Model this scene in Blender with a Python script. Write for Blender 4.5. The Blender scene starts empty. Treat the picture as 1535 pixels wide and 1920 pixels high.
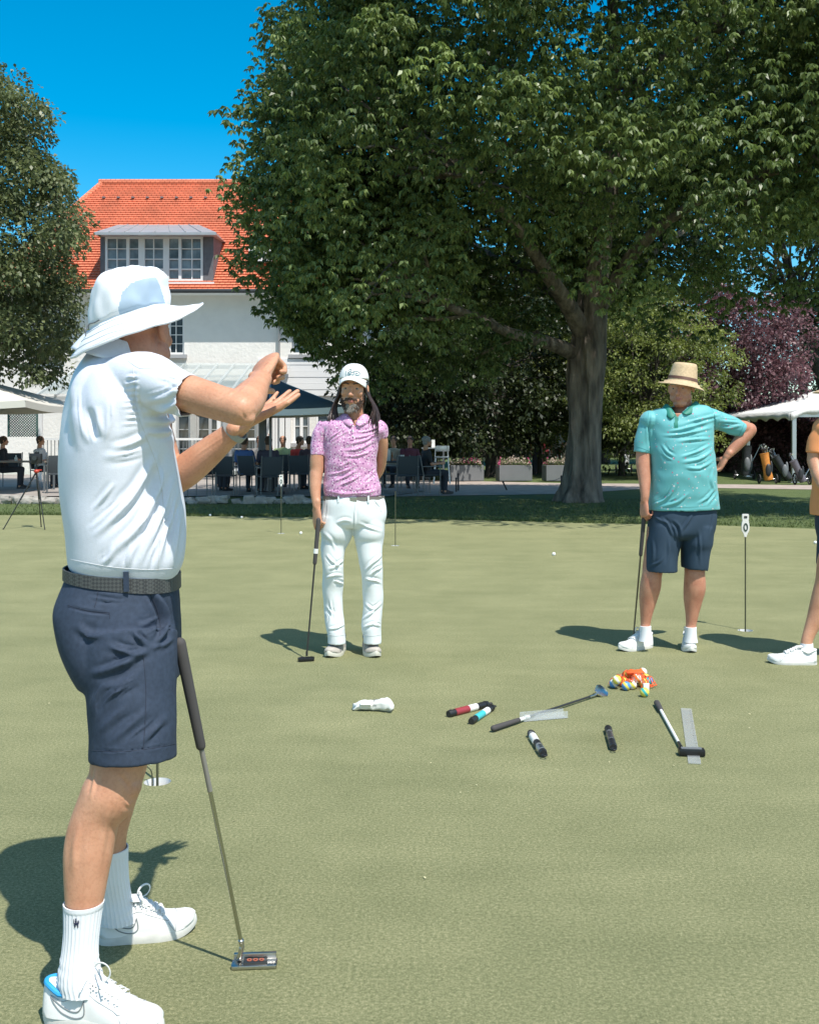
import bpy, bmesh, math, random
import numpy as np
from mathutils import Vector, Matrix, noise
SC = bpy.context.scene
C = SC.collection
R = math.radians

# ---------------------------------------------------------------- camera, sky, sun, exposure
F = 2000.0; CX = 767.5; HY = 816.0; CH = 1.4
cam_d = bpy.data.cameras.new("camera")
cam = bpy.data.objects.new("camera", cam_d); C.objects.link(cam)
cam.location = (0, 0, CH); cam.rotation_euler = (R(90), 0, 0)
cam_d.sensor_fit = 'HORIZONTAL'; cam_d.sensor_width = 36.0
cam_d.lens = F / 1535.0 * 36.0
cam_d.shift_y = -(960.0 - HY) / 1535.0
cam_d.clip_start = 0.05; cam_d.clip_end = 2000
SC.camera = cam

SUNV = Vector((0.30, -0.46, 1.0)).normalized()       # towards the sun
elev = math.asin(SUNV.z)
w = bpy.data.worlds.new("World"); SC.world = w; w.use_nodes = True
nt = w.node_tree; bgn = nt.nodes['Background']
sky = nt.nodes.new('ShaderNodeTexSky'); sky.sky_type = 'NISHITA'; sky.sun_disc = False
sky.sun_elevation = elev
sky.sun_rotation = math.atan2(SUNV.x, SUNV.y)
sky.altitude = 500; sky.air_density = 1.0; sky.dust_density = 0.25; sky.ozone_density = 2.5
hs = nt.nodes.new('ShaderNodeHueSaturation'); hs.inputs['Saturation'].default_value = 1.36
hs.inputs['Hue'].default_value = 0.482; hs.inputs['Value'].default_value = 0.93
geo = nt.nodes.new('ShaderNodeTexCoord'); vd = nt.nodes.new('ShaderNodeVectorMath'); vd.operation = 'DOT_PRODUCT'
vd.inputs[1].default_value = SUNV; nt.links.new(geo.outputs['Generated'], vd.inputs[0])
mr = nt.nodes.new('ShaderNodeMapRange'); mr.inputs['From Min'].default_value = 0.25; mr.inputs['From Max'].default_value = 0.85     # bluest away from the sun, milky round it
mr.inputs['To Min'].default_value = 1.56; mr.inputs['To Max'].default_value = 0.75
nt.links.new(vd.outputs['Value'], mr.inputs[0]); nt.links.new(mr.outputs[0], hs.inputs['Saturation'])
nt.links.new(sky.outputs[0], hs.inputs['Color']); nt.links.new(hs.outputs[0], bgn.inputs[0])
bgn.inputs[1].default_value = 0.15
sd = bpy.data.lights.new("sun", 'SUN'); sd.energy = 4.4; sd.angle = R(0.53); sd.color = (1.0, 0.95, 0.87)
sun = bpy.data.objects.new("sun", sd); C.objects.link(sun)
sun.rotation_euler = SUNV.to_track_quat('Z', 'Y').to_euler(); sun.location = (5, -8, 20)
SC.view_settings.view_transform = 'Standard'; SC.view_settings.look = 'None'
SC.view_settings.gamma = 1.0; SC.view_settings.exposure = 0.42

# ---------------------------------------------------------------- coordinates
def P(x, y, Y):                       # photo pixel at depth Y -> world point
    return Vector(((x - CX) * Y / F, Y, CH - (y - HY) * Y / F))
def G(x, y, z=0.0):                   # photo pixel on the ground (height z)
    Y = F * (CH - z) / (y - HY)
    return Vector(((x - CX) * Y / F, Y, z))
def pix(co):                          # n x 3 array -> pixel coordinates
    return np.stack([CX + co[:, 0] * F / co[:, 1], HY - (co[:, 2] - CH) * F / co[:, 1]], 1)

# ---------------------------------------------------------------- object helpers
def root_loc(o):
    while o.parent: o = o.parent
    return Vector(o.location)
def props(o, label=None, cat=None, group=None, kind=None):
    if label: o['label'] = label
    if cat: o['category'] = cat
    if group: o['group'] = group
    if kind: o['kind'] = kind
    return o
def empty(name, loc, label, cat, group=None):
    o = bpy.data.objects.new(name, None); C.objects.link(o); o.location = loc
    o.empty_display_size = 0.2
    return props(o, label, cat, group)
def place(obj, parent):
    if parent is not None:
        off = root_loc(parent)
        if off.length > 0: obj.data.transform(Matrix.Translation(-off))
        obj.parent = parent
def copy_tree(o, parent=None):
    c = o.copy(); C.objects.link(c)
    if parent: c.parent = parent
    for ch in list(o.children): copy_tree(ch, c)
    return c

def frame(d, up=None):
    d = Vector(d).normalized()
    u = Vector(up) if up is not None else (Vector((0, 0, 1)) if abs(d.z) < 0.95 else Vector((0, 1, 0)))
    s = d.cross(u)
    if s.length < 1e-5: s = d.cross(Vector((1, 0, 0)))
    s.normalize(); return s, s.cross(d).normalized()

def catmull(pts, n):
    """pts: list of tuples (any length) -> resampled list"""
    A = np.array(pts, float); out = []
    m = len(A)
    if m == 2: return [tuple(A[0] + (A[1] - A[0]) * t / n) for t in range(n + 1)]
    for i in range(m - 1):
        p0 = A[max(i - 1, 0)]; p1 = A[i]; p2 = A[i + 1]; p3 = A[min(i + 2, m - 1)]
        for k in range(n):
            t = k / n
            out.append(tuple(0.5 * ((2 * p1) + (-p0 + p2) * t + (2 * p0 - 5 * p1 + 4 * p2 - p3) * t * t + (-p0 + 3 * p1 - 3 * p2 + p3) * t ** 3)))
    out.append(tuple(A[-1])); return out

class MB:
    def __init__(s): s.v = []; s.f = []; s.m = []; s.cur = 0
    def add(s, vs, fs, mat=None):
        b = len(s.v); s.v += [tuple(v) for v in vs]
        mm = s.cur if mat is None else mat
        for f in fs: s.f.append(tuple(i + b for i in f)); s.m.append(mm)
        return s
    def box(s, c, size, rz=0, M=None, taper=1.0, mat=None):
        hx, hy, hz = size[0] / 2, size[1] / 2, size[2] / 2
        vs = []
        for z in (-1, 1):
            k = taper if z > 0 else 1
            for x, y in ((-1, -1), (1, -1), (1, 1), (-1, 1)):
                vs.append(Vector((x * hx * k, y * hy * k, z * hz)))
        T = Matrix.Rotation(rz, 3, 'Z') if M is None else M
        c = Vector(c); vs = [T @ v + c for v in vs]
        return s.add(vs, [(3, 2, 1, 0), (4, 5, 6, 7), (0, 1, 5, 4), (1, 2, 6, 5), (2, 3, 7, 6), (3, 0, 4, 7)], mat)
    def beam(s, a, b, w, h, up=None, mat=None):
        a = Vector(a); b = Vector(b); d = b - a
        x, z = frame(d, up)
        vs = []
        for q in (a, b):
            for i, j in ((-1, -1), (1, -1), (1, 1), (-1, 1)):
                vs.append(q + x * (i * w / 2) + z * (j * h / 2))
        return s.add(vs, [(3, 2, 1, 0), (4, 5, 6, 7), (0, 1, 5, 4), (1, 2, 6, 5), (2, 3, 7, 6), (3, 0, 4, 7)], mat)
    def rings(s, rs, cap=True, mat=None, closed=True):
        n = len(rs[0]); vs = [v for r in rs for v in r]; fs = []
        for i in range(len(rs) - 1):
            for j in range(n if closed else n - 1):
                k = (j + 1) % n
                fs.append((i * n + j, i * n + k, (i + 1) * n + k, (i + 1) * n + j))
        if cap and closed:
            fs.append(tuple(range(n - 1, -1, -1))); fs.append(tuple((len(rs) - 1) * n + j for j in range(n)))
        return s.add(vs, fs, mat)
    def tube(s, pts, rad, seg=10, up=None, cap='flat', mat=None, sub=0):
        """pts list of vectors, rad float / list / list of (ra, rb); up = direction of rb"""
        n = len(pts)
        if not hasattr(rad, '__len__'): rad = [rad] * n
        rad = [(r, r) if not hasattr(r, '__len__') else r for r in rad]
        data = [(*p, *r) for p, r in zip(pts, rad)]
        if sub and n > 1: data = catmull(data, sub)
        pp = [Vector(d[:3]) for d in data]; rr = [(d[3], d[4]) for d in data]
        n = len(pp); rs = []; prev = None
        dirs = [(pp[min(i + 1, n - 1)] - pp[max(i - 1, 0)]).normalized() for i in range(n)]
        if cap == 'round':
            def ends(p, d, r, sgn):
                o = []
                for t in (0.95, 0.75, 0.42):
                    k = math.sqrt(max(0, 1 - t * t)); o.append((p + d * (sgn * t * (r[0] + r[1]) / 2), (r[0] * k, r[1] * k)))
                return o
            a = ends(pp[0], dirs[0], rr[0], -1); b = ends(pp[-1], dirs[-1], rr[-1], 1)[::-1]
            pp = [q[0] for q in a] + pp + [q[0] for q in b]
            rr = [q[1] for q in a] + rr + [q[1] for q in b]
            dirs = [dirs[0]] * 3 + dirs + [dirs[-1]] * 3; n = len(pp)
        for i in range(n):
            d = dirs[i]
            if prev is None or up is not None: x, z = frame(d, up)
            else:
                x = prev - d * prev.dot(d)
                if x.length < 1e-6: x, z = frame(d)
                x.normalize(); z = x.cross(d).normalized()
            prev = x
            rs.append([pp[i] + x * (math.cos(2 * math.pi * j / seg) * rr[i][0]) + z * (math.sin(2 * math.pi * j / seg) * rr[i][1]) for j in range(seg)])
        return s.rings(rs, True, mat)
    def ell(s, c, r, M=None, seg=16, rows=10, mat=None):
        c = Vector(c); r = (r, r, r) if not hasattr(r, '__len__') else r
        M = M if M is not None else Matrix.Identity(3); rs = []
        for i in range(1, rows):
            t = math.pi * i / rows
            rs.append([c + M @ Vector((r[0] * math.sin(t) * math.cos(2 * math.pi * j / seg), r[1] * math.sin(t) * math.sin(2 * math.pi * j / seg), -r[2] * math.cos(t))) for j in range(seg)])
        b = len(s.v); s.rings(rs, False, mat)
        n = len(s.v); s.v += [tuple(c + M @ Vector((0, 0, -r[2]))), tuple(c + M @ Vector((0, 0, r[2])))]
        mm = s.cur if mat is None else mat
        for j in range(seg):
            s.f.append((b + (j + 1) % seg, b + j, n)); s.m.append(mm)
            q = b + (rows - 2) * seg; s.f.append((q + j, q + (j + 1) % seg, n + 1)); s.m.append(mm)
        return s
    def lathe(s, prof, c=(0, 0, 0), seg=24, M=None, mat=None, closed_prof=False, cap=False):
        c = Vector(c); M = M if M is not None else Matrix.Identity(3)
        rs = [[c + M @ Vector((r * math.cos(2 * math.pi * j / seg), r * math.sin(2 * math.pi * j / seg), z)) for j in range(seg)] for r, z in prof]
        if closed_prof: rs.append(rs[0])
        return s.rings(rs, cap, mat)
    def prism(s, poly, z0, z1, M=None, c=(0, 0, 0), mat=None):
        c = Vector(c); M = M if M is not None else Matrix.Identity(3); n = len(poly)
        vs = [c + M @ Vector((x, y, z)) for z in (z0, z1) for x, y in poly]
        fs = [tuple(range(n - 1, -1, -1)), tuple(range(n, 2 * n))] + [(j, (j + 1) % n, n + (j + 1) % n, n + j) for j in range(n)]
        return s.add(vs, fs, mat)
    def build(s, name, mats, parent=None, smooth=True, bevel=0, angle=40, label=None):
        me = bpy.data.meshes.new(name); me.from_pydata(s.v, [], s.f)
        if not isinstance(mats, (list, tuple)): mats = [mats]
        for m in mats: me.materials.append(m)
        me.polygons.foreach_set('material_index', s.m)
        bm = bmesh.new(); bm.from_mesh(me)
        bmesh.ops.recalc_face_normals(bm, faces=bm.faces)
        if bevel > 0:
            es = [e for e in bm.edges if e.is_manifold and e.calc_face_angle(0) > 0.6]
            bmesh.ops.bevel(bm, geom=es, offset=bevel, segments=2, affect='EDGES', profile=0.6)
        if smooth:
            for f in bm.faces: f.smooth = True
            for e in bm.edges:
                if e.is_manifold and e.calc_face_angle(0) > R(angle): e.smooth = False
        bm.to_mesh(me); bm.free()
        o = bpy.data.objects.new(name, me); C.objects.link(o); place(o, parent)
        if label: o['label'] = label
        return o

def np_mesh(name, V, Fq, mats, parent=None, tint=None, smooth=False):
    me = bpy.data.meshes.new(name); nv = len(V); nf = len(Fq); k = Fq.shape[1]
    me.vertices.add(nv); me.vertices.foreach_set('co', np.asarray(V, np.float32).ravel())
    me.loops.add(nf * k); me.loops.foreach_set('vertex_index', Fq.astype(np.int32).ravel())
    me.polygons.add(nf); me.polygons.foreach_set('loop_start', np.arange(0, nf * k, k, dtype=np.int32))
    if smooth: me.polygons.foreach_set('use_smooth', np.ones(nf, bool))
    me.update(calc_edges=True)
    for m in (mats if isinstance(mats, (list, tuple)) else [mats]): me.materials.append(m)
    if tint is not None:
        a = me.attributes.new('tint', 'FLOAT', 'FACE'); a.data.foreach_set('value', np.asarray(tint, np.float32))
    o = bpy.data.objects.new(name, me); C.objects.link(o); place(o, parent); return o

# ---------------------------------------------------------------- materials
MATS = {}
def mat(name, col, rough=0.6, metal=0, var=0.0, vscale=8, col2=None, bump=0, bscale=40, spec=0.5, trans=0, alpha=1, detail=4, sheen=0, stretch=None, coords='Object', sss=0):
    if name in MATS: return MATS[name]
    m = bpy.data.materials.new(name); m.use_nodes = True; MATS[name] = m
    n = m.node_tree.nodes; l = m.node_tree.links; b = n['Principled BSDF']
    b.inputs['Base Color'].default_value = (*col, 1); b.inputs['Roughness'].default_value = rough
    b.inputs['Metallic'].default_value = metal; b.inputs['Specular IOR Level'].default_value = spec
    if trans: b.inputs['Transmission Weight'].default_value = trans
    if alpha < 1: b.inputs['Alpha'].default_value = alpha
    if sheen: b.inputs['Sheen Weight'].default_value = sheen
    if sss:
        b.inputs['Subsurface Weight'].default_value = sss; b.inputs['Subsurface Radius'].default_value = (1, .35, .2); b.inputs['Subsurface Scale'].default_value = 0.008
    if var or bump:
        tc = n.new('ShaderNodeTexCoord'); mp = n.new('ShaderNodeMapping'); l.new(tc.outputs[coords], mp.inputs[0])
        if stretch: mp.inputs['Scale'].default_value = stretch
    if var:
        nz = n.new('ShaderNodeTexNoise'); nz.inputs['Scale'].default_value = vscale; nz.inputs['Detail'].default_value = detail
        l.new(mp.outputs[0], nz.inputs[0])
        cr = n.new('ShaderNodeValToRGB'); cr.color_ramp.elements[0].position = 0.3; cr.color_ramp.elements[1].position = 0.7
        c2 = col2 if col2 else tuple(c * (1 - var) for c in col)
        cr.color_ramp.elements[0].color = (*c2, 1); cr.color_ramp.elements[1].color = (*col, 1)
        l.new(nz.outputs[0], cr.inputs[0]); l.new(cr.outputs[0], b.inputs['Base Color'])
    if bump:
        n2 = n.new('ShaderNodeTexNoise'); n2.inputs['Scale'].default_value = bscale; n2.inputs['Detail'].default_value = 5
        l.new(mp.outputs[0], n2.inputs[0]); bp = n.new('ShaderNodeBump'); bp.inputs['Strength'].default_value = bump; bp.inputs['Distance'].default_value = 0.3 / bscale
        l.new(n2.outputs[0], bp.inputs['Height']); l.new(bp.outputs[0], b.inputs['Normal'])
    return m
def nd(m): return m.node_tree.nodes, m.node_tree.links, m.node_tree.nodes['Principled BSDF']
def math_node(n, l, op, a, b=None):
    x = n.new('ShaderNodeMath'); x.operation = op
    for i, v in enumerate((a, b)):
        if v is None: continue
        if isinstance(v, (int, float)): x.inputs[i].default_value = v
        else: l.new(v, x.inputs[i])
    return x.outputs[0]
def ramp(n, l, fac, stops, interp='LINEAR'):
    c = n.new('ShaderNodeValToRGB'); c.color_ramp.interpolation = interp
    e = c.color_ramp.elements
    while len(e) < len(stops): e.new(0.5)
    for i, (p_, col) in enumerate(stops): e[i].position = p_; e[i].color = (*col, 1)
    l.new(fac, c.inputs[0]); return c.outputs[0]

def leaf_mat(name, c_dark, c_light, rough=0.42, transl=0.35, spec=0.5):
    m = bpy.data.materials.new(name); m.use_nodes = True; n, l, b = nd(m)
    at = n.new('ShaderNodeAttribute'); at.attribute_name = 'tint'
    col = ramp(n, l, at.outputs['Fac'], [(0, c_dark), (0.75, c_light), (1, tuple(min(1, c * 1.5) for c in c_light))])
    l.new(col, b.inputs['Base Color']); b.inputs['Roughness'].default_value = rough
    b.inputs['Specular IOR Level'].default_value = spec
    tr = n.new('ShaderNodeBsdfTranslucent'); mx = n.new('ShaderNodeMixShader'); mx.inputs[0].default_value = transl
    br = n.new('ShaderNodeHueSaturation'); br.inputs['Value'].default_value = 1.25; br.inputs['Saturation'].default_value = 1.15
    l.new(col, br.inputs['Color']); l.new(br.outputs[0], tr.inputs[0])
    out = n['Material Output']; l.new(b.outputs[0], mx.inputs[1]); l.new(tr.outputs[0], mx.inputs[2]); l.new(mx.outputs[0], out.inputs[0])
    return m

M_white = mat('white_paint', (.78, .78, .76), .5, var=.08, vscale=3)
M_black = mat('black_plastic', (.018, .018, .02), .45)
M_rubber = mat('dark_rubber', (.022, .022, .024), .75, bump=.3, bscale=300)
M_steel = mat('polished_steel', (.62, .62, .62), .22, metal=1)
M_alu = mat('brushed_aluminium', (.55, .56, .57), .38, metal=1)
M_darkmetal = mat('dark_metal', (.07, .075, .08), .4, metal=.7)
M_grey = mat('grey_powdercoat', (.16, .17, .18), .5, var=.1, vscale=4)
# ================================================================ GROUND
def turf_material(name, ca, cb, cc, fine=420, speck=.75, streak=0.35):
    m = bpy.data.materials.new(name); m.use_nodes = True; n, l, b = nd(m)
    tc = n.new('ShaderNodeTexCoord')
    big = n.new('ShaderNodeTexNoise'); big.inputs['Scale'].default_value = 1.3; big.inputs['Detail'].default_value = 6; big.inputs['Roughness'].default_value = .65
    l.new(tc.outputs['Object'], big.inputs[0])
    mp = n.new('ShaderNodeMapping'); mp.inputs['Scale'].default_value = (.25, 1.2, 1); mp.inputs['Rotation'].default_value = (0, 0, R(6)); l.new(tc.outputs['Object'], mp.inputs[0])
    st = n.new('ShaderNodeTexNoise'); st.inputs['Scale'].default_value = 5; st.inputs['Detail'].default_value = 5; l.new(mp.outputs[0], st.inputs[0])
    f1 = n.new('ShaderNodeTexNoise'); f1.inputs['Scale'].default_value = fine; f1.inputs['Detail'].default_value = 3; f1.inputs['Roughness'].default_value = .7
    l.new(tc.outputs['Object'], f1.inputs[0])
    f2 = n.new('ShaderNodeTexNoise'); f2.inputs['Scale'].default_value = fine * .22; f2.inputs['Detail'].default_value = 6; f2.inputs['Roughness'].default_value = .8
    l.new(tc.outputs['Object'], f2.inputs[0])
    s = math_node(n, l, 'ADD', math_node(n, l, 'MULTIPLY', f1.outputs[0], .40), math_node(n, l, 'MULTIPLY', f2.outputs[0], .62))
    s = math_node(n, l, 'ADD', s, math_node(n, l, 'MULTIPLY', big.outputs[0], .14))
    s = math_node(n, l, 'ADD', s, math_node(n, l, 'MULTIPLY', st.outputs[0], .05))
    col = ramp(n, l, s, [(.46, ca), (.60, cb), (.74, cc)])
    v = n.new('ShaderNodeTexNoise'); v.inputs['Scale'].default_value = fine * .55; v.inputs['Detail'].default_value = 1; l.new(tc.outputs['Object'], v.inputs[0])
    sp = ramp(n, l, v.outputs[0], [(.66, (0, 0, 0)), (.74, (1, 1, 1))])
    mx = n.new('ShaderNodeMix'); mx.data_type = 'RGBA'; mx.inputs['B'].default_value = (.62, .58, .34, 1)
    l.new(math_node(n, l, 'MULTIPLY', sp, speck), mx.inputs['Factor']); l.new(col, mx.inputs['A']); l.new(mx.outputs['Result'], b.inputs['Base Color'])
    b.inputs['Roughness'].default_value = .85; b.inputs['Specular IOR Level'].default_value = .25
    bp = n.new('ShaderNodeBump'); bp.inputs['Strength'].default_value = .8; bp.inputs['Distance'].default_value = .012
    l.new(s, bp.inputs['Height']); l.new(bp.outputs[0], b.inputs['Normal'])
    return m
M_green = turf_material('putting_turf', (.098, .112, .046), (.215, .226, .110), (.46, .435, .24))
M_lawn = turf_material('lawn_turf', (.05, .075, .024), (.085, .12, .04), (.16, .18, .075), fine=110, speck=.25)

def sheet(name, poly, z, m, kind='structure'):
    me = bpy.data.meshes.new(name); me.from_pydata([(x, y, z) for x, y in poly], [], [tuple(range(len(poly)))])
    me.materials.append(m); o = bpy.data.objects.new(name, me); C.objects.link(o); o['kind'] = kind; return o
# putting green with real cups: the sheet is cut out round every hole
CUPS = [G(295, 1466), G(1397, 1182), G(527, 1000), G(741, 1023)]
def green_sheet():
    edge = [(-34, -5), (34, -5), (34, 14.2)]
    for x, y in ((1535, 992), (1340, 985), (1100, 981), (900, 976), (700, 972), (520, 969), (350, 968), (100, 966), (0, 966), (-200, 964)):
        q = G(x, y); edge.append((q.x, q.y))
    edge.append((-34, 17.6))
    bm = bmesh.new()
    vs = [bm.verts.new((x, y, 0)) for x, y in edge]
    es = [bm.edges.new((vs[i], vs[(i + 1) % len(vs)])) for i in range(len(vs))]
    for c in CUPS:
        r = [bm.verts.new((c.x + .054 * math.cos(a * math.pi / 16), c.y + .054 * math.sin(a * math.pi / 16), 0)) for a in range(32)]
        es += [bm.edges.new((r[i], r[(i + 1) % 32])) for i in range(32)]
    bmesh.ops.triangle_fill(bm, use_beauty=True, edges=es)
    for f in bm.faces:
        if f.normal.z < 0: f.normal_flip()
    me = bpy.data.meshes.new('putting_green'); bm.to_mesh(me); bm.free(); me.materials.append(M_green)
    o = bpy.data.objects.new('putting_green', me); C.objects.link(o); o['kind'] = 'structure'
green_sheet()
# the lawn lies behind and beside the green, with a hole where the green is (the green reaches far out of view)
L0 = [(q.x, q.y) for q in (G(x, y) for x, y in ((-200, 964), (0, 966), (100, 966), (350, 968), (520, 969), (700, 972), (900, 976), (1100, 981), (1340, 985), (1535, 992)))]
sheet('lawn', [(-34, 17.6)] + L0 + [(34, 14.2), (700, 14.2), (700, 900), (-700, 900), (-700, 17.6)], -.006, M_lawn)
sheet('ground', [(-700, -60), (700, -60), (700, 900), (-700, 900)], -.16, M_lawn)

M_pave = mat('pinkish_paving', (.46, .38, .33), .85, var=.3, vscale=3, bump=.4, bscale=12)
n_, l_, b_ = nd(M_pave)
def gpoly(pts): return [(q.x, q.y) for q in (G(x, y) for x, y in pts)]
sheet('path', gpoly([(740, 931), (1060, 926), (1200, 917), (1340, 915), (1535, 918), (1700, 922), (1700, 911), (1535, 910), (1340, 908), (1200, 907), (1060, 906), (740, 899)]), .002, M_pave)
M_patio = mat('patio_stone', (.36, .32, .29), .85, var=.3, vscale=1.2, bump=.3, bscale=9)
sheet('patio', [(-24, 24.2), (-.5, 24.2), (.4, 26.5), (.8, 37.6), (-24, 37.6)], .02, M_patio)

# short blades along the rough edge: one mass of grass
def rough_grass():
    rng = np.random.default_rng(3); n = 26000
    x = rng.uniform(-9, 10, n); y = 16.2 + rng.uniform(0, 1, n) ** 1.6 * 7
    lo = np.interp(x, [q[0] for q in L0], [q[1] for q in L0]) + .05; y = np.maximum(y, lo + rng.uniform(0, .4, n))
    h = rng.uniform(.015, .05, n); a = rng.uniform(0, math.pi, n); wd = rng.uniform(.004, .01, n)
    lx = rng.normal(0, .03, n); ly = rng.normal(0, .03, n)
    V = np.zeros((n, 3, 3)); dx = np.cos(a) * wd; dy = np.sin(a) * wd
    V[:, 0] = np.stack([x - dx, y - dy, 0 * x - .006], 1); V[:, 1] = np.stack([x + dx, y + dy, 0 * x - .006], 1); V[:, 2] = np.stack([x + lx, y + ly, h], 1)
    o = np_mesh('grass', V.reshape(-1, 3), np.arange(n * 3).reshape(-1, 3), leaf_mat('grass_blades', (.05, .075, .022), (.12, .155, .05), .6, .3), tint=rng.uniform(0, 1, n))
    props(o, 'short rough grass between the putting green and the patio', 'grass', None, 'stuff')
rough_grass()
def petals():
    rng = np.random.default_rng(9); n = 70; x = rng.uniform(-3.2, 3.6, n); y = rng.uniform(3.2, 14, n) ; y[:12] = rng.uniform(4.0, 5.2, 12); x[:12] = rng.uniform(-1, 2, 12); a = rng.uniform(0, 6.28, n); L = rng.uniform(.004, .009, n)
    c = np.stack([x, y, np.full(n, .005)], 1); d = np.stack([np.cos(a), np.sin(a), 0 * a], 1); e = np.stack([-np.sin(a), np.cos(a), 0 * a], 1) * .5
    V = np.stack([c - d * L[:, None], c + e * L[:, None] + [0, 0, .003], c + d * L[:, None], c - e * L[:, None]], 1)
    o = np_mesh('fallen_petals', V.reshape(-1, 3), np.arange(4 * n).reshape(-1, 4), mat('dry_petals', (.58, .54, .32), .7)); props(o, 'tiny pale dry flecks scattered over the putting green', 'petals', None, 'stuff')
petals()

# ================================================================ TREES
def unit(v): return v / np.maximum(np.linalg.norm(v, axis=-1, keepdims=True), 1e-9)
def leaves(pos, dirs, L, W, rng, droop=.15):
    """rhombic folded leaves: pos n x3 base, dirs n x3"""
    n = len(pos); d = unit(dirs)
    side = unit(np.cross(d, rng.normal(0, 1, (n, 3)) * .55 + np.array([0, 0, 1.0])))
    nrm = np.cross(side, d)
    L = L.reshape(-1, 1); W = W.reshape(-1, 1)
    tip = pos + d * L - np.array([0, 0, 1.0]) * L * droop
    mid = pos + d * L * .55
    V = np.stack([pos, mid - side * W + nrm * W * .25, tip, mid + side * W + nrm * W * .25], 1)
    return V.reshape(-1, 3), np.arange(n * 4).reshape(-1, 4)

def crown_points(rng, c, r, n_clump, clump_r, per, shell=(.62, 1.0), zcut=None, flat=.6, keep=None, upbias=0.25):
    """leaf-cluster positions gathered on domed clumps through a crown ellipsoid"""
    c = np.array(c); r = np.array(r)
    u = unit(rng.normal(0, 1, (n_clump, 3))); rad = rng.uniform(shell[0] ** 3, shell[1] ** 3, n_clump) ** (1 / 3)
    wob = 1 + .10 * np.sin(u[:, 0] * 7 + u[:, 2] * 5 + c[0]) + .08 * np.sin(u[:, 1] * 9 - u[:, 2] * 6)
    cc = c + u * rad[:, None] * r * wob[:, None]
    if zcut is not None:
        cc[:, 2] = np.where(cc[:, 2] < zcut, zcut + rng.uniform(0, .9, n_clump), cc[:, 2])
    if keep is not None: k = keep(cc); cc = cc[k]; u = u[k]
    m = len(cc); cr = rng.uniform(clump_r[0], clump_r[1], m)
    idx = np.repeat(np.arange(m), per)
    v = unit(rng.normal(0, 1, (len(idx), 3)) + u[idx] * .5 + np.array([0, 0, upbias]))
    rr = rng.uniform(.55, 1.05, len(idx))
    pts = cc[idx] + v * (cr[idx] * rr)[:, None] * np.array([1, 1, flat])
    return pts, v, cc, cr, rng.uniform(0, 1, m)[idx]

def limb(mb, a, b, ra, rb, rng, wob=.25, n=5, seg=7):
    a = Vector(a); b = Vector(b); pts = []; L = (b - a).length
    for i in range(n + 1):
        t = i / n; q = a.lerp(b, t); k = wob * math.sin(math.pi * t) * L * .15
        pts.append(q + Vector(rng.normal(0, 1, 3)) * k + Vector((0, 0, math.sin(math.pi * t) * L * .05)))
    mb.tube(pts, [ra + (rb - ra) * i / n for i in range(n + 1)], seg=seg, sub=2)
    return pts
def bark_mat(name, c1, c2, sc=3):
    m = mat(name, c1, .9, var=1, col2=c2, vscale=sc * 2.2, detail=10, stretch=(1, 1, .22))
    n, l, b = nd(m); tc = n.new('ShaderNodeTexCoord'); mp = n.new('ShaderNodeMapping'); mp.inputs['Scale'].default_value = (1, 1, .18)
    l.new(tc.outputs['Object'], mp.inputs[0]); v = n.new('ShaderNodeTexNoise'); v.inputs['Scale'].default_value = sc * 3.5; v.inputs['Detail'].default_value = 10; v.inputs['Roughness'].default_value = .68
    l.new(mp.outputs[0], v.inputs[0]); bp = n.new('ShaderNodeBump'); bp.inputs['Strength'].default_value = 1; bp.inputs['Distance'].default_value = .16
    l.new(v.outputs[0], bp.inputs['Height']); l.new(bp.outputs[0], b.inputs['Normal']); return m
M_bark = bark_mat('grey_bark', (.34, .28, .225), (.06, .047, .038))
M_bark2 = bark_mat('dark_bark', (.11, .09, .07), (.04, .034, .028))

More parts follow.
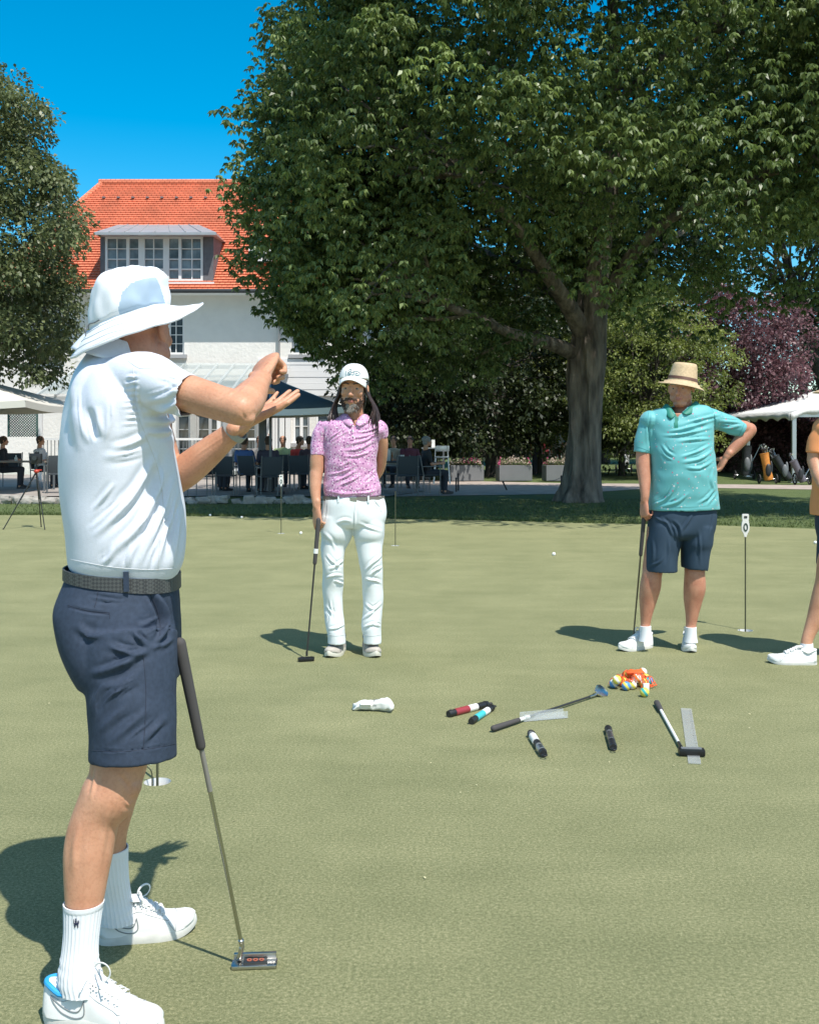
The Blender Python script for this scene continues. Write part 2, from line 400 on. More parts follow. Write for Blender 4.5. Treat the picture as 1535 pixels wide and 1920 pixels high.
# ---- the big horse chestnut
def pt(x, y, Y): q = P(x, y, Y); return (q.x, q.y, q.z)
def chestnut():
    rng = np.random.default_rng(11)
    base = G(1095, 940); Y0 = base.y
    t = empty('chestnut_tree', base, 'huge dark green tree with a thick grey trunk on the lawn behind the men', 'tree')
    mb = MB()
    prof = [(1093, 946, .50), (1093, 935, .43), (1095, 915, .37), (1096, 880, .335), (1097, 830, .325), (1099, 780, .33), (1100, 720, .36), (1102, 670, .39), (1104, 640, .37), (1108, 600, .34), (1112, 560, .30), (1122, 480, .25), (1138, 380, .22), (1148, 260, .19), (1152, 160, .16), (1150, 40, .12), (1140, -60, .08)]
    pts = [P(x, y, Y0) for x, y, r in prof]
    pts[0].z = -.15
    mb.tube(pts, [r for *_, r in prof], seg=40, sub=5)
    V = np.array(mb.v); ang = np.arctan2(V[:, 1] - Y0, V[:, 0] - base.x)
    cx = np.interp(-V[:, 2], [-p_.z for p_ in pts][:], [p_.x for p_ in pts])
    rr = V - np.stack([cx, np.full(len(V), Y0), V[:, 2]], 1)
    amp = .07 * np.sin(ang * 5 + V[:, 2] * .6) + .035 * np.sin(ang * 11 + V[:, 2] * 2.1) + .03 * np.sin(V[:, 2] * 3.3 + ang * 2)
    amp += np.clip(.8 - V[:, 2], 0, 1) * .18 * np.abs(np.sin(ang * 3.5 + .6))
    V = V + rr * amp[:, None]; mb.v = [tuple(v) for v in V]
    # limbs
    def lb(px, r0, r1):
        q = [P(x, y, Y0 + dy) for x, y, dy in px]; k = len(q) - 1
        mb.tube(q, [r0 + (r1 - r0) * i / k for i in range(k + 1)], seg=14, sub=4, cap='round')
        return q
    ends = []
    ends += lb([(1092, 668, 0), (1060, 655, -.2), (1020, 640, -.6), (960, 625, -1.3), (880, 590, -2.2), (800, 560, -3)], .19, .05)[2:]
    ends += lb([(1100, 640, 0), (1072, 585, -.4), (1030, 520, -1.2), (970, 430, -2.2), (880, 330, -3.2)], .23, .06)[2:]
    ends += lb([(1108, 600, 0), (1145, 540, -.3), (1200, 460, -1), (1300, 380, -2), (1420, 330, -3)], .2, .05)[2:]
    ends += lb([(1150, 200, 0), (1190, 160, -.3), (1240, 110, -.6), (1330, 60, -1)], .13, .05)[1:]
    ends += lb([(1125, 470, 0), (1095, 380, .2), (1040, 250, 0), (980, 140, .3)], .14, .05)[1:]
    ends += lb([(1100, 620, 0), (1140, 560, 1.5), (1230, 470, 3.5), (1330, 400, 5)], .16, .05)[2:]
    ends += lb([(1100, 640, 0), (1060, 570, 1.8), (960, 500, 3.6), (850, 440, 5)], .16, .05)[2:]
    c = np.array([base.x - .3, Y0 - 3.3, 9.3]); rad = np.array([7.3, 5.4, 6.9])
    # photo outline on the left side limits the crown
    ox = [-300, 0, 60, 170, 290, 400, 450, 520, 590, 620, 680, 740]
    ol = [560, 520, 478, 452, 428, 408, 438, 478, 505, 545, 600, 690]
    def keep(q):
        px = pix(q); lim = np.interp(px[:, 1], ox, ol)
        low = np.interp(px[:, 0], [400, 560, 620, 700, 800, 900, 970, 1020, 1060, 1090, 1130, 1160, 1250, 1400, 1535, 1800], [560, 620, 690, 735, 735, 705, 670, 630, 595, 560, 560, 590, 590, 600, 600, 600])
        # the front boughs end high, so the shaded hollow round the forks stays open
        fr = np.interp(px[:, 0], [560, 640, 760, 900, 1000, 1120, 1200, 1400, 1535], [900, 620, 520, 440, 430, 430, 400, 400, 420]); rr = np.random.default_rng(77).uniform(0, 1, len(q))
        front = (q[:, 1] < Y0 + .6) & (px[:, 1] > fr) & (rr > .13)
        gap = (((px[:, 0] - 1455) / 95) ** 2 + ((px[:, 1] - 520) / 75) ** 2 < 1) & (rr > .22) | (((px[:, 0] - 1300) / 60) ** 2 + ((px[:, 1] - 540) / 35) ** 2 < 1) & (rr > .35)
        return (px[:, 0] > lim + np.where(px[:, 1] < 470, 66, 34)) & (px[:, 1] < low) & ~front & ~gap
    pts, v, cc, cr, ti = crown_points(rng, c, rad, 900, (.55, 1.2), 78, shell=(.72, 1.0), zcut=3.3, keep=keep)
    p2, v2, c2, r2, t2 = crown_points(rng, c, rad * .74, 620, (.6, 1.2), 24, shell=(.3, 1.0), zcut=4.2, keep=keep)
    extra = []
    for cc_, rr_, nn_ in ((pt(610, 300, 21.5), (2.7, 2.0, 3.0), 190), (pt(640, 500, 22), (2.5, 2.0, 2.4), 190), (pt(800, 620, 22.5), (3.0, 1.8, 1.7), 150), (pt(900, 440, 25), (4.0, 1.6, 3.2), 190), (pt(1200, 420, 25), (3.6, 1.6, 2.8), 120), (pt(560, 80, 20.5), (1.8, 2.0, 2.6), 100), ((8.6, 18.5, 8.4), (3.0, 3.2, 2.8), 130)):
        extra.append(crown_points(rng, cc_, rr_, nn_, (.45, .95), 46, shell=(.3, 1.0), zcut=2.0, keep=keep))
    p2 = np.concatenate([p2] + [e[0] for e in extra]); v2 = np.concatenate([v2] + [e[1] for e in extra]); t2 = np.concatenate([t2] + [e[4] for e in extra]); cc = np.concatenate([cc] + [e[2] for e in extra])
    # only what is in or near the view or throws shade there
    pts = np.concatenate([pts, p2]); v = np.concatenate([v, v2]); ti = np.concatenate([ti, t2])
    n = len(pts); k = 7
    base_p = np.repeat(pts, k, 0); az = rng.uniform(0, 2 * math.pi, n)[:, None] + np.arange(k)[None] * 2 * math.pi / k + rng.normal(0, .2, (n, k))
    az = az.ravel(); out = np.repeat(v, k, 0)
    dr = np.stack([np.cos(az), np.sin(az), np.full(n * k, -.75)], 1) + out * .35 + rng.normal(0, .15, (n * k, 3))
    L = rng.uniform(.060, .128, n * k); W = L * rng.uniform(.2, .28, n * k)
    Vv, Fq = leaves(base_p, dr, L, W, rng, .25)
    tint = np.clip(np.repeat(ti, k) * .55 + rng.uniform(0, .45, n * k), 0, 1)
    np_mesh('crown', Vv, Fq, leaf_mat('chestnut_leaves', (.034, .066, .020), (.19, .25, .088), .44, .32, .5), t, tint)
    # twigs reaching out to the clumps
    E = np.array([tuple(e) for e in ends]); srt = rng.permutation(len(cc))[:150]
    for i in srt:
        q = cc[i]; j = np.argmin(np.linalg.norm(E - q, axis=1)); a = E[j]
        if np.linalg.norm(a - q) < 5: limb(mb, a, q, .045, .012, rng, .5, 4, 5)
    mb.build('trunk', M_bark, t)
chestnut()

def tree(name, label, base, h, c, r, lm, nclump, per, clr=(.4, .9), leaf=(.08, .14), wr=.3, trunk_r=.25, seed=1, shell=(.55, 1), zcut=None, group=None, bark=None, droop=.15, flat=.6, limbs=9, keep=None, upb=.25, dirdown=-.35):
    rng = np.random.default_rng(seed); base = Vector(base)
    t = empty(name, base, label, 'tree', group)
    pts, v, cc, cr, ti = crown_points(rng, c, r, nclump, clr, per, shell, zcut, flat, keep, upb)
    n = len(pts)
    dr = v * .8 + rng.normal(0, .5, (n, 3)) + np.array([0, 0, dirdown])
    L = rng.uniform(leaf[0], leaf[1], n)
    V, Fq = leaves(pts, dr, L, L * wr, rng, droop)
    np_mesh('crown', V, Fq, lm, t, np.clip(ti * .6 + rng.uniform(0, .4, n), 0, 1))
    mb = MB(); top = Vector((c[0], c[1], max(c[2], base.z + h * .75)))
    q = [base + Vector((0, 0, -.2)), base + Vector((0, 0, .25)), base.lerp(top, .35), base.lerp(top, .7), top]
    mb.tube(q, [trunk_r * 1.35, trunk_r, trunk_r * .8, trunk_r * .5, trunk_r * .2], seg=12, sub=4)
    for i in rng.permutation(len(cc))[:limbs * 3]:
        tt = rng.uniform(.3, .9); a = base.lerp(top, tt)
        limb(mb, a, cc[i], trunk_r * .28 * (1.1 - tt) + .02, .012, rng, .5, 4, 6)
    mb.build('trunk', bark or M_bark2, t)
    return t
LM_lime = leaf_mat('lime_leaves', (.06, .085, .036), (.17, .20, .092), .45, .3)
LM_maple = leaf_mat('maple_leaves', (.09, .12, .03), (.25, .29, .085), .5, .35)
LM_copper = leaf_mat('copper_leaves', (.07, .034, .042), (.19, .10, .112), .45, .3)
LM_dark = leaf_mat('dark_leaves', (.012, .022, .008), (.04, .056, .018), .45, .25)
LM_mid = leaf_mat('mid_leaves', (.02, .032, .010), (.085, .11, .035), .45, .3)
LM_pale = leaf_mat('pale_leaves', (.07, .09, .05), (.17, .2, .11), .5, .3)

# tree at the left, in front of the house
def kl(q):
    px = pix(q); return px[:, 0] < np.interp(px[:, 1], [100, 160, 240, 330, 420, 500, 600, 680, 730], [30, 50, 80, 105, 140, 135, 140, 125, 100]) - 8
tree('lime_tree', 'tall grey green leafy tree at the left in front of the house', (-10.9, 27.0, 0), 11, pt(-75, 430, 27.0), (3.6, 3.2, 4.3), LM_lime, 620, 150, (.4, .8), (.09, .15), .32, .28, 5, (.55, 1), 2.3, keep=kl)
# light green layered tree right of the trunk
tree('maple_tree', 'yellow green layered maple behind the man in turquoise', (7.6, 34, 0), 5, pt(1220, 700, 34), (2.5, 2.0, 2.9), LM_maple, 230, 110, (.35, .75), (.07, .12), .3, .14, 6, (.45, 1), .6, flat=.35)
tree('copper_beech', 'dark red purple copper beech behind the white marquee', (12.2, 40, 0), 7, pt(1372, 680, 40), (2.7, 2.4, 3.0), LM_copper, 260, 120, (.45, .9), (.10, .16), .35, .25, 7, (.5, 1), .8, flat=.7)
tree('ash_tree', 'thin pale green tree with sky showing through beyond the marquee', (19.3, 52, 0), 9, pt(1500, 660, 52), (3.4, 3, 4.2), LM_pale, 150, 60, (.5, 1.0), (.14, .22), .3, .28, 8, (.4, 1), 1.5)
def kr(q):
    px = pix(q); return (px[:, 1] < np.interp(px[:, 0], [1200, 1330, 1420, 1535, 1700], [470, 560, 560, 610, 640])) & ~((np.abs(px[:, 0] - 1440) < 70) & (np.abs(px[:, 1] - 530) < 45) & (np.arange(len(q)) % 4 > 0))
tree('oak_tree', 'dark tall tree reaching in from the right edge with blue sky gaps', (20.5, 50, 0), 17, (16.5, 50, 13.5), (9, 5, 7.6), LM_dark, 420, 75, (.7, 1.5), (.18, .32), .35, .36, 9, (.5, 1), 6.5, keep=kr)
# dark belt of trees between house and maple
belt = [
 ('yew_tree', 'dark yew with drooping boughs left of the far trunk beside the house', 778, 33, 2.2, 2.1, 2.2, LM_dark, 11),
 ('yew_tree', 'dense dark tree straight behind the flower boxes with a bare lower trunk', 925, 36, 3.4, 3.4, 3.6, LM_dark, 12),
 ('hazel_tree', 'sunlit olive green bush tree behind the dining terrace', 815, 39, 2.6, 2.2, 1.9, LM_mid, 13),
 ('hazel_tree', 'olive green bush tree seen just left of the thick grey trunk', 1010, 40, 2.8, 2.1, 2.0, LM_maple, 14),
 ('hazel_tree', 'mid green tree just right of the thick grey trunk behind the maple', 1165, 37, 2.9, 2.0, 2.6, LM_mid, 15)]
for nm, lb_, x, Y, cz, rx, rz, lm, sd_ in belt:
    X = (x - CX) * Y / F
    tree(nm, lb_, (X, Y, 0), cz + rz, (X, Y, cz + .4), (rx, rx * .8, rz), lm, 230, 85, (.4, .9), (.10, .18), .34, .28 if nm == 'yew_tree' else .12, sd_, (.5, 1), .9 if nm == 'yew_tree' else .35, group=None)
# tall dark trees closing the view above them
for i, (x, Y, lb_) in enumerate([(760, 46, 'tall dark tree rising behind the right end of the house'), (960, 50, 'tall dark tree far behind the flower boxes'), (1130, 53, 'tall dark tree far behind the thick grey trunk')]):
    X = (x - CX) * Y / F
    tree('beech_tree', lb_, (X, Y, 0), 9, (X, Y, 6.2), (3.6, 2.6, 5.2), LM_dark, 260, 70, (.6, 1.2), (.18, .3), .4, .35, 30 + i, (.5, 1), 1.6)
# shrub hedge behind the marquee and along the far edge
def hedge(name, label, x0, x1, Y, h, lm, seed, d=1.4):
    rng = np.random.default_rng(seed); n = int((x1 - x0) * h * 900 / (Y / 36) ** 2 * 1.2)
    x = rng.uniform(x0, x1, n); th = rng.uniform(0, math.pi, n)
    hh = h * (.85 + .18 * np.sin(x * 1.7) * np.sin(x * .63 + 1)); rr = rng.uniform(.75, 1.05, n)
    pts = np.stack([x, Y - np.cos(th) * d * rr, np.sin(th) ** .6 * hh * rr], 1); pts[:, 2] *= rng.uniform(.2, 1, n) ** .35
    v = np.stack([rng.normal(0, .5, n), -np.cos(th), np.sin(th)], 1)
    L = rng.uniform(.10, .2, n)
    V, Fq = leaves(pts, v + rng.normal(0, .5, (n, 3)), L, L * .36, rng, .1)
    o = np_mesh(name, V, Fq, lm, None, np.clip(rng.uniform(0, .6, n) + .4 * (np.sin(x * 3 + pts[:, 2] * 4) > .2), 0, 1))
    mb = MB()
    mb.prism([(x0 + .2, -d * .5), (x1 - .2, -d * .5), (x1 - .2, d * .5), (x0 + .2, d * .5)], 0, h * .62, c=(0, Y, 0))
    props(o, label, 'hedge'); mb.build('twigs', M_bark2, o, smooth=False)
hedge('hedge', 'brownish dark shrub hedge behind the marquee', 9.5, 24, 41, 3.1, LM_copper, 21)
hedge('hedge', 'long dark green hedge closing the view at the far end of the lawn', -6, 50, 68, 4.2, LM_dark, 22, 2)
# ================================================================ HOUSE
M_wall = mat('white_render', (.80, .78, .74), .85, var=.07, vscale=2.2, bump=.45, bscale=9)
M_trim = mat('white_trim', (.78, .78, .78), .5)
M_sill = mat('grey_sill', (.36, .36, .37), .7)
M_zinc = mat('zinc_sheet', (.50, .51, .52), .42, metal=.45, var=.15, vscale=2)
M_cheek = mat('slate_cladding', (.16, .155, .17), .7, var=.25, vscale=7)
M_pane = mat('window_glass', (.13, .17, .20), .08, var=.75, vscale=1.1, col2=(.03, .045, .055), spec=.9)
M_int = mat('dark_interior', (.03, .035, .04), .6)
def roof_mat():
    m = mat('clay_tiles', (.6, .15, .07), .75); n, l, b = nd(m)
    tc = n.new('ShaderNodeTexCoord'); br = n.new('ShaderNodeTexBrick'); br.inputs['Scale'].default_value = 1; br.inputs['Brick Width'].default_value = .19; br.inputs['Row Height'].default_value = .112
    mp = n.new('ShaderNodeMapping'); mp.vector_type = 'POINT'; sx = n.new('ShaderNodeSeparateXYZ'); cx = n.new('ShaderNodeCombineXYZ')
    l.new(tc.outputs['Object'], sx.inputs[0]); l.new(sx.outputs[0], cx.inputs[0]); l.new(sx.outputs[2], cx.inputs[1]); l.new(cx.outputs[0], br.inputs[0])
    br.inputs['Color1'].default_value = (.80, .245, .13, 1); br.inputs['Color2'].default_value = (.68, .20, .105, 1); br.inputs['Mortar'].default_value = (.42, .09, .045, 1); br.inputs['Mortar Size'].default_value = .009
    nz = n.new('ShaderNodeTexNoise'); nz.inputs['Scale'].default_value = .8; nz.inputs['Detail'].default_value = 6; l.new(tc.outputs['Object'], nz.inputs[0])
    mx = n.new('ShaderNodeMix'); mx.data_type = 'RGBA'; mx.blend_type = 'MULTIPLY'; mx.inputs['Factor'].default_value = .5
    l.new(br.outputs[0], mx.inputs['A']); l.new(ramp(n, l, nz.outputs[0], [(.3, (.55, .6, .6)), (.65, (1, 1, 1))]), mx.inputs['B']); l.new(mx.outputs['Result'], b.inputs['Base Color'])
    bp = n.new('ShaderNodeBump'); bp.inputs['Distance'].default_value = .03; l.new(br.outputs['Fac'], bp.inputs['Height']); bp.invert = True; l.new(bp.outputs[0], b.inputs['Normal'])
    return m
M_roof = roof_mat()
FY = 38.0
def wall_holes(mb, x0, x1, z0, z1, Y, holes, depth=.16):
    xs = sorted({x0, x1, *[h[0] for h in holes], *[h[1] for h in holes]}); zs = sorted({z0, z1, *[h[2] for h in holes], *[h[3] for h in holes]})
    for i in range(len(xs) - 1):
        for j in range(len(zs) - 1):
            a, b, c, d = xs[i], xs[i + 1], zs[j], zs[j + 1]
            if any(h[0] <= a and b <= h[1] and h[2] <= c and d <= h[3] for h in holes): continue
            mb.add([(a, Y, c), (b, Y, c), (b, Y, d), (a, Y, d)], [(0, 1, 2, 3)])
    for a, b, c, d in holes:
        Yb = Y + depth
        mb.add([(a, Y, c), (b, Y, c), (b, Y, d), (a, Y, d), (a, Yb, c), (b, Yb, c), (b, Yb, d), (a, Yb, d)], [(0, 4, 5, 1), (1, 5, 6, 2), (2, 6, 7, 3), (3, 7, 4, 0)])
def hx(x, Y=FY): return (x - CX) * Y / F
def hz(y, Y=FY): return CH - (y - HY) * Y / F

house = empty('house', (hx(400), FY, 0), 'large white rendered house with a steep orange tiled roof and a wide dormer', 'house')
X0, X1 = -14.6, hx(690); ZE = 6.47
wins = [(hx(287), hx(345), hz(664), hz(590)), (hx(547), hx(605), hz(664), hz(590)), (hx(549), hx(580), hz(830), hz(768)), (hx(592), hx(640), hz(826), hz(768)), (hx(62), hx(118), hz(664), hz(590))]
doors = [(hx(120 + 62 * i), hx(120 + 62 * i + 50), .15, hz(765)) for i in range(6)]
mb = MB(); wall_holes(mb, X0, X1, 0, ZE + .1, FY, wins + doors)
mb.add([(X0, FY, 0), (X0, FY + 10, 0), (X0, FY + 10, ZE), (X0, FY, ZE)], [(0, 3, 2, 1)])
mb.add([(X1, FY, 0), (X1, FY + 10, 0), (X1, FY + 10, ZE), (X1, FY, ZE)], [(0, 1, 2, 3)])
mb.add([(X0, FY + 10, 0), (X1, FY + 10, 0), (X1, FY + 10, ZE), (X0, FY + 10, ZE)], [(0, 3, 2, 1)])
mb.build('wall', M_wall, house, smooth=False)
def window(a, b, c, d, cols, rows, parent, Y=FY, fr=.07, sill=True, dbl=True, yr=.13, mun=.028):
    m = MB(); Yw = Y + yr
    m.box(((a + b) / 2, Yw, d - fr / 2), (b - a - .006, .06, fr)); m.box(((a + b) / 2, Yw, c + fr / 2), (b - a - .006, .06, fr))
    for x in (a + fr / 2 + .003, b - fr / 2 - .003): m.box((x, Yw, (c + d) / 2), (fr, .056, d - c - 2 * fr))
    iw = b - a - 2 * fr
    for k in range(1, cols):
        x = a + fr + iw * k / cols; mid = dbl and k * 2 == cols
        m.box((x, Yw - (.012 if mid else 0), (c + d) / 2), (.11 if mid else mun, .05, d - c - 2 * fr))
    for k in range(1, rows): m.box(((a + b) / 2, Yw + .004, c + fr + (d - c - 2 * fr) * k / rows), (iw, .03, mun))
    o = m.build('window_frame', M_trim, parent, smooth=False)
    g = MB(); g.box(((a + b) / 2, Yw + .035, (c + d) / 2), (b - a - .02, .012, d - c - .02)); g.build('pane', M_pane, o, smooth=False)
    if sill:
        s = MB(); s.box(((a + b) / 2, Y - .07, c - .08), (b - a + .22, .2, .13)); s.build('window_sill', M_sill, o, smooth=False)
for i, wv in enumerate(wins): window(*wv, 4 if i in (0, 1, 4) else 2, 4 if i in (0, 1, 4) else 2, house)
for dv in doors: window(*dv, 2, 3, house, sill=False, dbl=True)
# roof: stepped courses, hipped at both ends
YE, YR, ZR = 37.35, 43.0, 11.57; XL0, XL1 = -15.2, -12.4; XR0, XR1 = X1 + .55, X1 - 2.3
mb = MB(); nc = 46
for i in range(nc):
    t0, t1 = i / nc, (i + 1) / nc
    def q(t, up):
        return (XL0 + (XL1 - XL0) * t, XR0 + (XR1 - XR0) * t, YE + (YR - YE) * t - up * .67, ZE + (ZR - ZE) * t + up * .74)
    a = q(t0, .045); b = q(t1, .0); c0 = q(t0, -.0)
    mb.add([(a[0], a[2], a[3]), (a[1], a[2], a[3]), (b[1], b[2], b[3]), (b[0], b[2], b[3]), (c0[0], c0[2], c0[3]), (c0[1], c0[2], c0[3])], [(0, 1, 2, 3), (4, 5, 1, 0)])
B = FY + 10.6
mb.add([(XL0, YE, ZE), (XL1, YR, ZR), (XL1, YR + .2, ZR), (XL0, B, ZE)], [(0, 1, 2, 3)])
mb.add([(XR0, YE, ZE), (XR1, YR, ZR), (XR1, YR + .2, ZR), (XR0, B, ZE)], [(3, 2, 1, 0)])
mb.add([(XL0, B, ZE), (XR0, B, ZE), (XR1, YR + .2, ZR), (XL1, YR + .2, ZR)], [(0, 3, 2, 1)])
mb.tube([(XL1 - .1, YR, ZR + .03), (XR1 + .1, YR, ZR + .03)], .13, seg=10)
mb.tube([(XL1, YR, ZR), (XL0, YE, ZE)], .11, seg=8); mb.tube([(XR1, YR, ZR), (XR0, YE, ZE)], .11, seg=8)
roof = mb.build('roof', M_roof, house, smooth=False)
for i in range(9):
    mb = MB(); x = hx(200 + i * 27, 42.4); mb.box((x, 42.0, ZE + (42.0 - YE) * .9027 + .10), (.10, .16, .06)); mb.build('snow_hook', M_cheek, roof, smooth=False)
mb = MB(); mb.box(((X0 + X1) / 2, YE + .33, ZE - .06), (X1 - X0 + .5, .64, .05)); mb.build('soffit', M_trim, house, smooth=False)
mb = MB(); mb.tube([(XL0, YE - .07, ZE - .02), (XR0, YE - .07, ZE - .02)], .075, seg=10); mb.build('gutter', M_darkmetal, house)
mb = MB(); xp = hx(523); mb.tube([(xp, YE - .02, ZE - .05), (xp, FY - .3, ZE - .5), (xp, FY - .09, ZE - .8), (xp, FY - .09, hz(745))], .055, seg=10)
for z in (5.2, 3.9): mb.box((xp, FY - .06, z), (.15, .1, .04))
mb.build('downpipe', M_zinc, house)
# dormer
DY = 37.76; dx0, dx1 = hx(188, DY), hx(400, DY); dz0 = hz(532, DY); dz1 = hz(437, DY)
W = lambda x: hx(100 + x / 2.952, DY); ZZ = lambda y: hz(320 + y / 2.952, DY)
mb = MB(); wall_holes(mb, dx0, dx1, dz0, dz1, DY, [(W(285), W(828), ZZ(618), ZZ(362))], .12)
yb = YE + (dz1 - ZE) / .9027
for x, s in ((dx0, 1), (dx1, -1)):
    yb0 = YE + (dz0 - ZE) / .9027
    mb.add([(x, DY, dz0 - .1), (x, DY, dz1), (x, yb + .2, dz1)], [(0, 1, 2) if s > 0 else (2, 1, 0)])
dorm = mb.build('dormer', M_cheek, house, smooth=False)
mb = MB(); Yw = DY + .05
a, b, c, d = W(285), W(828), ZZ(618), ZZ(362)
def vb(u0, u1, yo=0): mb.box(((W(u0) + W(u1)) / 2, Yw + yo, (c + d) / 2), (W(u1) - W(u0), .09, d - c - .02))
for u0, u1 in ((286, 298), (403, 420), (470, 505), (607, 640), (692, 708), (815, 827)): vb(u0, u1)
for u in (350, 553, 765): vb(u - 2, u + 3, .021)
for v0, v1, yo in ((363, 375, 0), (428, 432, .017), (485, 490, .017), (540, 547, .017), (598, 617, 0)): mb.box(((a + b) / 2, Yw - .009 + yo, (ZZ(v0) + ZZ(v1)) / 2), (b - a - .01, .07, ZZ(v0) - ZZ(v1)))
wf = mb.build('window_frame', M_trim, dorm, smooth=False)
mb = MB(); mb.box(((a + b) / 2, Yw + .055, (c + d) / 2), (b - a - .02, .01, d - c - .02)); mb.build('pane', mat('dormer_glass', (.34, .42, .48), .1, var=.8, vscale=1.6, col2=(.07, .10, .12), spec=.8), dorm, smooth=False)
mb = MB(); mb.box(((dx0 + dx1) / 2, DY - .07, c - .04), (dx1 - dx0 + .1, .16, .07)); mb.build('window_sill', M_trim, dorm, smooth=False)
mb = MB(); fy = 37.15; fz = hz(435, fy); L_, R_ = hx(176, fy), hx(405, fy); by = 40.6; bz = ZE + (by - YE) * .9027 + .02
bl, br2 = hx(222, by) , hx(372, by)
mb.add([(L_, fy, fz), (R_, fy, fz), (br2, by, bz), (bl, by, bz), (L_, fy, fz - .09), (R_, fy, fz - .09), (R_ - .1, yb + .1, dz1 + .02), (L_ + .1, yb + .1, dz1 + .02)], [(0, 1, 2, 3), (4, 5, 1, 0), (0, 3, 7), (0, 7, 4), (1, 6, 2), (1, 5, 6), (4, 7, 6, 5)])
for k in range(1, 8):
    t = k / 8; mb.beam((L_ + (R_ - L_) * t, fy, fz + .015), (bl + (br2 - bl) * t, by, bz + .015), .03, .03)
mb.build('dormer_roof', M_zinc, dorm, smooth=False)
# small metal window in the right roof slope
mb = MB(); yy = 38.6; mb.box((hx(490, yy), yy - .1, ZE + (yy - YE) * .9 + .28), (.8, .7, .5)); rw = mb.build('roof_hatch', M_trim, roof, smooth=False, bevel=.02)
# clapboard band right of the pergola
mb = MB()
for k in range(6):
    z = hz(742) + k * .22; mb.box(((hx(484) + X1) / 2, FY - .05 - .012 * (k % 2), z + .11), (X1 - hx(484), .09, .214))
mb.build('clapboard_band', M_trim, house, smooth=False)
for x in (hx(530), hx(541), X1 - .12):
    mb = MB(); mb.box((x, FY - .12, hz(742) / 2), (.17, .2, hz(742))); mb.build('pilaster', M_trim, house, smooth=False)
mb = MB()
for k in range(9): mb.box((hx(486) + k * .105, FY - .04, hz(742) / 2), (.085, .07, hz(742) - .02))
mb.build('board_panel', M_trim, house, smooth=False)

# ---- glass roofed pergola along the house
perg = empty('pergola', (hx(300, 33), 33, 0), 'white framed glass roof pergola with a lattice and railing along the white house', 'pergola')
M_glass = mat('roof_glass', (.42, .50, .50), .1, spec=.9, alpha=.55)
yb_, yf_ = 37.7, 33.0; zb_, zf_ = hz(688, yb_), hz(748, yf_)
xa, xb = hx(70, yf_), hx(500, yf_)
mb = MB(); mb.box(((xa + xb) / 2, yf_, zf_), (xb - xa, .12, .16)); mb.box(((xa + xb) / 2, yb_, zb_), (xb - xa + .4, .12, .12))
for k in range(13):
    x = xa + (xb - xa) * k / 12; mb.beam((x, yf_ - .1, zf_ + .11), (x, yb_, zb_ + .09), .07, .07)
for k in (1, 2): t = k / 3; mb.box(((xa + xb) / 2, yf_ + (yb_ - yf_) * t, zf_ + (zb_ - zf_) * t + .02), (xb - xa, .07, .07))
mb.build('roof_frame', M_trim, perg, smooth=False)
mb = MB(); mb.add([(xa, yf_ - .15, zf_ + .155), (xb, yf_ - .15, zf_ + .155), (xb, yb_, zb_ + .14), (xa, yb_, zb_ + .14)], [(0, 1, 2, 3)]); mb.build('glass_roof', M_glass, perg, smooth=False)
for k in range(6):
    x = xa + .1 + (xb - xa - .2) * k / 5; mb = MB(); mb.box((x, yf_, zf_ / 2 - .04), (.11, .11, zf_ - .08)); mb.build('post', M_trim, perg, smooth=False)
mb = MB(); zr = 1.28
mb.box(((xa + xb) / 2, yf_, zr), (xb - xa - .3, .06, .07)); mb.box(((xa + xb) / 2, yf_, .32), (xb - xa - .3, .05, .05))
mb.build('railing', M_trim, perg, smooth=False)
mb = MB()
for k in range(60): mb.box((xa + .2 + (xb - xa - .4) * k / 59, yf_, .8), (.02, .02, .9))
mb.build('balusters', M_grey, perg, smooth=False)
mb = MB(); la, lb2 = hx(16, yf_), hx(70, yf_); z0_, z1_ = 1.35, hz(762, yf_)
M_green_l = mat('green_lattice', (.06, .13, .11), .6)
for k in range(22):
    for s in (1, -1):
        x = la + (lb2 - la + (z1_ - z0_)) * k / 22 - (z1_ - z0_ if s > 0 else 0)
        a = Vector((x, yf_ + .01 * s, z0_)); b = Vector((x + s * (z1_ - z0_), yf_ + .01 * s, z1_))
        if s < 0: a.x += 0; 
        ta, tb = 0, 1
        for lo, sg in ((la, 1), (lb2, -1)):
            da = (a.x - lo) * sg; db = (b.x - lo) * sg
            if da < 0 and db < 0: ta, tb = 1, 0
            elif da < 0: ta = max(ta, da / (da - db))
            elif db < 0: tb = min(tb, da / (da - db))
        if tb > ta: mb.beam(a.lerp(b, ta), a.lerp(b, tb), .025, .012, up=(0, 1, 0))
for x in (la, lb2): mb.box((x, yf_, (z0_ + z1_) / 2), (.05, .05, z1_ - z0_))
mb.build('lattice', M_green_l, perg, smooth=False)

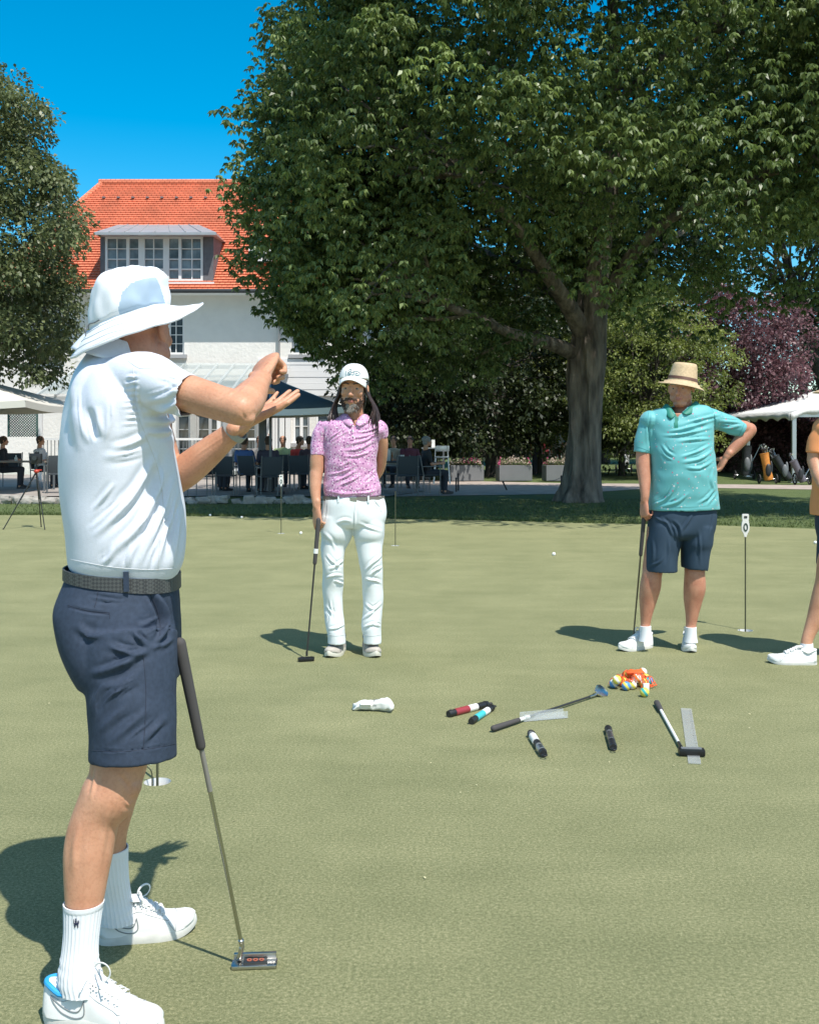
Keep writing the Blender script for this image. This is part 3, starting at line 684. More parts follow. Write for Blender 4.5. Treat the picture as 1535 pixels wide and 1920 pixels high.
# ================================================================ TERRACE THINGS
def mk_parasol(name, label, apex, half, drop, m, base, pole_r=.03, valance=.16, fringe=None, rz=0, sides=4):
    t = empty(name, base, label, 'parasol'); apex = Vector(apex); mb = MB()
    n = sides; ring = []
    for k in range(n):
        a = rz + 2 * math.pi * (k + .5) / n; ring.append((math.cos(a), math.sin(a)))
    hs_ = half / math.cos(math.pi / n)
    levels = [0, .25, .5, .75, 1]; rs = []
    per = 8
    for lv in levels:
        r = []
        for k in range(n):
            a, b = ring[k], ring[(k + 1) % n]
            for j in range(per):
                u = j / per; x = a[0] + (b[0] - a[0]) * u; y = a[1] + (b[1] - a[1]) * u
                sag = math.sin(math.pi * u) * .04 * lv * half
                r.append(Vector((apex.x + x * hs_ * lv, apex.y + y * hs_ * lv, apex.z - drop * (lv ** .93) - sag)))
        rs.append(r)
    rs[0] = [apex + (v - apex) * .001 + Vector(((rs[1][i] - apex).x * .03, (rs[1][i] - apex).y * .03, 0)) for i, v in enumerate(rs[0])]
    mb.rings(rs, False)
    can = mb.build('canopy', m, t, smooth=True, angle=15)
    mb = MB(); low = rs[-1]
    mb.rings([low, [v + Vector((0, 0, -valance)) for v in low]], False)
    va = mb.build('valance', fringe or m, t, smooth=False)
    for o_ in (can, va):
        md = o_.modifiers.new('thick', 'SOLIDIFY'); md.thickness = .006
    mb = MB(); b0 = Vector(base); mb.tube([b0, (apex.x, apex.y, apex.z + .05)], pole_r, seg=12); mb.build('pole', M_grey, t)
    mb = MB(); hub = apex + Vector((0, 0, -drop * .95 - .15))
    mb.tube([hub - Vector((0, 0, .06)), hub + Vector((0, 0, .06))], pole_r * 2, seg=12)
    for k in range(n):
        for j in (0, per // 2):
            v = rs[3][k * per + j]; mb.beam(hub, v - Vector((0, 0, .03)), .02, .02)
            mb.beam(rs[0][k * per + j] - Vector((0, 0, .03)), rs[4][k * per + j] - Vector((0, 0, .025)), .02, .02)
    mb.build('rib', M_alu, t)
    mb = MB(); mb.box(b0 + Vector((0, 0, .03)), (.6, .6, .06)); mb.tube([b0, b0 + Vector((0, 0, .35))], pole_r * 1.5, seg=12); mb.build('base', M_darkmetal, t, smooth=False)
    return t
M_canvas = mat('cream_canvas', (.66, .63, .57), .85, bump=.2, bscale=200)
M_bluecanvas = mat('blue_grey_canvas', (.058, .088, .112), .8, var=.25, vscale=3)
a_ = P(-55, 705, 26.2); mk_parasol('parasol', 'cream canvas parasol at the left edge above the terrace tables', a_, 2.1, .66, M_canvas, (a_.x, a_.y, .02))
a_ = P(507, 706, 25.0); mk_parasol('parasol', 'dark blue grey parasol with a white fringe behind the raised hands', a_, 1.66, .74, M_bluecanvas, (a_.x, a_.y, .02), .032, .14, M_trim, rz=R(7))
# thick round post beside it
t = empty('terrace_post', P(492, 0, 26).xy.to_3d(), 'thick grey post on the terrace beside the blue parasol pole', 'post')
mb = MB(); q_ = t.location; mb.tube([(q_.x, q_.y, .02), (q_.x, q_.y, 2.2)], .1, seg=16); mb.build('shaft', M_grey, t)
mb = MB(); mb.tube([(q_.x, q_.y, 2.2), (q_.x, q_.y, 2.27)], .14, seg=16); mb.build('cap', M_zinc, t)
mb = MB(); mb.tube([(q_.x, q_.y, .02), (q_.x, q_.y, .05)], .18, seg=16); mb.build('foot_plate', M_zinc, t)

M_sling = mat('charcoal_sling_fabric', (.05, .06, .07), .7, bump=.2, bscale=250)
M_chairm = mat('chair_frame_metal', (.17, .18, .19), .4, metal=.5)
def mk_chair():
    t = empty('terrace_chair', (0, 0, 0), 'dark chair', 'chair', 'chairs on the terrace')
    mb = MB(); mb.box((0, 0, .45), (.46, .46, .025)); mb.build('seat', M_sling, t, bevel=.008)
    mb = MB()
    rs = []
    for k in range(7):
        u = k / 6; z = .48 + u * .42; y = .22 + u * .09 + .02 * math.sin(u * 3)
        rs.append([Vector((-.22, y, z)), Vector((.22, y, z)), Vector((.22, y + .015, z)), Vector((-.22, y + .015, z))])
    mb.rings(rs, True); mb.build('backrest', M_sling, t, smooth=False)
    for sx in (-1, 1):
        mb = MB(); mb.tube([(sx * .24, .22, 0), (sx * .24, .23, .45), (sx * .24, .33, .92)], .014, seg=8); mb.build('leg', M_chairm, t)
        mb = MB(); mb.tube([(sx * .24, -.22, 0), (sx * .24, -.22, .64), ], .014, seg=8); mb.build('leg', M_chairm, t)
        mb = MB(); mb.box((sx * .245, .02, .655), (.045, .5, .022)); mb.build('armrest', M_chairm, t, bevel=.006)
    return t
chair0 = mk_chair(); first = [True]
def chair(x, Y, rz, label):
    o = chair0 if first[0] else copy_tree(chair0); first[0] = False
    o.location = (hx(x, Y), Y, .02); o.rotation_euler = (0, 0, R(rz)); o['label'] = label
def mk_table(x, Y, w_, d_, label, h=.74, top=None, name='terrace_table', cat='table', z=.02):
    t = empty(name, (hx(x, Y), Y, z), label, cat); c = Vector(t.location)
    mb = MB(); mb.box(c + Vector((0, 0, h - .02)), (w_, d_, .035)); mb.build('tabletop', top or M_sling, t, bevel=.006, smooth=False)
    for sx in (-1, 1):
        for sy in (-1, 1):
            mb = MB(); mb.box(c + Vector((sx * (w_ / 2 - .05), sy * (d_ / 2 - .05), h / 2 - .02)), (.04, .04, h - .04)); mb.build('leg', M_chairm, t, smooth=False)
    return t
chair(421, 24.6, 182, 'dark sling chair seen square from behind just right of the instructor shirt')
chair(565, 25.6, 172, 'dark sling chair seen from behind between the parasol pole and the man in pink')
chair(476, 25.2, 150, 'dark sling chair in shade below the blue parasol')
chair(764, 24.6, 180, 'dark sling chair with its back to the lawn just right of the man in pink')
chair(800, 25.0, 120, 'dark sling chair turned sideways carrying the grey haired diner')
chair(108, 25.6, 200, 'metal framed chair beside the left terrace table behind the tripod')
chair(378, 24.2, 165, 'dark sling chair close beside the white shirt, below the bare forearm')
chair(505, 24.0, 200, 'dark sling chair nearest the stone edging below the blue parasol')
chair(530, 26.2, 20, 'dark sling chair facing the lawn right of the parasol pole')
chair(635, 24.8, 170, 'dark sling chair mostly hidden behind the man in pink')
chair(735, 25.6, 90, 'dark sling chair turned sideways against the arm of the man in pink')
chair(700, 26.4, 160, 'dark sling chair partly hidden behind the man in pink')
chair(80, 28.2, 40, 'chair behind the left terrace table under the cream parasol')
chair(20, 28.4, 10, 'chair at the left edge beneath the cream parasol')
mk_table(40, 26.8, 1.5, .8, 'long terrace table under the cream parasol at the left', top=mat('wood_top', (.25, .2, .16), .6, var=.3, vscale=5))
mk_table(455, 26.6, 1.3, .8, 'terrace table between the raised arms of the instructor')
mk_table(535, 27.4, .9, .8, 'small dark terrace table behind the blue parasol pole')
mk_table(742, 26.6, 1.1, .8, 'dark terrace table with menu cards right of the man in pink')
mk_table(812, 31.5, .7, .7, 'tall grey bar table with a number stand beside the flower boxes', h=1.02, top=M_alu)
# bar stool
t = empty('bar_stool', (hx(828, 30.3), 30.3, .02), 'tall grey metal bar stool left of the first flower box', 'bar stool'); c = Vector(t.location)
mb = MB(); mb.box(c + Vector((0, 0, .76)), (.4, .4, .04)); mb.build('seat', M_alu, t, bevel=.01)
mb = MB(); mb.box(c + Vector((0.03, .19, 1.0)), (.38, .02, .16)); mb.build('backrest', M_alu, t, bevel=.006)
for sx, sy in ((-1, -1), (1, -1), (1, 1), (-1, 1)):
    mb = MB(); mb.beam(c + Vector((sx * .17, sy * .17, .75 if sy < 0 else 1.08)), c + Vector((sx * .23, sy * .23, 0)), .03, .03); mb.build('leg', M_alu, t, smooth=False)
mb = MB(); mb.box(c + Vector((0, -.2, .3)), (.4, .025, .025)); mb.box(c + Vector((0, .2, .3)), (.4, .025, .025)); mb.build('footrest', M_alu, t, smooth=False)
# small table things
M_card = mat('white_card', (.75, .75, .73), .6)
def card(x, Y, z, w_, h_, label, name='menu_card'):
    mb = MB(); c = Vector((hx(x, Y), Y, z)); mb.box(c + Vector((0, 0, .004)), (w_, .06, .008)); mb.box(c + Vector((0, 0, .008 + h_ / 2)), (w_, .006, h_))
    o = mb.build(name, M_card, None, smooth=False); props(o, label, 'card')
card(727, 26.5, .76, .12, .28, 'tall white menu card on the dark table just right of the man in pink')
card(754, 26.7, .76, .11, .14, 'small white card on the dark table left of the diners')
card(812, 31.5, 1.04, .1, .22, 'white number card on the tall bar table')
card(440, 26.5, .76, .1, .12, 'small white card on the table between the instructor arms')
def glass_thing(x, Y, z, h, r, m, label, name, cat):
    mb = MB(); c = (hx(x, Y), Y, z); mb.lathe([(r * .7, 0), (r, .01), (r, h * .6), (r * .45, h * .75), (r * .4, h)], c, 14, cap=True); o = mb.build(name, m); props(o, label, cat)
M_gl = mat('clear_glass', (.75, .8, .8), .05, alpha=.5, spec=.8)
glass_thing(448, 26.4, .76, .24, .035, mat('green_bottle_glass', (.03, .12, .05), .1), 'green bottle on the table between the instructor arms', 'bottle', 'bottle')
glass_thing(735, 26.4, .76, .22, .035, mat('amber_bottle_glass', (.25, .1, .03), .1), 'amber bottle on the dark table right of the man in pink', 'bottle', 'bottle')
glass_thing(748, 26.4, .76, .14, .035, M_gl, 'clear drinking glass on the dark table right of the man in pink', 'drinking_glass', 'glass')
glass_thing(30, 26.6, .76, .14, .04, M_gl, 'clear drinking glass on the left terrace table', 'drinking_glass', 'glass')

# flower boxes
M_planter = mat('grey_planter', (.17, .175, .18), .6, var=.12, vscale=3)
LM_flow = leaf_mat('petunia_leaves', (.06, .10, .03), (.16, .2, .08), .6, .3)
M_pink = mat('pink_petals', (.62, .10, .26), .6); M_palep = mat('pale_petals', (.62, .5, .42), .6)
for i, (x, lb_, pk) in enumerate([(873, 'grey flower box with pink petunias at its right end', .5), (963, 'grey flower box with pale faded flowers standing in the middle', .18), (1050, 'grey flower box half hidden by the thick grey trunk', .1)]):
    Y = 32.5; c = Vector((hx(x, Y), Y, .02)); t = empty('flower_box', c, lb_, 'flower box', 'flower boxes along the paving')
    mb = MB(); w_, d_, h_ = 1.02, .5, .47; rot = Matrix.Rotation(R(9), 3, 'Z')
    mb.box(c + Vector((0, 0, h_ / 2)), (w_, d_, h_), M=rot); mb.build('box', M_planter, t, bevel=.012, smooth=False)
    mb = MB(); mb.box(c + Vector((0, 0, h_ + .004)), (w_ - .06, d_ - .06, .02), M=rot); mb.build('soil', mat('soil', (.05, .035, .025), .95), t, smooth=False)
    rng = np.random.default_rng(50 + i); n = 900
    b = np.stack([rng.uniform(-.5, .5, n), rng.uniform(-.22, .22, n), h_ + rng.uniform(0, .24, n) * rng.uniform(.2, 1, n)], 1)
    b[:, 2] -= np.clip(np.abs(b[:, 0]) - .42, 0, 1) * 1.5
    V, Fq = leaves(b + np.array(c), unit(rng.normal(0, 1, (n, 3)) + [0, -.3, .5]), rng.uniform(.03, .08, n), rng.uniform(.01, .02, n), rng)
    np_mesh('leaves', V, Fq, LM_flow, t, rng.uniform(0, 1, n))
    m_ = 170; bb = b[rng.permutation(n)[:m_]] + np.array([0, -.03, .05]); ispk = (bb[:, 0] > (-.1 if i == 0 else -9)) & (rng.uniform(0, 1, m_) < pk) if i == 0 else ((bb[:, 0] < -.4) | (bb[:, 0] > .42)) & (rng.uniform(0, 1, m_) < .8)
    for nm, sel, m in (('pink_flowers', ispk, M_pink), ('pale_flowers', ~ispk, M_palep)):
        q = bb[sel]
        if len(q) == 0: continue
        q5 = np.repeat(q, 5, 0); az = np.tile(np.arange(5) * 1.2566, len(q)); dr = np.stack([np.cos(az), -np.ones(len(az)) * .5, np.sin(az)], 1)
        V, Fq = leaves(q5 + np.array(c), dr, np.full(len(q5), .035), np.full(len(q5), .014), rng, 0)
        np_mesh(nm, V, Fq, m, t)
def hull_fuse_lite(name, mb, m, parent, voxel):
    o = mb.build('tmp', m, None, smooth=False); md = o.modifiers.new('r', 'REMESH'); md.mode = 'VOXEL'; md.voxel_size = voxel
    me = bpy.data.meshes.new_from_object(o.evaluated_get(bpy.context.evaluated_depsgraph_get())); bpy.data.objects.remove(o); me.name = name
    o = bpy.data.objects.new(name, me); C.objects.link(o); place(o, parent); return o
# low stone edging and its stones
M_stone = mat('pale_stone', (.42, .39, .35), .9, var=.45, vscale=6, bump=.6, bscale=14)
rng = np.random.default_rng(4)
st = empty('stone_edging', G(230, 944), 'low rough pale stone edging between lawn and terrace', 'stone edging')
for k in range(34):
    x = -30 + k * 20.5; q = G(x, 944); w_ = rng.uniform(.24, .34); h_ = rng.uniform(.10, .19)
    mb = MB()
    for j in range(3): mb.box((q.x + rng.uniform(-.08, .08), q.y + rng.uniform(-.04, .04), h_ * (.15 + .3 * j)), (w_ * rng.uniform(.7, 1), rng.uniform(.14, .22), h_ * .42), rz=rng.uniform(-.2, .2))
    mb.v = [tuple(Vector(v) + noise.noise_vector(Vector(v) * 9) * .03) for v in mb.v]
    hull_fuse_lite('stone', mb, M_stone, st, .022)
# rope stakes
for x, y0, y1, dx, lb_ in ((855, 922, 897, 0, 'short dark stake left of the pair on the lawn edge'), (859, 920, 889, 0, 'taller dark stake of the pair on the lawn edge'), (951, 919, 904, 4, 'leaning dark stake in front of the middle flower box'), (1052, 916, 893, 0, 'dark stake with a rope loop beside the thick trunk')):
    q = G(x, y0); h_ = (y0 - y1) * q.y / F; t = empty('rope_stake', q, lb_, 'stake', 'stakes along the lawn edge')
    mb = MB(); top = q + Vector((-dx * q.y / F * 2, 0, h_)); mb.tube([q - Vector((0, 0, .03)), top], .02, seg=8); mb.build('shaft', M_black, t)
    mb = MB(); mb.ell(top, .026, seg=8, rows=6); mb.build('knob', M_black, t)
q = G(1052, 916); mb = MB(); a = q + Vector((0, 0, .29)); b = G(1028, 912) + Vector((0, 0, .16))
mb.tube([a, a.lerp(b, .5) - Vector((0, 0, .03)), b], .008, seg=6, sub=4); o = mb.build('rope', M_alu); props(o, 'pale rope running from the stake beside the thick trunk', 'rope')

# ---- tripod with camera
fl, fr_ = G(6, 993), G(84, 993); fm = Vector(((fl.x + fr_.x) / 2 + .1, fl.y + .45, 0)); top = Vector(((62 - CX) * fl.y / F, fl.y + .15, .86))
t = empty('tripod', (top.x, top.y, 0), 'thin black camera tripod with red joints standing on the green at the left edge', 'tripod')
for f in (fl, fr_, fm):
    mb = MB(); mid = top.lerp(f, .5); mb.tube([top, mid], .012, seg=8); mb.tube([mid, f], .008, seg=8); mb.ell(f + Vector((0, 0, .008)), .012, seg=8, rows=6); mb.build('leg', M_black, t)
mb = MB(); mb.tube([top - Vector((0, 0, .1)), top + Vector((0, 0, .1))], .014, seg=8); mb.build('centre_column', M_black, t)
mb = MB(); mb.ell(top, (.045, .045, .03), seg=12, rows=8); mb.box(top + Vector((.05, 0, .02)), (.05, .02, .02)); mb.build('joint', mat('red_anodised', (.45, .05, .03), .4), t)
t2 = empty('video_camera', top + Vector((0, 0, .1)), 'small black video camera mounted on the thin tripod', 'camera'); c = Vector(t2.location)
mb = MB(); mb.box(c + Vector((0, 0, .09)), (.15, .09, .15)); mb.build('housing', M_black, t2, bevel=.01)
mb = MB(); mb.tube([c + Vector((0, -.045, .1)), c + Vector((0, -.1, .1))], .035, seg=16); mb.build('lens', M_darkmetal, t2)
mb = MB(); mb.box(c + Vector((0, .02, .18)), (.05, .06, .03)); mb.build('viewfinder', M_black, t2, bevel=.005)

# ---- marquee at the right
M_pvc = mat('white_tent_fabric', (.72, .72, .70), .6, var=.06, vscale=2)
mx0, mx1, my0, my1 = 11.36, 18.6, 31.5, 40.2; ez = 2.07; rx_, rz_ = 15.2, 3.0
t = empty('marquee', ((mx0 + mx1) / 2, (my0 + my1) / 2, 0), 'white marquee with a pleated fabric roof at the right edge', 'marquee')
mb = MB(); rs = []; n = 150
for k in range(n + 1):
    y = my0 + (my1 - my0) * k / n; rr = .055 * abs(math.sin(math.pi * k / 9.5)) ** .6 - .02
    prof = [(mx0 - .12, ez - .02), (mx0 + .3, ez + .08), ((mx0 + rx_) / 2, (ez + rz_) / 2 - .05), (rx_, rz_), ((mx1 + rx_) / 2, (ez + rz_) / 2 - .05), (mx1 + .1, ez)]
    rs.append([Vector((px_, y, pz_ + rr * (1.6 if i not in (0, 5) else .6))) for i, (px_, pz_) in enumerate(prof)])
mb.rings(rs, False, closed=False); o = mb.build('roof', M_pvc, t, angle=30); md = o.modifiers.new('t', 'SOLIDIFY'); md.thickness = .01
mb = MB()
def val(a, b, n, d=.24):
    top_ = [a.lerp(b, k / n) for k in range(n + 1)]; nr = (b - a).cross(Vector((0, 0, 1))).normalized()
    lo = [v - Vector((0, 0, d * (.8 + .2 * math.cos(2 * math.pi * k / 8)))) + nr * .02 * math.sin(k * .9) for k, v in enumerate(top_)]
    mb.rings([top_, lo], False, closed=False)
val(Vector((mx0 - .12, my1, ez)), Vector((mx0 - .12, my0, ez)), 64); val(Vector((mx0 - .12, my0 - .02, ez)), Vector((rx_, my0 - .02, rz_)), 40); val(Vector((rx_, my0 - .02, rz_)), Vector((mx1, my0 - .02, ez)), 40)
o = mb.build('valance', M_pvc, t, angle=60); md = o.modifiers.new('t', 'SOLIDIFY'); md.thickness = .008
for x, y in ((mx0, my0 + .05), (mx0, (my0 + my1) / 2), (mx0, my1 - .1), (mx1, my0 + .05), (mx1, my1 - .1)):
    mb = MB(); mb.box((x, y, ez / 2 - .03), (.12, .12, ez - .05)); mb.box((x, y, .01), (.26, .26, .02)); mb.build('post', M_alu, t, smooth=False, bevel=.004)
mb = MB(); mb.beam((mx0, my0 + .05, ez - .1), (mx0, my1 - .1, ez - .1), .08, .1); mb.beam((mx0 + .07, my0 + .05, ez - .08), (mx1 - .07, my0 + .05, ez - .08), .08, .1)
for y in (my0 + .06, (my0 + my1) / 2, my1 - .1): mb.beam((mx0, y, ez - .02), (rx_, y, rz_ - .08), .07, .07); mb.beam((rx_, y, rz_ - .08), (mx1, y, ez - .02), .07, .07)
mb.build('beam', M_alu, t, smooth=False)

# ---- golf bags on trolleys
def golf_bag(x, y, hgt, m, m2, label, tilt=(0, 0), trolley=True, handle=None, wheel=.14, rz=0):
    q = G(x, y); t = empty('golf_bag', q, label, 'golf bag'); s = hgt / 1.0
    ax = Vector((math.sin(R(tilt[0])), math.sin(R(tilt[1])), 1)).normalized(); z0 = .12 * s if trolley else .02
    b0 = q + Vector((0, 0, z0)); b1 = b0 + ax * .82 * s
    mb = MB(); mb.tube([b0, b0 + ax * .1 * s, b0 + ax * .4 * s, b1 - ax * .06 * s, b1], [(.13 * s, .13 * s), (.135 * s, .135 * s), (.115 * s, .12 * s), (.13 * s, .13 * s), (.14 * s, .14 * s)], seg=20, sub=2); mb.build('bag', m, t)
    mb = MB(); pc = b0 + ax * .3 * s + Vector((.0, -.12 * s, 0)); mb.ell(pc, (.09 * s, .06 * s, .2 * s), seg=12, rows=8); pc = b0 + ax * .35 * s + Vector((.12 * s, -.02, 0)); mb.ell(pc, (.05 * s, .07 * s, .24 * s), seg=12, rows=8); mb.build('pocket', m2, t)
    rng = random.Random(int(x)); 
    for k in range(7):
        a = rng.uniform(0, 6.28); r = rng.uniform(.02, .09) * s; o_ = Vector((math.cos(a) * r, math.sin(a) * r, 0))
        L_ = rng.uniform(.12, .26) * s; e = b1 + o_ + ax * L_
        mb = MB(); mb.tube([b1 + o_ - ax * .05, e], .006 * s, seg=6)
        if k < 3: mb.ell(e, (.055 * s, .04 * s, .05 * s), seg=10, rows=8)
        else: mb.box(e + Vector((.02, 0, .01)), (.07 * s, .02 * s, .05 * s), rz=a)
        mb.build('club', M_black if k < 3 else M_steel, t)
    if trolley:
        for sx in (-1, 1):
            c = q + Vector((sx * .26 * s, .1, wheel)); mb = MB(); Mx = Matrix.Rotation(R(90), 3, 'Y')
            mb.lathe([(wheel - .03, -.02), (wheel, -.015), (wheel, .015), (wheel - .03, .02)], c, 20, Mx, closed_prof=True)
            for k in range(3): 
                a = k * math.pi / 3; v = Vector((0, math.cos(a), math.sin(a))) * (wheel - .02); mb.beam(c - v, c + v, .012, .012)
            mb.build('wheel', M_rubber, t)
        mb = MB(); mb.tube([q + Vector((-.26 * s, .1, wheel)), q + Vector((.26 * s, .1, wheel))], .012, seg=6)
        hp = handle or Vector((.45, .1, .95))
        mb.tube([q + Vector((0, .12, .1)), q + hp * .55 * s + Vector((0, .1, 0)), q + hp * s], .014, seg=8); mb.tube([q + hp * s + Vector((0, -.12, 0)), q + hp * s + Vector((0, .12, 0))], .016, seg=8)
        mb.build('trolley_frame', M_alu, t)
    return t
M_orange = mat('orange_nylon', (.75, .28, .05), .5, var=.3, vscale=9); M_blk = mat('black_nylon', (.03, .032, .036), .5, var=.3, vscale=9); M_whiteny = mat('white_nylon', (.66, .66, .66), .5)
golf_bag(1397, 899, 1.15, M_blk, M_grey, 'black golf bag with chrome club heads standing left of the orange one', (3, 0))
golf_bag(1441, 907, .95, M_orange, M_blk, 'orange golf bag with a white top standing under the marquee', (-10, 0), handle=Vector((-.02, .1, 1.1)))
golf_bag(1478, 905, .95, M_blk, M_grey, 'black golf bag lying back on a trolley with a long white handle', (-38, 0), handle=Vector((-.62, 0, .98)))
golf_bag(1506, 909, .8, mat('purple_grey_nylon', (.12, .11, .13), .5), M_blk, 'grey striped golf bag leaning beside the marquee corner post', (-30, 0), wheel=.17)
golf_bag(1527, 903, 1.0, M_blk, M_blk, 'black golf bag at the very right edge beneath the marquee')
golf_bag(1022, 881, 1.2, mat('dark_red_nylon', (.22, .03, .04), .5), M_blk, 'dark red golf bag seen left of the thick grey trunk')
golf_bag(1043, 884, 1.2, M_blk, M_whiteny, 'black golf bag with a white pocket right beside the thick grey trunk')
golf_bag(985, 884, 1.1, M_blk, M_grey, 'black golf bag standing behind the middle flower box')
golf_bag(1170, 886, 1.1, M_blk, M_whiteny, 'black golf bag between the thick trunk and the man in turquoise')
# ================================================================ THINGS ON THE GREEN
M_chalk = mat('white_cup_liner', (.8, .8, .78), .6)
M_pinshaft = mat('pin_shaft', (.09, .095, .06), .35, metal=.3)
for i, c in enumerate(CUPS):
    # cup: white lined hole in the turf
    mb = MB(); mb.lathe([(.0537, -.001), (.0537, -.13), (.0, -.13)], c, 32); mb.lathe([(.0537, -.001), (.056, -.001), (.056, -.14), (0, -.14)], c, 32)
    o = mb.build('hole_cup', M_chalk, smooth=True)
    props(o, ['white lined hole in the green right behind the bare knee of the instructor', 'white lined hole at the foot of the number pin right of the man in turquoise', 'small hole in the green between the instructor and the man in pink', 'small hole in the green right of the white trousers'][i], 'golf hole', 'holes in the putting green')
def pin(c, label, full=True, hgt=.83):
    t = empty('flagstick', c, label, 'flagstick', 'practice pins in the holes'); c = Vector(c)
    mb = MB(); mb.tube([c + Vector((0, 0, -.12)), c + Vector((0, 0, hgt - .14))], .0055, seg=10); mb.build('shaft', M_pinshaft, t)
    if not full: return
    # number head: white plate with a slot above and an oval ring with a zero
    def plate(outline, z0, z1): return outline
    z = hgt - .16; pr = [(0.008, 0), (.012, .02), (.026, .045), (.029, .075), (.025, .105), (.021, .12), (.024, .128), (.024, .158), (.02, .165)]
    poly = [(x, y) for x, y in pr] + [(-x, y) for x, y in pr[::-1]]
    Mx = Matrix(((1, 0, 0), (0, 0, 1), (0, 1, 0)))
    mb = MB(); mb.prism(poly, -.006, .006, Mx, c + Vector((0, 0, z))); hd = mb.build('number_head', M_white, t, bevel=.0015, smooth=False)
    mb = MB(); mb.box(c + Vector((0, -.0075, z + .144)), (.022, .004, .013)); mb.build('slot', M_black, hd, smooth=False)
    rs = []
    for r1, yy in ((1.0, -.0075), (1.0, -.009), (.5, -.009), (.5, -.0075)):
        rs.append([c + Vector((.0165 * r1 * math.cos(a), yy, z + .07 + (.030 * r1 + (0 if r1 > .9 else .004)) * math.sin(a))) for a in [2 * math.pi * k / 28 for k in range(28)]])
    mb = MB(); mb.rings(rs, False); mb.build('number_zero', mat('dark_green_print', (.03, .06, .05), .5), hd, smooth=False)
pin(CUPS[1], 'practice pin with a white number zero head right of the man in turquoise')
pin(CUPS[2], 'small distant practice pin between the instructor and the man in pink')
pin(CUPS[3], 'small distant practice pin without a head just right of the white trousers', False)
# pin in the near hole: bare thin shaft with a bent lever
t = empty('flagstick', CUPS[0], 'bare dark pin in the near hole behind the bare knee of the instructor', 'flagstick', 'practice pins in the holes'); c = Vector(CUPS[0])
mb = MB(); mb.tube([c + Vector((0, 0, -.12)), c + Vector((0, 0, .70))], .0055, seg=10); mb.build('shaft', M_pinshaft, t)
mb = MB(); mb.tube([c + Vector((-.022, .0, -.06)), c + Vector((-.022, 0, .03)), c + Vector((-.04, 0, .06)), c + Vector((-.10, .01, .10))], .003, seg=8, sub=4); mb.build('lever', M_pinshaft, t)

M_ball = mat('golf_ball_white', (.8, .8, .8), .3, bump=.3, bscale=500)
def golf_ball(c, m, label, r=.0214, name='golf_ball', group=None):
    mb = MB(); mb.ell(Vector(c) + Vector((0, 0, r - .002)), r, seg=16, rows=12); o = mb.build(name, m); return props(o, label, 'golf ball', group)
for x, y, lb_ in ((564, 1002, 'white golf ball lying left of the hand on the putter of the man in pink'), (453, 972, 'tiny white ball on the far edge of the green left of the small pins'), (394, 968, 'tiny white ball on the far edge of the green right beside the instructor shirt'), (1038, 1042, 'small white ball far out between the man in pink and the man in turquoise'), (1528, 1020, 'tiny white ball at the right edge of the green behind the partly seen golfer')):
    golf_ball(G(x, y), M_ball, lb_)

# ---- net of coloured practice balls
pile = empty('ball_net', G(1185, 1288), 'orange mesh net full of striped practice balls lying on the green', 'ball net'); pc = Vector(pile.location)
BC = {'y': (.72, .62, .10), 'b': (.08, .28, .62), 'r': (.72, .10, .04), 'w': (.75, .72, .66), 'p': (.62, .40, .52), 't': (.05, .42, .40), 'o': (.75, .22, .04)}
def ball_mat(a, b):
    m = mat('ball_%s_%s' % (a, b), BC[a], .4); n, l, bb = nd(m); tc = n.new('ShaderNodeTexCoord'); sx = n.new('ShaderNodeSeparateXYZ'); l.new(tc.outputs['Normal'], sx.inputs[0])
    s = math_node(n, l, 'ADD', math_node(n, l, 'MULTIPLY', sx.outputs[0], .8), math_node(n, l, 'MULTIPLY', sx.outputs[2], .6))
    s2 = math_node(n, l, 'ABSOLUTE', s); l.new(ramp(n, l, s2, [(.0, BC[b]), (.28, BC[a])], 'CONSTANT'), bb.inputs['Base Color']); return m
bl = [(1151, 1286, 'b', 'w'), (1158, 1290, 'y', 'w'), (1166, 1272, 'p', 'w'), (1176, 1293, 'b', 'y'), (1187, 1290, 'w', 'y'), (1195, 1289, 'w', 'o'), (1205, 1284, 'y', 'w'), (1184, 1280, 'w', 'r'), (1215, 1280, 'b', 't'), (1174, 1276, 'o', 'y'), (1196, 1274, 'r', 'w'), (1186, 1264, 'r', 'o'), (1207, 1272, 'y', 'o'), (1168, 1282, 'y', 'o'), (1178, 1268, 'o', 'w'), (1200, 1266, 'w', 'o')]
colname = {'y': 'yellow', 'b': 'blue', 'r': 'red', 'w': 'white', 'p': 'pale pink', 't': 'teal', 'o': 'orange'}
pos = []
for i, (x, y, a, b) in enumerate(bl):
    q = G(x, y + 5); q.x = pc.x + (q.x - pc.x); q.y = pc.y + (q.y - pc.y) * .7
    z = .025
    for w_ in pos:
        d = (q.xy - w_.xy).length
        if d < .043: z = max(z, w_.z + math.sqrt(.0025 - min(d, .049) ** 2) * .8)
    q.z = z; pos.append(q)
    mb = MB(); mb.ell(q, .025, seg=16, rows=12); o = mb.build('practice_ball', ball_mat(a, b))
    side = 'left' if x < 1172 else ('right' if x > 1200 else 'middle')
    props(o, '%s and %s practice ball at the %s %s of the net' % (colname[a], colname[b], 'front' if y > 1279 else 'back', side), 'ball', 'practice balls in the net')
M_net = mat('orange_netting', (.85, .13, .03), .5)
mb = MB(); rngn = random.Random(5)
def net_h(x, y):
    h = .012
    for q in pos:
        d = math.hypot(x - q.x, y - q.y)
        if d < .03: h = max(h, q.z + math.sqrt(max(0, .0285 ** 2 - d * d)) if d < .0285 else h)
        elif d < .05: h = max(h, (q.z) * (1 - (d - .03) / .02))
    return h
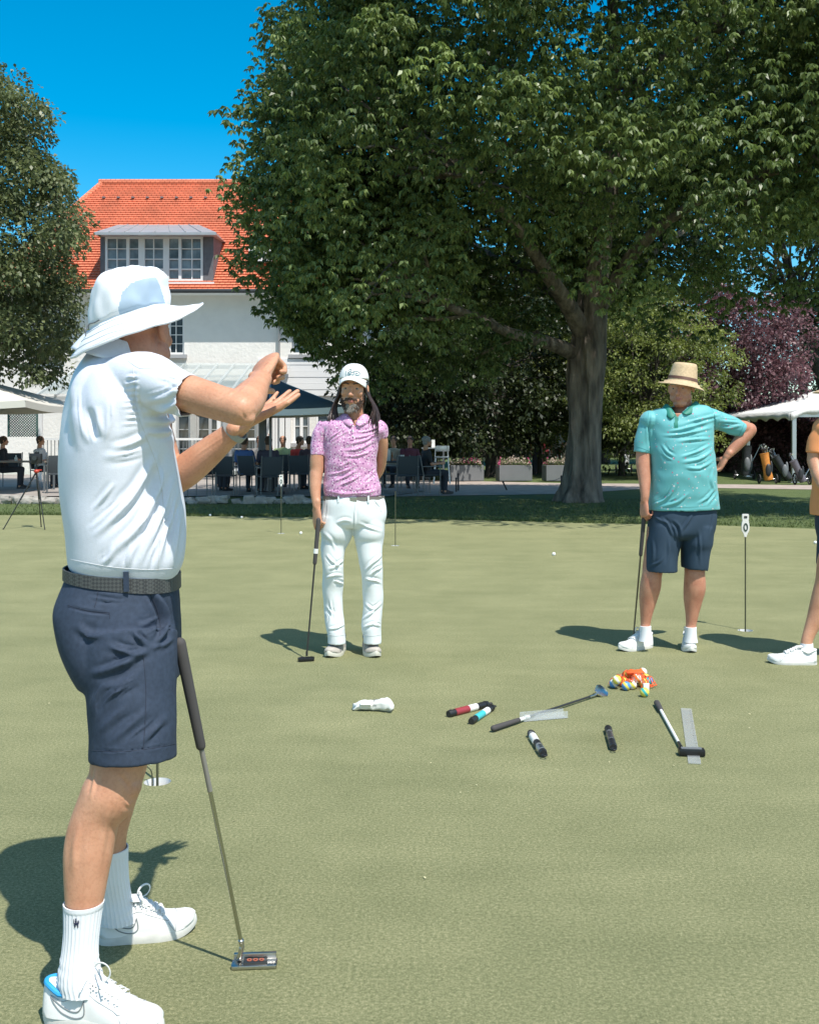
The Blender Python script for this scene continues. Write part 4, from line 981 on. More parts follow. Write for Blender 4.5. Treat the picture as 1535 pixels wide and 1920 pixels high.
for fam in (0, 1):
    for k in range(-13, 14):
        pts = []
        for j in range(-26, 27):
            u = k * .016; v = j * .0075
            x, y = ((u + v * .8), (v - u * .6)) if fam == 0 else ((u - v * .8), (v + u * .6))
            if (x / .135) ** 2 + (y / .095) ** 2 > 1: 
                if len(pts) > 2: mb.tube(pts, .0021, seg=5)
                pts = []; continue
            wx, wy = pc.x + .005 + x + rngn.uniform(-.002, .002), pc.y + .01 + y
            pts.append(Vector((wx, wy, net_h(wx, wy) + .001)))
        if len(pts) > 2: mb.tube(pts, .0021, seg=5)
mb.build('netting', M_net, pile)
mb = MB(); q = pc + Vector((.02, .03, .075)); mb.ell(q, (.05, .035, .014), seg=14, rows=8); mb.v = [tuple(Vector(v) + noise.noise_vector(Vector(v) * 40) * .008) for v in mb.v]; mb.build('gathered_end', M_net, pile)
c = G(1208, 1307); mb = MB(); mb.ell(c + Vector((0, 0, .025)), .025, seg=18, rows=12); o = mb.build('practice_ball', ball_mat('y', 't')); props(o, 'single lime yellow practice ball lying in front of the orange net', 'ball')
c = G(1211, 1296); mb = MB(); mb.box(c + Vector((0, 0, .022)), (.035, .008, .04), rz=.3); o = mb.build('paper_tag', M_card, bevel=.001); props(o, 'small white paper tag standing between the net and the single ball', 'tag')

# ---- clubs
M_grip = mat('rubber_grip', (.06, .055, .055), .8, bump=.6, bscale=420)
M_shaft = mat('steel_shaft', (.42, .42, .36), .25, metal=1)
M_dshaft = mat('black_shaft', (.03, .03, .032), .3)
def club(name, label, a, b, gl, gr, sm, parts, r=.0055, band=None, label2=None, gm=None):
    """a = butt end of the grip, b = shaft end at the head, gl grip length"""
    a = Vector(a); b = Vector(b); d = (b - a).normalized(); t = empty(name, b, label, 'golf club')
    mb = MB(); n = 8; pts = [a + d * gl * k / n for k in range(n + 1)]; mb.tube(pts, [gr[0] + (gr[1] - gr[0]) * k / n for k in range(n + 1)], seg=16, cap='round'); mb.build('grip', gm or M_grip, t)
    mb = MB(); mb.tube([a + d * gl, b], [r * 1.15, r], seg=12); mb.build('shaft', sm, t)
    if band:
        for z0, z1, rr, m, nm in band: mb = MB(); mb.tube([a + d * z0, a + d * z1], rr, seg=14); mb.build(nm, m, t)
    return t
# instructor's putter, leaning against his thigh
pa = P(337, 1207, 2.68); pb = P(451, 1762, 2.80)
t = club('putter', 'steel blade putter with a thick grip leaning against the instructor, head on the turf', pa, pb, .275, (.0155, .0125), M_shaft, None, .0052,
         [(.275, .40, .0066, mat('brushed_dark_band', (.20, .19, .17), .5), 'shaft_band')])
hc = G(477, 1815); hd = Vector((math.cos(R(4)), math.sin(R(4)), 0)); hn = Vector((-hd.y, hd.x, 0)); hmat = Matrix((hd, hn, Vector((0, 0, 1)))).transposed()
M_head = mat('satin_steel', (.50, .49, .47), .3, metal=1, bump=.2, bscale=300); M_darkhead = mat('dark_cavity', (.10, .10, .10), .4, metal=.8)
mb = MB()
sec = [(-.058, .012), (-.05, .016), (.05, .016), (.058, .013)]
mb.prism([(-.058, -.014), (.056, -.014), (.059, -.008), (.059, .026), (.03, .034), (-.03, .034), (-.059, .026), (-.061, -.004)], .002, .011, hmat, hc)
mb.box(hc + hmat @ Vector((0, .027, .016)), (.112, .010, .022), M=hmat)
head = mb.build('head', M_head, t, bevel=.0018, smooth=True, angle=50)
mb = MB(); mb.box(hc + hmat @ Vector((0.002, .006, .0135)), (.062, .026, .006), M=hmat); mb.build('cavity', M_darkhead, head, bevel=.001)
for k in (-1, 0, 1):
    mb = MB(); cc = hc + hmat @ Vector((.002 + k * .016, .007, .0168)); rs = [[cc + hmat @ Vector((rr * math.cos(a), rr * math.sin(a), zz)) for a in [j * math.pi / 9 for j in range(18)]] for rr, zz in ((.0066, 0), (.0066, .0015), (.0036, .0015), (.0036, 0))]
    mb.rings(rs, False); mb.build('cherry_dot', mat('copper_red_paint', (.42, .12, .07), .4), head)
mb = MB(); mb.tube([pb, pb + (pb - pa).normalized() * .02, P(452, 1779, 2.802), P(449, 1796, 2.805), hc + hmat @ Vector((-.043, .022, .014))], [.0068, .0068, .0062, .0065, .0075], seg=12, sub=4)
mb.ell(pb + Vector((.001, 0, -.004)), (.0085, .0085, .006), seg=12, rows=8); mb.build('hosel', M_head, t)
# middle man's putter
YM = 6.72
pa2, pb2 = P(597, 975, YM - .05), G(575, 1236) + Vector((0, 0, .02))
t = club('putter', 'black putter held by the man in pink with its tip on the turf', pa2, pb2, .27, (.014, .0125), M_dshaft, None, .0052, [(.18, .21, .0150, M_white, 'white_band')])
hc = G(574, 1240); Mr = Matrix.Rotation(R(18), 3, 'Z')
mb = MB(); mb.prism([(-.05, -.02), (.045, -.024), (.052, .0), (.048, .026), (-.03, .03), (-.052, .012)], .003, .024, Mr, hc); mb.build('head', mat('black_headmetal', (.03, .03, .032), .35, metal=.6), t, bevel=.004)
mb = MB(); mb.tube([pb2 + Vector((0, 0, .03)), pb2], .007, seg=10); mb.build('hosel', M_dshaft, t)
# turquoise man's putter
YT = 6.9
pa3, pb3 = P(1208, 958, YT - .03), P(1186, 1176, YT + .10); pb3.z = .03
t = club('putter', 'black putter hanging from the right hand of the man in turquoise', pa3, pb3, .29, (.0145, .012), mat('dark_steel_shaft', (.16, .16, .15), .3, metal=.9), None, .0052)
hc = Vector((pb3.x + .02, pb3.y + .02, 0)); mb = MB(); mb.prism([(-.05, -.02), (.05, -.02), (.052, .02), (-.05, .022)], .003, .026, Matrix.Rotation(R(10), 3, 'Z'), hc); mb.build('head', MATS['black_headmetal'], t, bevel=.004)
mb = MB(); mb.tube([pb3 + Vector((0, 0, .02)), Vector((hc.x - .03, hc.y, .02))], .006, seg=8); mb.build('hosel', M_dshaft, t)

# wedge lying on the green
wa, wb = G(925, 1366, .018), G(1116, 1303, .014)
t = club('wedge', 'wedge lying on the green with its bare steel head toward the ball net', wa, wb, .20, (.0145, .0115), M_dshaft, None, .0055,
         [(.195, .285, .0095, M_card, 'paper_sleeve')])
mb = MB(); dd = (wb - wa).normalized(); nn = Vector((-dd.y, dd.x, 0)); W_ = Matrix((dd, nn, Vector((0, 0, 1)))).transposed()
mb.tube([wb - dd * .06, wb + dd * .006, wb + dd * .022 + Vector((0, 0, .010)) - nn * .002], [.0075, .0078, .0095], seg=12, sub=3); mb.build('hosel', M_head, t)
mb = MB(); tilt = Matrix.Rotation(R(38), 3, dd)
mb.prism([(0, -.014), (.02, -.036), (.055, -.045), (.084, -.030), (.092, .004), (.08, .034), (.05, .038), (.015, .020), (-.002, .008)], -.005, .006, tilt @ W_, wb + Vector((0, 0, .012)) + dd * .004); mb.build('head', M_steel, t, bevel=.002)
# putter lying at the right
wa, wb = G(1231, 1318, .016), G(1276, 1400, .014)
t = club('putter', 'short putter lying on the green across the clear ruler, black square head', wa, wb, .145, (.0155, .0135), M_card, None, .0068)
mb = MB(); dd = (wb - wa).normalized(); mb.tube([wb - dd * .06, wb + dd * .008], .0078, seg=10); mb.build('hosel', M_dshaft, t)
hc = G(1296, 1417); mb = MB(); M2 = Matrix.Rotation(R(-6), 3, 'Z'); mb.box(hc + Vector((0, 0, .017)), (.112, .05, .026), M=M2); hd_ = mb.build('head', MATS['black_headmetal'], t, bevel=.004)
mb = MB(); mb.box(hc + M2 @ Vector((0, .004, .0312)), (.088, .026, .003), M=M2); mb.build('insert', M_grey, hd_, smooth=False)

# clear acrylic strips
M_acr = mat('clear_acrylic', (.62, .66, .68), .15, alpha=.30, spec=.9)
a, b = G(1286, 1331), G(1302, 1434); d = (b - a); nrm = Vector((-d.y, d.x, 0)).normalized()
mb = MB(); prof = []; n_ = 20
for k in range(n_ + 1):
    q = a + d * k / n_; w_ = .026 + .001 * (k % 2); prof.append([q + nrm * w_ + Vector((0, 0, .003)), q - nrm * w_ + Vector((0, 0, .003)), q - nrm * w_ + Vector((0, 0, .0075)), q + nrm * w_ + Vector((0, 0, .0075))])
mb.rings(prof, True); o = mb.build('acrylic_ruler', M_acr, smooth=False); t = props(o, 'clear plastic putting ruler lying under the black putter head at the right', 'ruler')
mb = MB()
for k in range(1, 22): q = a + d * k / 22; mb.box(q + nrm * .018 + Vector((0, 0, .0085)), (.009 if k % 3 else .016, .0016, .001), rz=math.atan2(d.y, d.x) + math.pi / 2)
mb.build('scale_marks', M_grey, o, smooth=False)
a, b = G(978, 1352), G(1060, 1345); d = b - a; nrm = Vector((-d.y, d.x, 0)).normalized()
t = empty('plastic_gate', a, 'clear plastic channel lying just below the wedge shaft', 'plastic channel')
mb = MB(); mb.box(a.lerp(b, .5) + Vector((0, 0, .004)), (d.length, .05, .003), rz=math.atan2(d.y, d.x)); mb.build('base_plate', M_acr, t, smooth=False)
for s in (-1, 1): mb = MB(); mb.box(a.lerp(b, .5) + nrm * s * .026 + Vector((0, 0, .02)), (d.length, .003, .034), rz=math.atan2(d.y, d.x)); mb.build('side_wall', M_acr, t, smooth=False)

# packed tubes
def pack(a, b, r, label, cols, name='training_aid_pack', hook=True):
    a = Vector(a); b = Vector(b); a.z = b.z = r; d = b - a; L_ = d.length; u = d.normalized(); t = empty(name, (a.x, a.y, 0), label, 'training aid')
    mb = MB(); mb.tube([a, b], r * 1.0, seg=16, cap='round'); mb.build('tube', cols[0], t)
    for nm, t0, t1, m in cols[1]: mb = MB(); mb.tube([a + d * t0, a + d * t1], r * 1.06, seg=16); mb.build(nm, m, t)
    for e, s in ((a, -1), (b, 1)):
        mb = MB(); mb.tube([e + u * s * .002, e + u * s * .022], [r * 1.15, r * .95], seg=16); mb.build('end_cap', M_black, t)
    if hook:
        mb = MB(); n2 = Vector((-u.y, u.x, 0)); c0 = b + u * .03; mb.tube([c0 + u * .0, c0 + u * .012 + n2 * .012, c0 + u * .026, c0 + u * .012 - n2 * .012, c0], .003, seg=6, sub=4); mb.build('strap', M_black, t)
M_redt = mat('dark_red_plastic', (.30, .04, .05), .4); M_tealt = mat('teal_plastic', (.06, .48, .52), .4)
pack(G(846, 1344), G(908, 1328), .017, 'long pack with dark red and white wrapping left of the teal one', (M_black, [('red_section', .1, .5, M_redt), ('label_wrap', .5, .75, M_card)]))
pack(G(886, 1357), G(920, 1334), .016, 'short pack with teal and white wrapping beside the red one', (M_black, [('teal_section', .15, .55, M_tealt), ('label_wrap', .55, .82, M_card)]))
pack(G(996, 1384), G(1017, 1418), .017, 'clear cylinder pack with white and black contents lying below the clear channel', (M_acr, [('label_wrap', .12, .45, M_card), ('dark_section', .5, .68, M_black), ('grey_section', .76, .95, M_alu)]))
pack(G(1140, 1374), G(1149, 1406), .016, 'black tube pack lying between the clear cylinder and the putter', (M_acr, [('dark_core', .0, .22, M_black), ('dark_end', .72, 1, M_black), ('smoked_middle', .3, .68, mat('smoked_plastic', (.06, .06, .065), .2))]))
# putter head cover
hcn = empty('head_cover', G(702, 1332), 'crumpled white putter cover lying alone left of the training aids', 'head cover'); c = Vector(hcn.location)
mb = MB(); S = [(-.105, .012, .022, .014), (-.085, .006, .030, .020), (-.05, .002, .030, .026), (-.02, .0, .030, .024), (.012, -.006, .031, .027), (.05, -.012, .044, .032), (.078, -.016, .050, .032), (.090, -.018, .047, .026)]
rs = []
for x, y, w_, h_ in S:
    rs.append([c + Vector((x + .010 * math.sin(a * 2 + x * 30), y + w_ * math.cos(a), h_ + h_ * math.sin(a) * (1 if math.sin(a) > 0 else .9))) for a in [k * math.pi / 14 for k in range(28)]])
d_ = catmull([[v for p_ in r for v in p_] for r in rs], 5); rs = [[Vector(r[i * 3:i * 3 + 3]) for i in range(28)] for r in d_]
for i, r in enumerate(rs):
    for j, v in enumerate(r):
        k = .0035 * math.sin(j * 1.35 + i * .1) * (i / len(rs)) + noise.noise(v * 45) * .006; v.z += k; v.y += k * .8
mb.rings(rs, True)
mb.build('cover', mat('white_leatherette', (.72, .72, .68), .45, bump=.3, bscale=90), hcn, angle=70)
mb = MB(); mb.box(c + Vector((-.045, -.026, .042)), (.055, .03, .012), M=Matrix.Rotation(R(30), 3, 'X')); mb.build('logo_patch', M_white, hcn, bevel=.003)
mb = MB()
for k in range(4): mb.tube([c + Vector((-.005 + k * .007, -.034, .03)), c + Vector((-.003 + k * .007, -.02, .05)), c + Vector((-.001 + k * .007, .0, .056))], .0018, seg=6, sub=3)
mb.build('seam', M_grey, hcn)
# ================================================================ PEOPLE
def skin_mat(name, c, c2):
    m = mat(name, c, .48, var=1, col2=c2, vscale=16, bump=.45, bscale=190, spec=.4, sss=.10, detail=8); n, l, b = nd(m)
    old = b.inputs['Base Color'].links[0].from_socket; tc = n.new('ShaderNodeTexCoord'); f = n.new('ShaderNodeTexNoise'); f.inputs['Scale'].default_value = 120; f.inputs['Detail'].default_value = 4; l.new(tc.outputs['Object'], f.inputs[0])
    mx = n.new('ShaderNodeMix'); mx.data_type = 'RGBA'; mx.blend_type = 'MULTIPLY'; l.new(old, mx.inputs['A']); l.new(ramp(n, l, f.outputs[0], [(.36, (.66, .56, .50)), (.52, (1, 1, 1)), (.7, (1.0, .95, .92))]), mx.inputs['B']); mx.inputs['Factor'].default_value = .26
    l.new(mx.outputs['Result'], b.inputs['Base Color']); return m
SK_tan = skin_mat('tanned_skin', (.62, .33, .21), (.52, .25, .15))
SK_red = skin_mat('ruddy_skin', (.58, .29, .19), (.47, .20, .13))
SK_lip = mat('lip_skin', (.42, .15, .12), .45)
M_eye = mat('eye_white', (.24, .20, .18), .35); M_iris = mat('eye_iris', (.05, .035, .025), .15)

def hull_fuse(name, mb, mats, parent, voxel, smooth=3, fac=.5):
    o = mb.build('tmp', mats, None, smooth=False)
    md = o.modifiers.new('r', 'REMESH'); md.mode = 'VOXEL'; md.voxel_size = voxel; md.adaptivity = 0
    if smooth: ms = o.modifiers.new('s', 'SMOOTH'); ms.factor = fac; ms.iterations = smooth
    dg = bpy.context.evaluated_depsgraph_get(); me = bpy.data.meshes.new_from_object(o.evaluated_get(dg))
    bpy.data.objects.remove(o); me.name = name
    me.polygons.foreach_set('use_smooth', np.ones(len(me.polygons), bool))
    me.materials.clear()
    for m in (mats if isinstance(mats, (list, tuple)) else [mats]): me.materials.append(m)
    o = bpy.data.objects.new(name, me); C.objects.link(o)
    o['_p'] = 1; del o['_p']
    o_parent[o.name] = parent
    return o
o_parent = {}
def done(o, name=None):
    p_ = o_parent.pop(o.name, None); place(o, p_); 
    return o
def get(o):
    me = o.data; n = len(me.vertices); co = np.empty(n * 3); me.vertices.foreach_get('co', co); me.update()
    no = np.empty(n * 3); me.vertex_normals.foreach_get('vector', no)
    return co.reshape(-1, 3), no.reshape(-1, 3)
def put(o, co): o.data.vertices.foreach_set('co', co.ravel()); o.data.update()
def seg_dist(px, pts):
    """distance to a polyline and the parameter along it; px n x 2"""
    best = np.full(len(px), 1e9); tt = np.zeros(len(px)); pts = np.array(pts, float)
    L = np.r_[0, np.cumsum(np.linalg.norm(np.diff(pts, axis=0), axis=1))]
    sgn = np.zeros(len(px))
    for i in range(len(pts) - 1):
        a, b = pts[i], pts[i + 1]; d = b - a; l2 = max((d * d).sum(), 1e-9)
        t = np.clip(((px - a) @ d) / l2, 0, 1); q = a + t[:, None] * d; v = px - q
        ds = np.linalg.norm(v, axis=1); k = ds < best
        best[k] = ds[k]; tt[k] = (L[i] + t[k] * (L[i + 1] - L[i])) / L[-1]; sgn[k] = np.sign(d[0] * v[k, 1] - d[1] * v[k, 0])
    return best, tt, sgn
def folds(o, strokes, back=False, gain=1.0):
    """raised drapery ridges with a hollow on both sides. stroke = (photo points, width px, height m)"""
    co, no = get(o); px = pix(co); view = unit(co - np.array([0, 0, CH])); f = -(no * view).sum(1)
    w = np.clip((f if not back else -f) * 3 + .2, 0, 1); d = np.zeros(len(co))
    for pts, wd, amp in strokes:
        if len(pts) > 2: pts = catmull(pts, 5)
        ds, t, sg = seg_dist(px, pts); tp = np.sin(np.pi * np.clip(t, .01, .99)) ** 1.1
        end = np.exp(-(np.maximum(ds - 4 * wd, 0) / wd) ** 2)
        d += amp * gain * tp * end * (np.exp(-(ds / wd) ** 2) - .55 * np.exp(-((ds - 1.9 * wd) / wd) ** 2))
    put(o, co + no * (d * w)[:, None])
def fine(S, n, jit, w, amp, seed=1, sc=.6):
    """small sharp creases running beside the big folds"""
    rg = random.Random(seed); out = []
    for k in range(n):
        pts, wd, a = rg.choice(S); dx, dy = rg.uniform(-jit, jit), rg.uniform(-jit, jit); cx = sum(p_[0] for p_ in pts) / len(pts); cy = sum(p_[1] for p_ in pts) / len(pts); f = rg.uniform(.35, .8) * sc / .6
        out.append(([(cx + (p_[0] - cx) * f + dx + rg.uniform(-1, 1), cy + (p_[1] - cy) * f + dy + rg.uniform(-1, 1)) for p_ in pts], w * rg.uniform(.7, 1.3), amp * rg.uniform(.5, 1.2)))
    return out
def wrinkle(o, amp, scale, stretch=(1, 1, 1), seed=0, thr=None):
    co, no = get(o); n = len(co); v = co * np.array(stretch) * scale + seed
    # cheap warped sine noise
    a = np.sin(v[:, 0] * 1.3 + 1.7 * np.sin(v[:, 2] * .9 + seed) + v[:, 1]); b = np.sin(v[:, 2] * 1.7 + 1.4 * np.sin(v[:, 0] * 1.1 - v[:, 1] * 1.3 + seed * 2)); c = np.sin(v[:, 1] * 1.9 + v[:, 0] * .7 + 1.9 * np.sin(v[:, 2] * .6))
    d = (a * b + .5 * c * a); put(o, co + no * (d * amp)[:, None])
def cut(o, p, d, r, tol=.014, ndot=.55):
    """open the mesh where its flat end cap lies at p facing d"""
    me = o.data; bm = bmesh.new(); bm.from_mesh(me); p = Vector(p); d = Vector(d).normalized(); kill = []
    for f in bm.faces:
        c = f.calc_center_median() - p; h = c.dot(d)
        if abs(h) < tol and f.normal.dot(d) > ndot and (c - d * h).length < r: kill.append(f)
    bmesh.ops.delete(bm, geom=kill, context='FACES'); 
    for _ in range(3):
        bd = {v for e in bm.edges if e.is_boundary for v in e.verts}
        new = {}
        for v in bd:
            nb = [e.other_vert(v).co for e in v.link_edges if e.is_boundary]
            if len(nb) == 2: new[v] = v.co * .4 + (nb[0] + nb[1]) * .3
        for v, c in new.items(): v.co = c
    bm.to_mesh(me); bm.free()
def cut_poly(o, poly, ymax):
    """neck opening: drop the front faces whose middle lies inside the outline"""
    me = o.data; n = len(me.polygons); c = np.empty(n * 3); me.polygons.foreach_get('center', c); c = c.reshape(-1, 3); px = pix(c); ins = np.zeros(n, bool); j = len(poly) - 1
    for i in range(len(poly)):
        (xi, yi), (xj, yj) = poly[i], poly[j]; k = ((yi > px[:, 1]) != (yj > px[:, 1])) & (px[:, 0] < (xj - xi) * (px[:, 1] - yi) / (yj - yi + 1e-9) + xi); ins ^= k; j = i
    ins &= c[:, 1] < ymax
    bm = bmesh.new(); bm.from_mesh(me); bm.faces.ensure_lookup_table(); bmesh.ops.delete(bm, geom=[bm.faces[i] for i in np.nonzero(ins)[0]], context='FACES'); bm.to_mesh(me); bm.free()
def flap(name, pts, m, parent, Y, th=.004, n=8):
    """a collar leaf from two edges of photo points with depths"""
    A, B = pts; a = catmull(A, n); b = catmull(B, n); mb = MB(); rs = []
    for k in range(5):
        f = k / 4; rs.append([P(p_[0] + (q_[0] - p_[0]) * f, p_[1] + (q_[1] - p_[1]) * f, Y + p_[2] + (q_[2] - p_[2]) * f) + Vector((0, -.008 * math.sin(math.pi * f), 0)) for p_, q_ in zip(a, b)])
    mb.rings(rs, False, closed=False); o = mb.build(name, m, parent); solid(o, th); return o
from mathutils.bvhtree import BVHTree
def seams(name, o, lines, m, r=.0011, off=.0004, n=8, back=None):
    """stitched seams: lines of photo points laid onto the cloth"""
    co, no = get(o); w = co + np.array(root_loc(o)); bv = BVHTree.FromPolygons([Vector(v) for v in w], [tuple(p_.vertices) for p_ in o.data.polygons])
    mb = MB(); ok = False
    for ln in lines:
        rr = r; pts = []
        for q in catmull([tuple(v) for v in ln], n):
            d = P(q[0], q[1], 10) - Vector((0, 0, CH)); h = bv.ray_cast(Vector((0, 0, CH)), d.normalized())
            if h[0] is not None and (not pts or (h[0] - pts[-1]).length < .06): pts.append(h[0] + h[1] * off)
        if len(pts) > 2: mb.tube(pts, rr, seg=6); ok = True
    if ok:
        s_ = mb.build(name, m, None); place(s_, o); return s_
def solid(o, th=.003): md = o.modifiers.new('thickness', 'SOLIDIFY'); md.thickness = th; md.offset = -1
def join_extra(o, mb, mats):
    """add separate closed pieces (eyes) to the body mesh"""
    t = mb.build('tmp', mats, None); me = o.data; base = len(me.materials)
    bm = bmesh.new(); bm.from_mesh(me); n0 = len(bm.faces)
    bm.from_mesh(t.data); bm.faces.ensure_lookup_table()
    for f in bm.faces[n0:]: f.material_index += base
    for m in mats: me.materials.append(m)
    bm.to_mesh(me); bm.free(); bpy.data.objects.remove(t)

def pxr(xL, yL, xR, yR, Y, ry, yo=0.0):
    a = P(xL, yL, Y); b = P(xR, yR, Y); c = (a + b) / 2; e = (b - a) / 2
    return (c.x, c.y, c.z, e.x, e.y + yo, e.z, ry)
def pxq(xL, yL, xR, yR, Y, W, th=26):
    a = P(xL, yL, Y); b = P(xR, yR, Y); c = (a + b) / 2; hx_ = (b.x - a.x) / 2 * .985; sl = (b.z - a.z) / (b.x - a.x); ct, st = math.cos(R(th)), math.sin(R(th))
    W = min(W, hx_ / st * .93 if st > .01 else W); D = math.sqrt(max(1e-6, hx_ ** 2 - (W * st) ** 2)) / ct
    return (c.x, c.y, c.z, D * ct, D * st, sl * D * ct, W)
def loft(mb, rs, seg=40, sub=4, ex=.88, mat=None):
    d = catmull(rs, sub) if sub else rs; out = []
    for r in d:
        c = Vector(r[:3]); e = Vector(r[3:6]); n = Vector((-e.y, e.x, 0)).normalized() if e.length > 0 else Vector((0, 1, 0)); n = n * r[6]
        out.append([c + e * (math.copysign(abs(math.cos(a)) ** ex, math.cos(a))) + n * (math.copysign(abs(math.sin(a)) ** ex, math.sin(a))) for a in [2 * math.pi * k / seg for k in range(seg)]])
    mb.rings(out, True, mat); return out

def hand(mb, w, d, n, side, curls, thumb=.3, sc=1.0, spread=.10, tcurl=.3, rad=1.0):
    """w wrist, d towards the fingers, n out of the palm, side +1: thumb lies on d x n"""
    w = Vector(w); d = Vector(d).normalized(); n = (Vector(n) - d * Vector(n).dot(d)).normalized(); s = d.cross(n) * side
    k = sc
    mb.tube([w - d * .03 * k, w, w + d * .03 * k, w + d * .06 * k, w + d * .088 * k], [(.027 * k, .021 * k), (.026 * k, .019 * k), (.034 * k, .017 * k), (.040 * k, .0155 * k), (.041 * k, .0125 * k)], seg=20, up=n, cap='round', sub=2)
    mb.ell(w + d * .035 * k + s * .024 * k + n * .008 * k, (.018 * k, .018 * k, .018 * k), seg=12, rows=8)
    offs = (.031, .0105, -.0105, -.030); Ls = ((.044, .026, .021), (.049, .030, .022), (.045, .028, .021), (.035, .021, .019)); st = (.086, .090, .087, .079)
    for i in range(4):
        q = w + d * st[i] * k + s * offs[i] * k; dd = (d + s * (1.5 - i) * spread * .6).normalized()
        pts = [q - dd * .02 * k, q]; a = 0; c = curls[i]; c = c if hasattr(c, '__len__') else (c * .9, c * 1.2, c * .8)
        for L_, ca in zip(Ls[i], c):
            a += ca; v = dd * math.cos(a) + n * math.sin(a); q = q + v * L_ * k; pts.append(q)
        r0 = (.0092, .0095, .009, .008)[i] * k * rad
        mb.tube(pts, [r0, r0, r0 * .95, r0 * .88, r0 * .72], seg=12, cap='round')
    q = w + d * .028 * k + s * .028 * k + n * .006 * k; v = (d * .62 + s * .75 * (1 - thumb) + n * (.25 + thumb)).normalized()
    pts = [q - v * .015 * k, q]; 
    for j, L_ in enumerate((.044, .033, .026)):
        q = q + v * L_ * k; pts.append(q); v = (v + d * tcurl * .8 + n * tcurl * .5 - s * tcurl * .4).normalized()
    mb.tube(pts, [.015 * k, .0135 * k, .0115 * k, .0105 * k, .008 * k], seg=12, cap='round')

def head(mb, c, fwd, up=(0, 0, 1), sc=1.0, neck_to=None, neck_r=.056, fat=1.0):
    fwd = Vector(fwd).normalized(); up = Vector(up); up = (up - fwd * up.dot(fwd)).normalized(); rt = fwd.cross(up)
    M = Matrix((rt, fwd, up)).transposed(); c = Vector(c)
    T = lambda x, y, z: c + M @ (Vector((x, y, z)) * sc)
    S = lambda *r: tuple(v * sc for v in r)
    e = lambda x, y, z, r: mb.ell(T(x, y, z), S(*r), M, seg=24, rows=16)
    e(0, -.014, .042, (.076, .097, .084)); e(0, .032, -.008, (.063 * fat, .056, .086)); e(0, .036, -.066, (.053 * fat, .050, .044)); e(0, .074, -.100, (.021, .019, .018))
    for s in (-1, 1):
        e(s * .040, .057, -.026, (.021, .023, .020)); e(s * .079, -.006, -.008, (.009, .019, .032)); e(s * .0105, .104, -.037, (.009, .011, .0075))
        e(s * .047 * fat, .022, -.060, (.018, .034, .03)); e(s * .028, .078, .024, (.024, .012, .008))
        mb.tube([T(s * .016, .0785, .0085), T(s * .031, .0835, .0112), T(s * .046, .075, .006)], .0036 * sc, seg=8, cap='round')
        mb.tube([T(s * .018, .078, -.0078), T(s * .031, .0822, -.0108), T(s * .045, .075, -.006)], .0030 * sc, seg=8, cap='round')
    e(0, .080, .026, (.014, .013, .010))
    mb.tube([T(0, .084, .014), T(0, .101, -.012), T(0, .117, -.034)], [.0075 * sc, .009 * sc, .0115 * sc], seg=14, cap='round')
    e(0, .086, -.053, (.026, .014, .016)); e(0, .094, -.0645, (.022, .0085, .0050)); e(0, .093, -.0755, (.019, .009, .0058)); e(0, .084, -.083, (.020, .010, .008))
    if neck_to is not None: mb.tube([T(0, -.018, -.02), T(0, -.022, -.085), Vector(neck_to)], [neck_r * .98 * sc, neck_r * sc, neck_r * 1.12 * sc], seg=24, sub=3)
    return T, M
def eyes(o, T, M, sc=1.0, look=0):
    mb = MB()
    for s in (-1, 1):
        mb.ell(T(s * .031, .0718, .0005), .0122 * sc, M, seg=16, rows=12, mat=0); mb.ell(T(s * .031 + look, .0785, .0005), .0062 * sc, M, seg=12, rows=10, mat=1)
    join_extra(o, mb, [M_eye, M_iris])
def lips(o, T, sc=1.0):
    me = o.data; me.materials.append(SK_lip); k = len(me.materials) - 1; a = T(0, .101, -.070)
    n = len(me.polygons); c = np.empty(n * 3); me.polygons.foreach_get('center', c); c = c.reshape(-1, 3)
    ax = unit(np.array(T(1, 0, 0) - T(0, 0, 0))[None])[0]; az = unit(np.array(T(0, 0, 1) - T(0, 0, 0))[None])[0]; ay = np.cross(az, ax)
    v = c - np.array(a); x = np.abs(v @ ax); z = np.abs(v @ az); y = np.abs(v @ ay)
    sel = (x / (.023 * sc)) ** 2 + (z / (.010 * sc)) ** 2 < 1; sel &= y < .02
    mi = np.zeros(n, np.int32); me.polygons.foreach_get('material_index', mi); mi[sel] = k; me.polygons.foreach_set('material_index', mi)
def eyebrows(T, parent, m, sc=1.0):
    for s in (-1, 1):
        mb = MB(); mb.tube([T(s * .014, .094, .025), T(s * .030, .0935, .030), T(s * .046, .081, .026)], [(.0022 * sc, .0038 * sc)] * 3, seg=8, cap='round', sub=3); mb.build('eyebrow', m, parent)

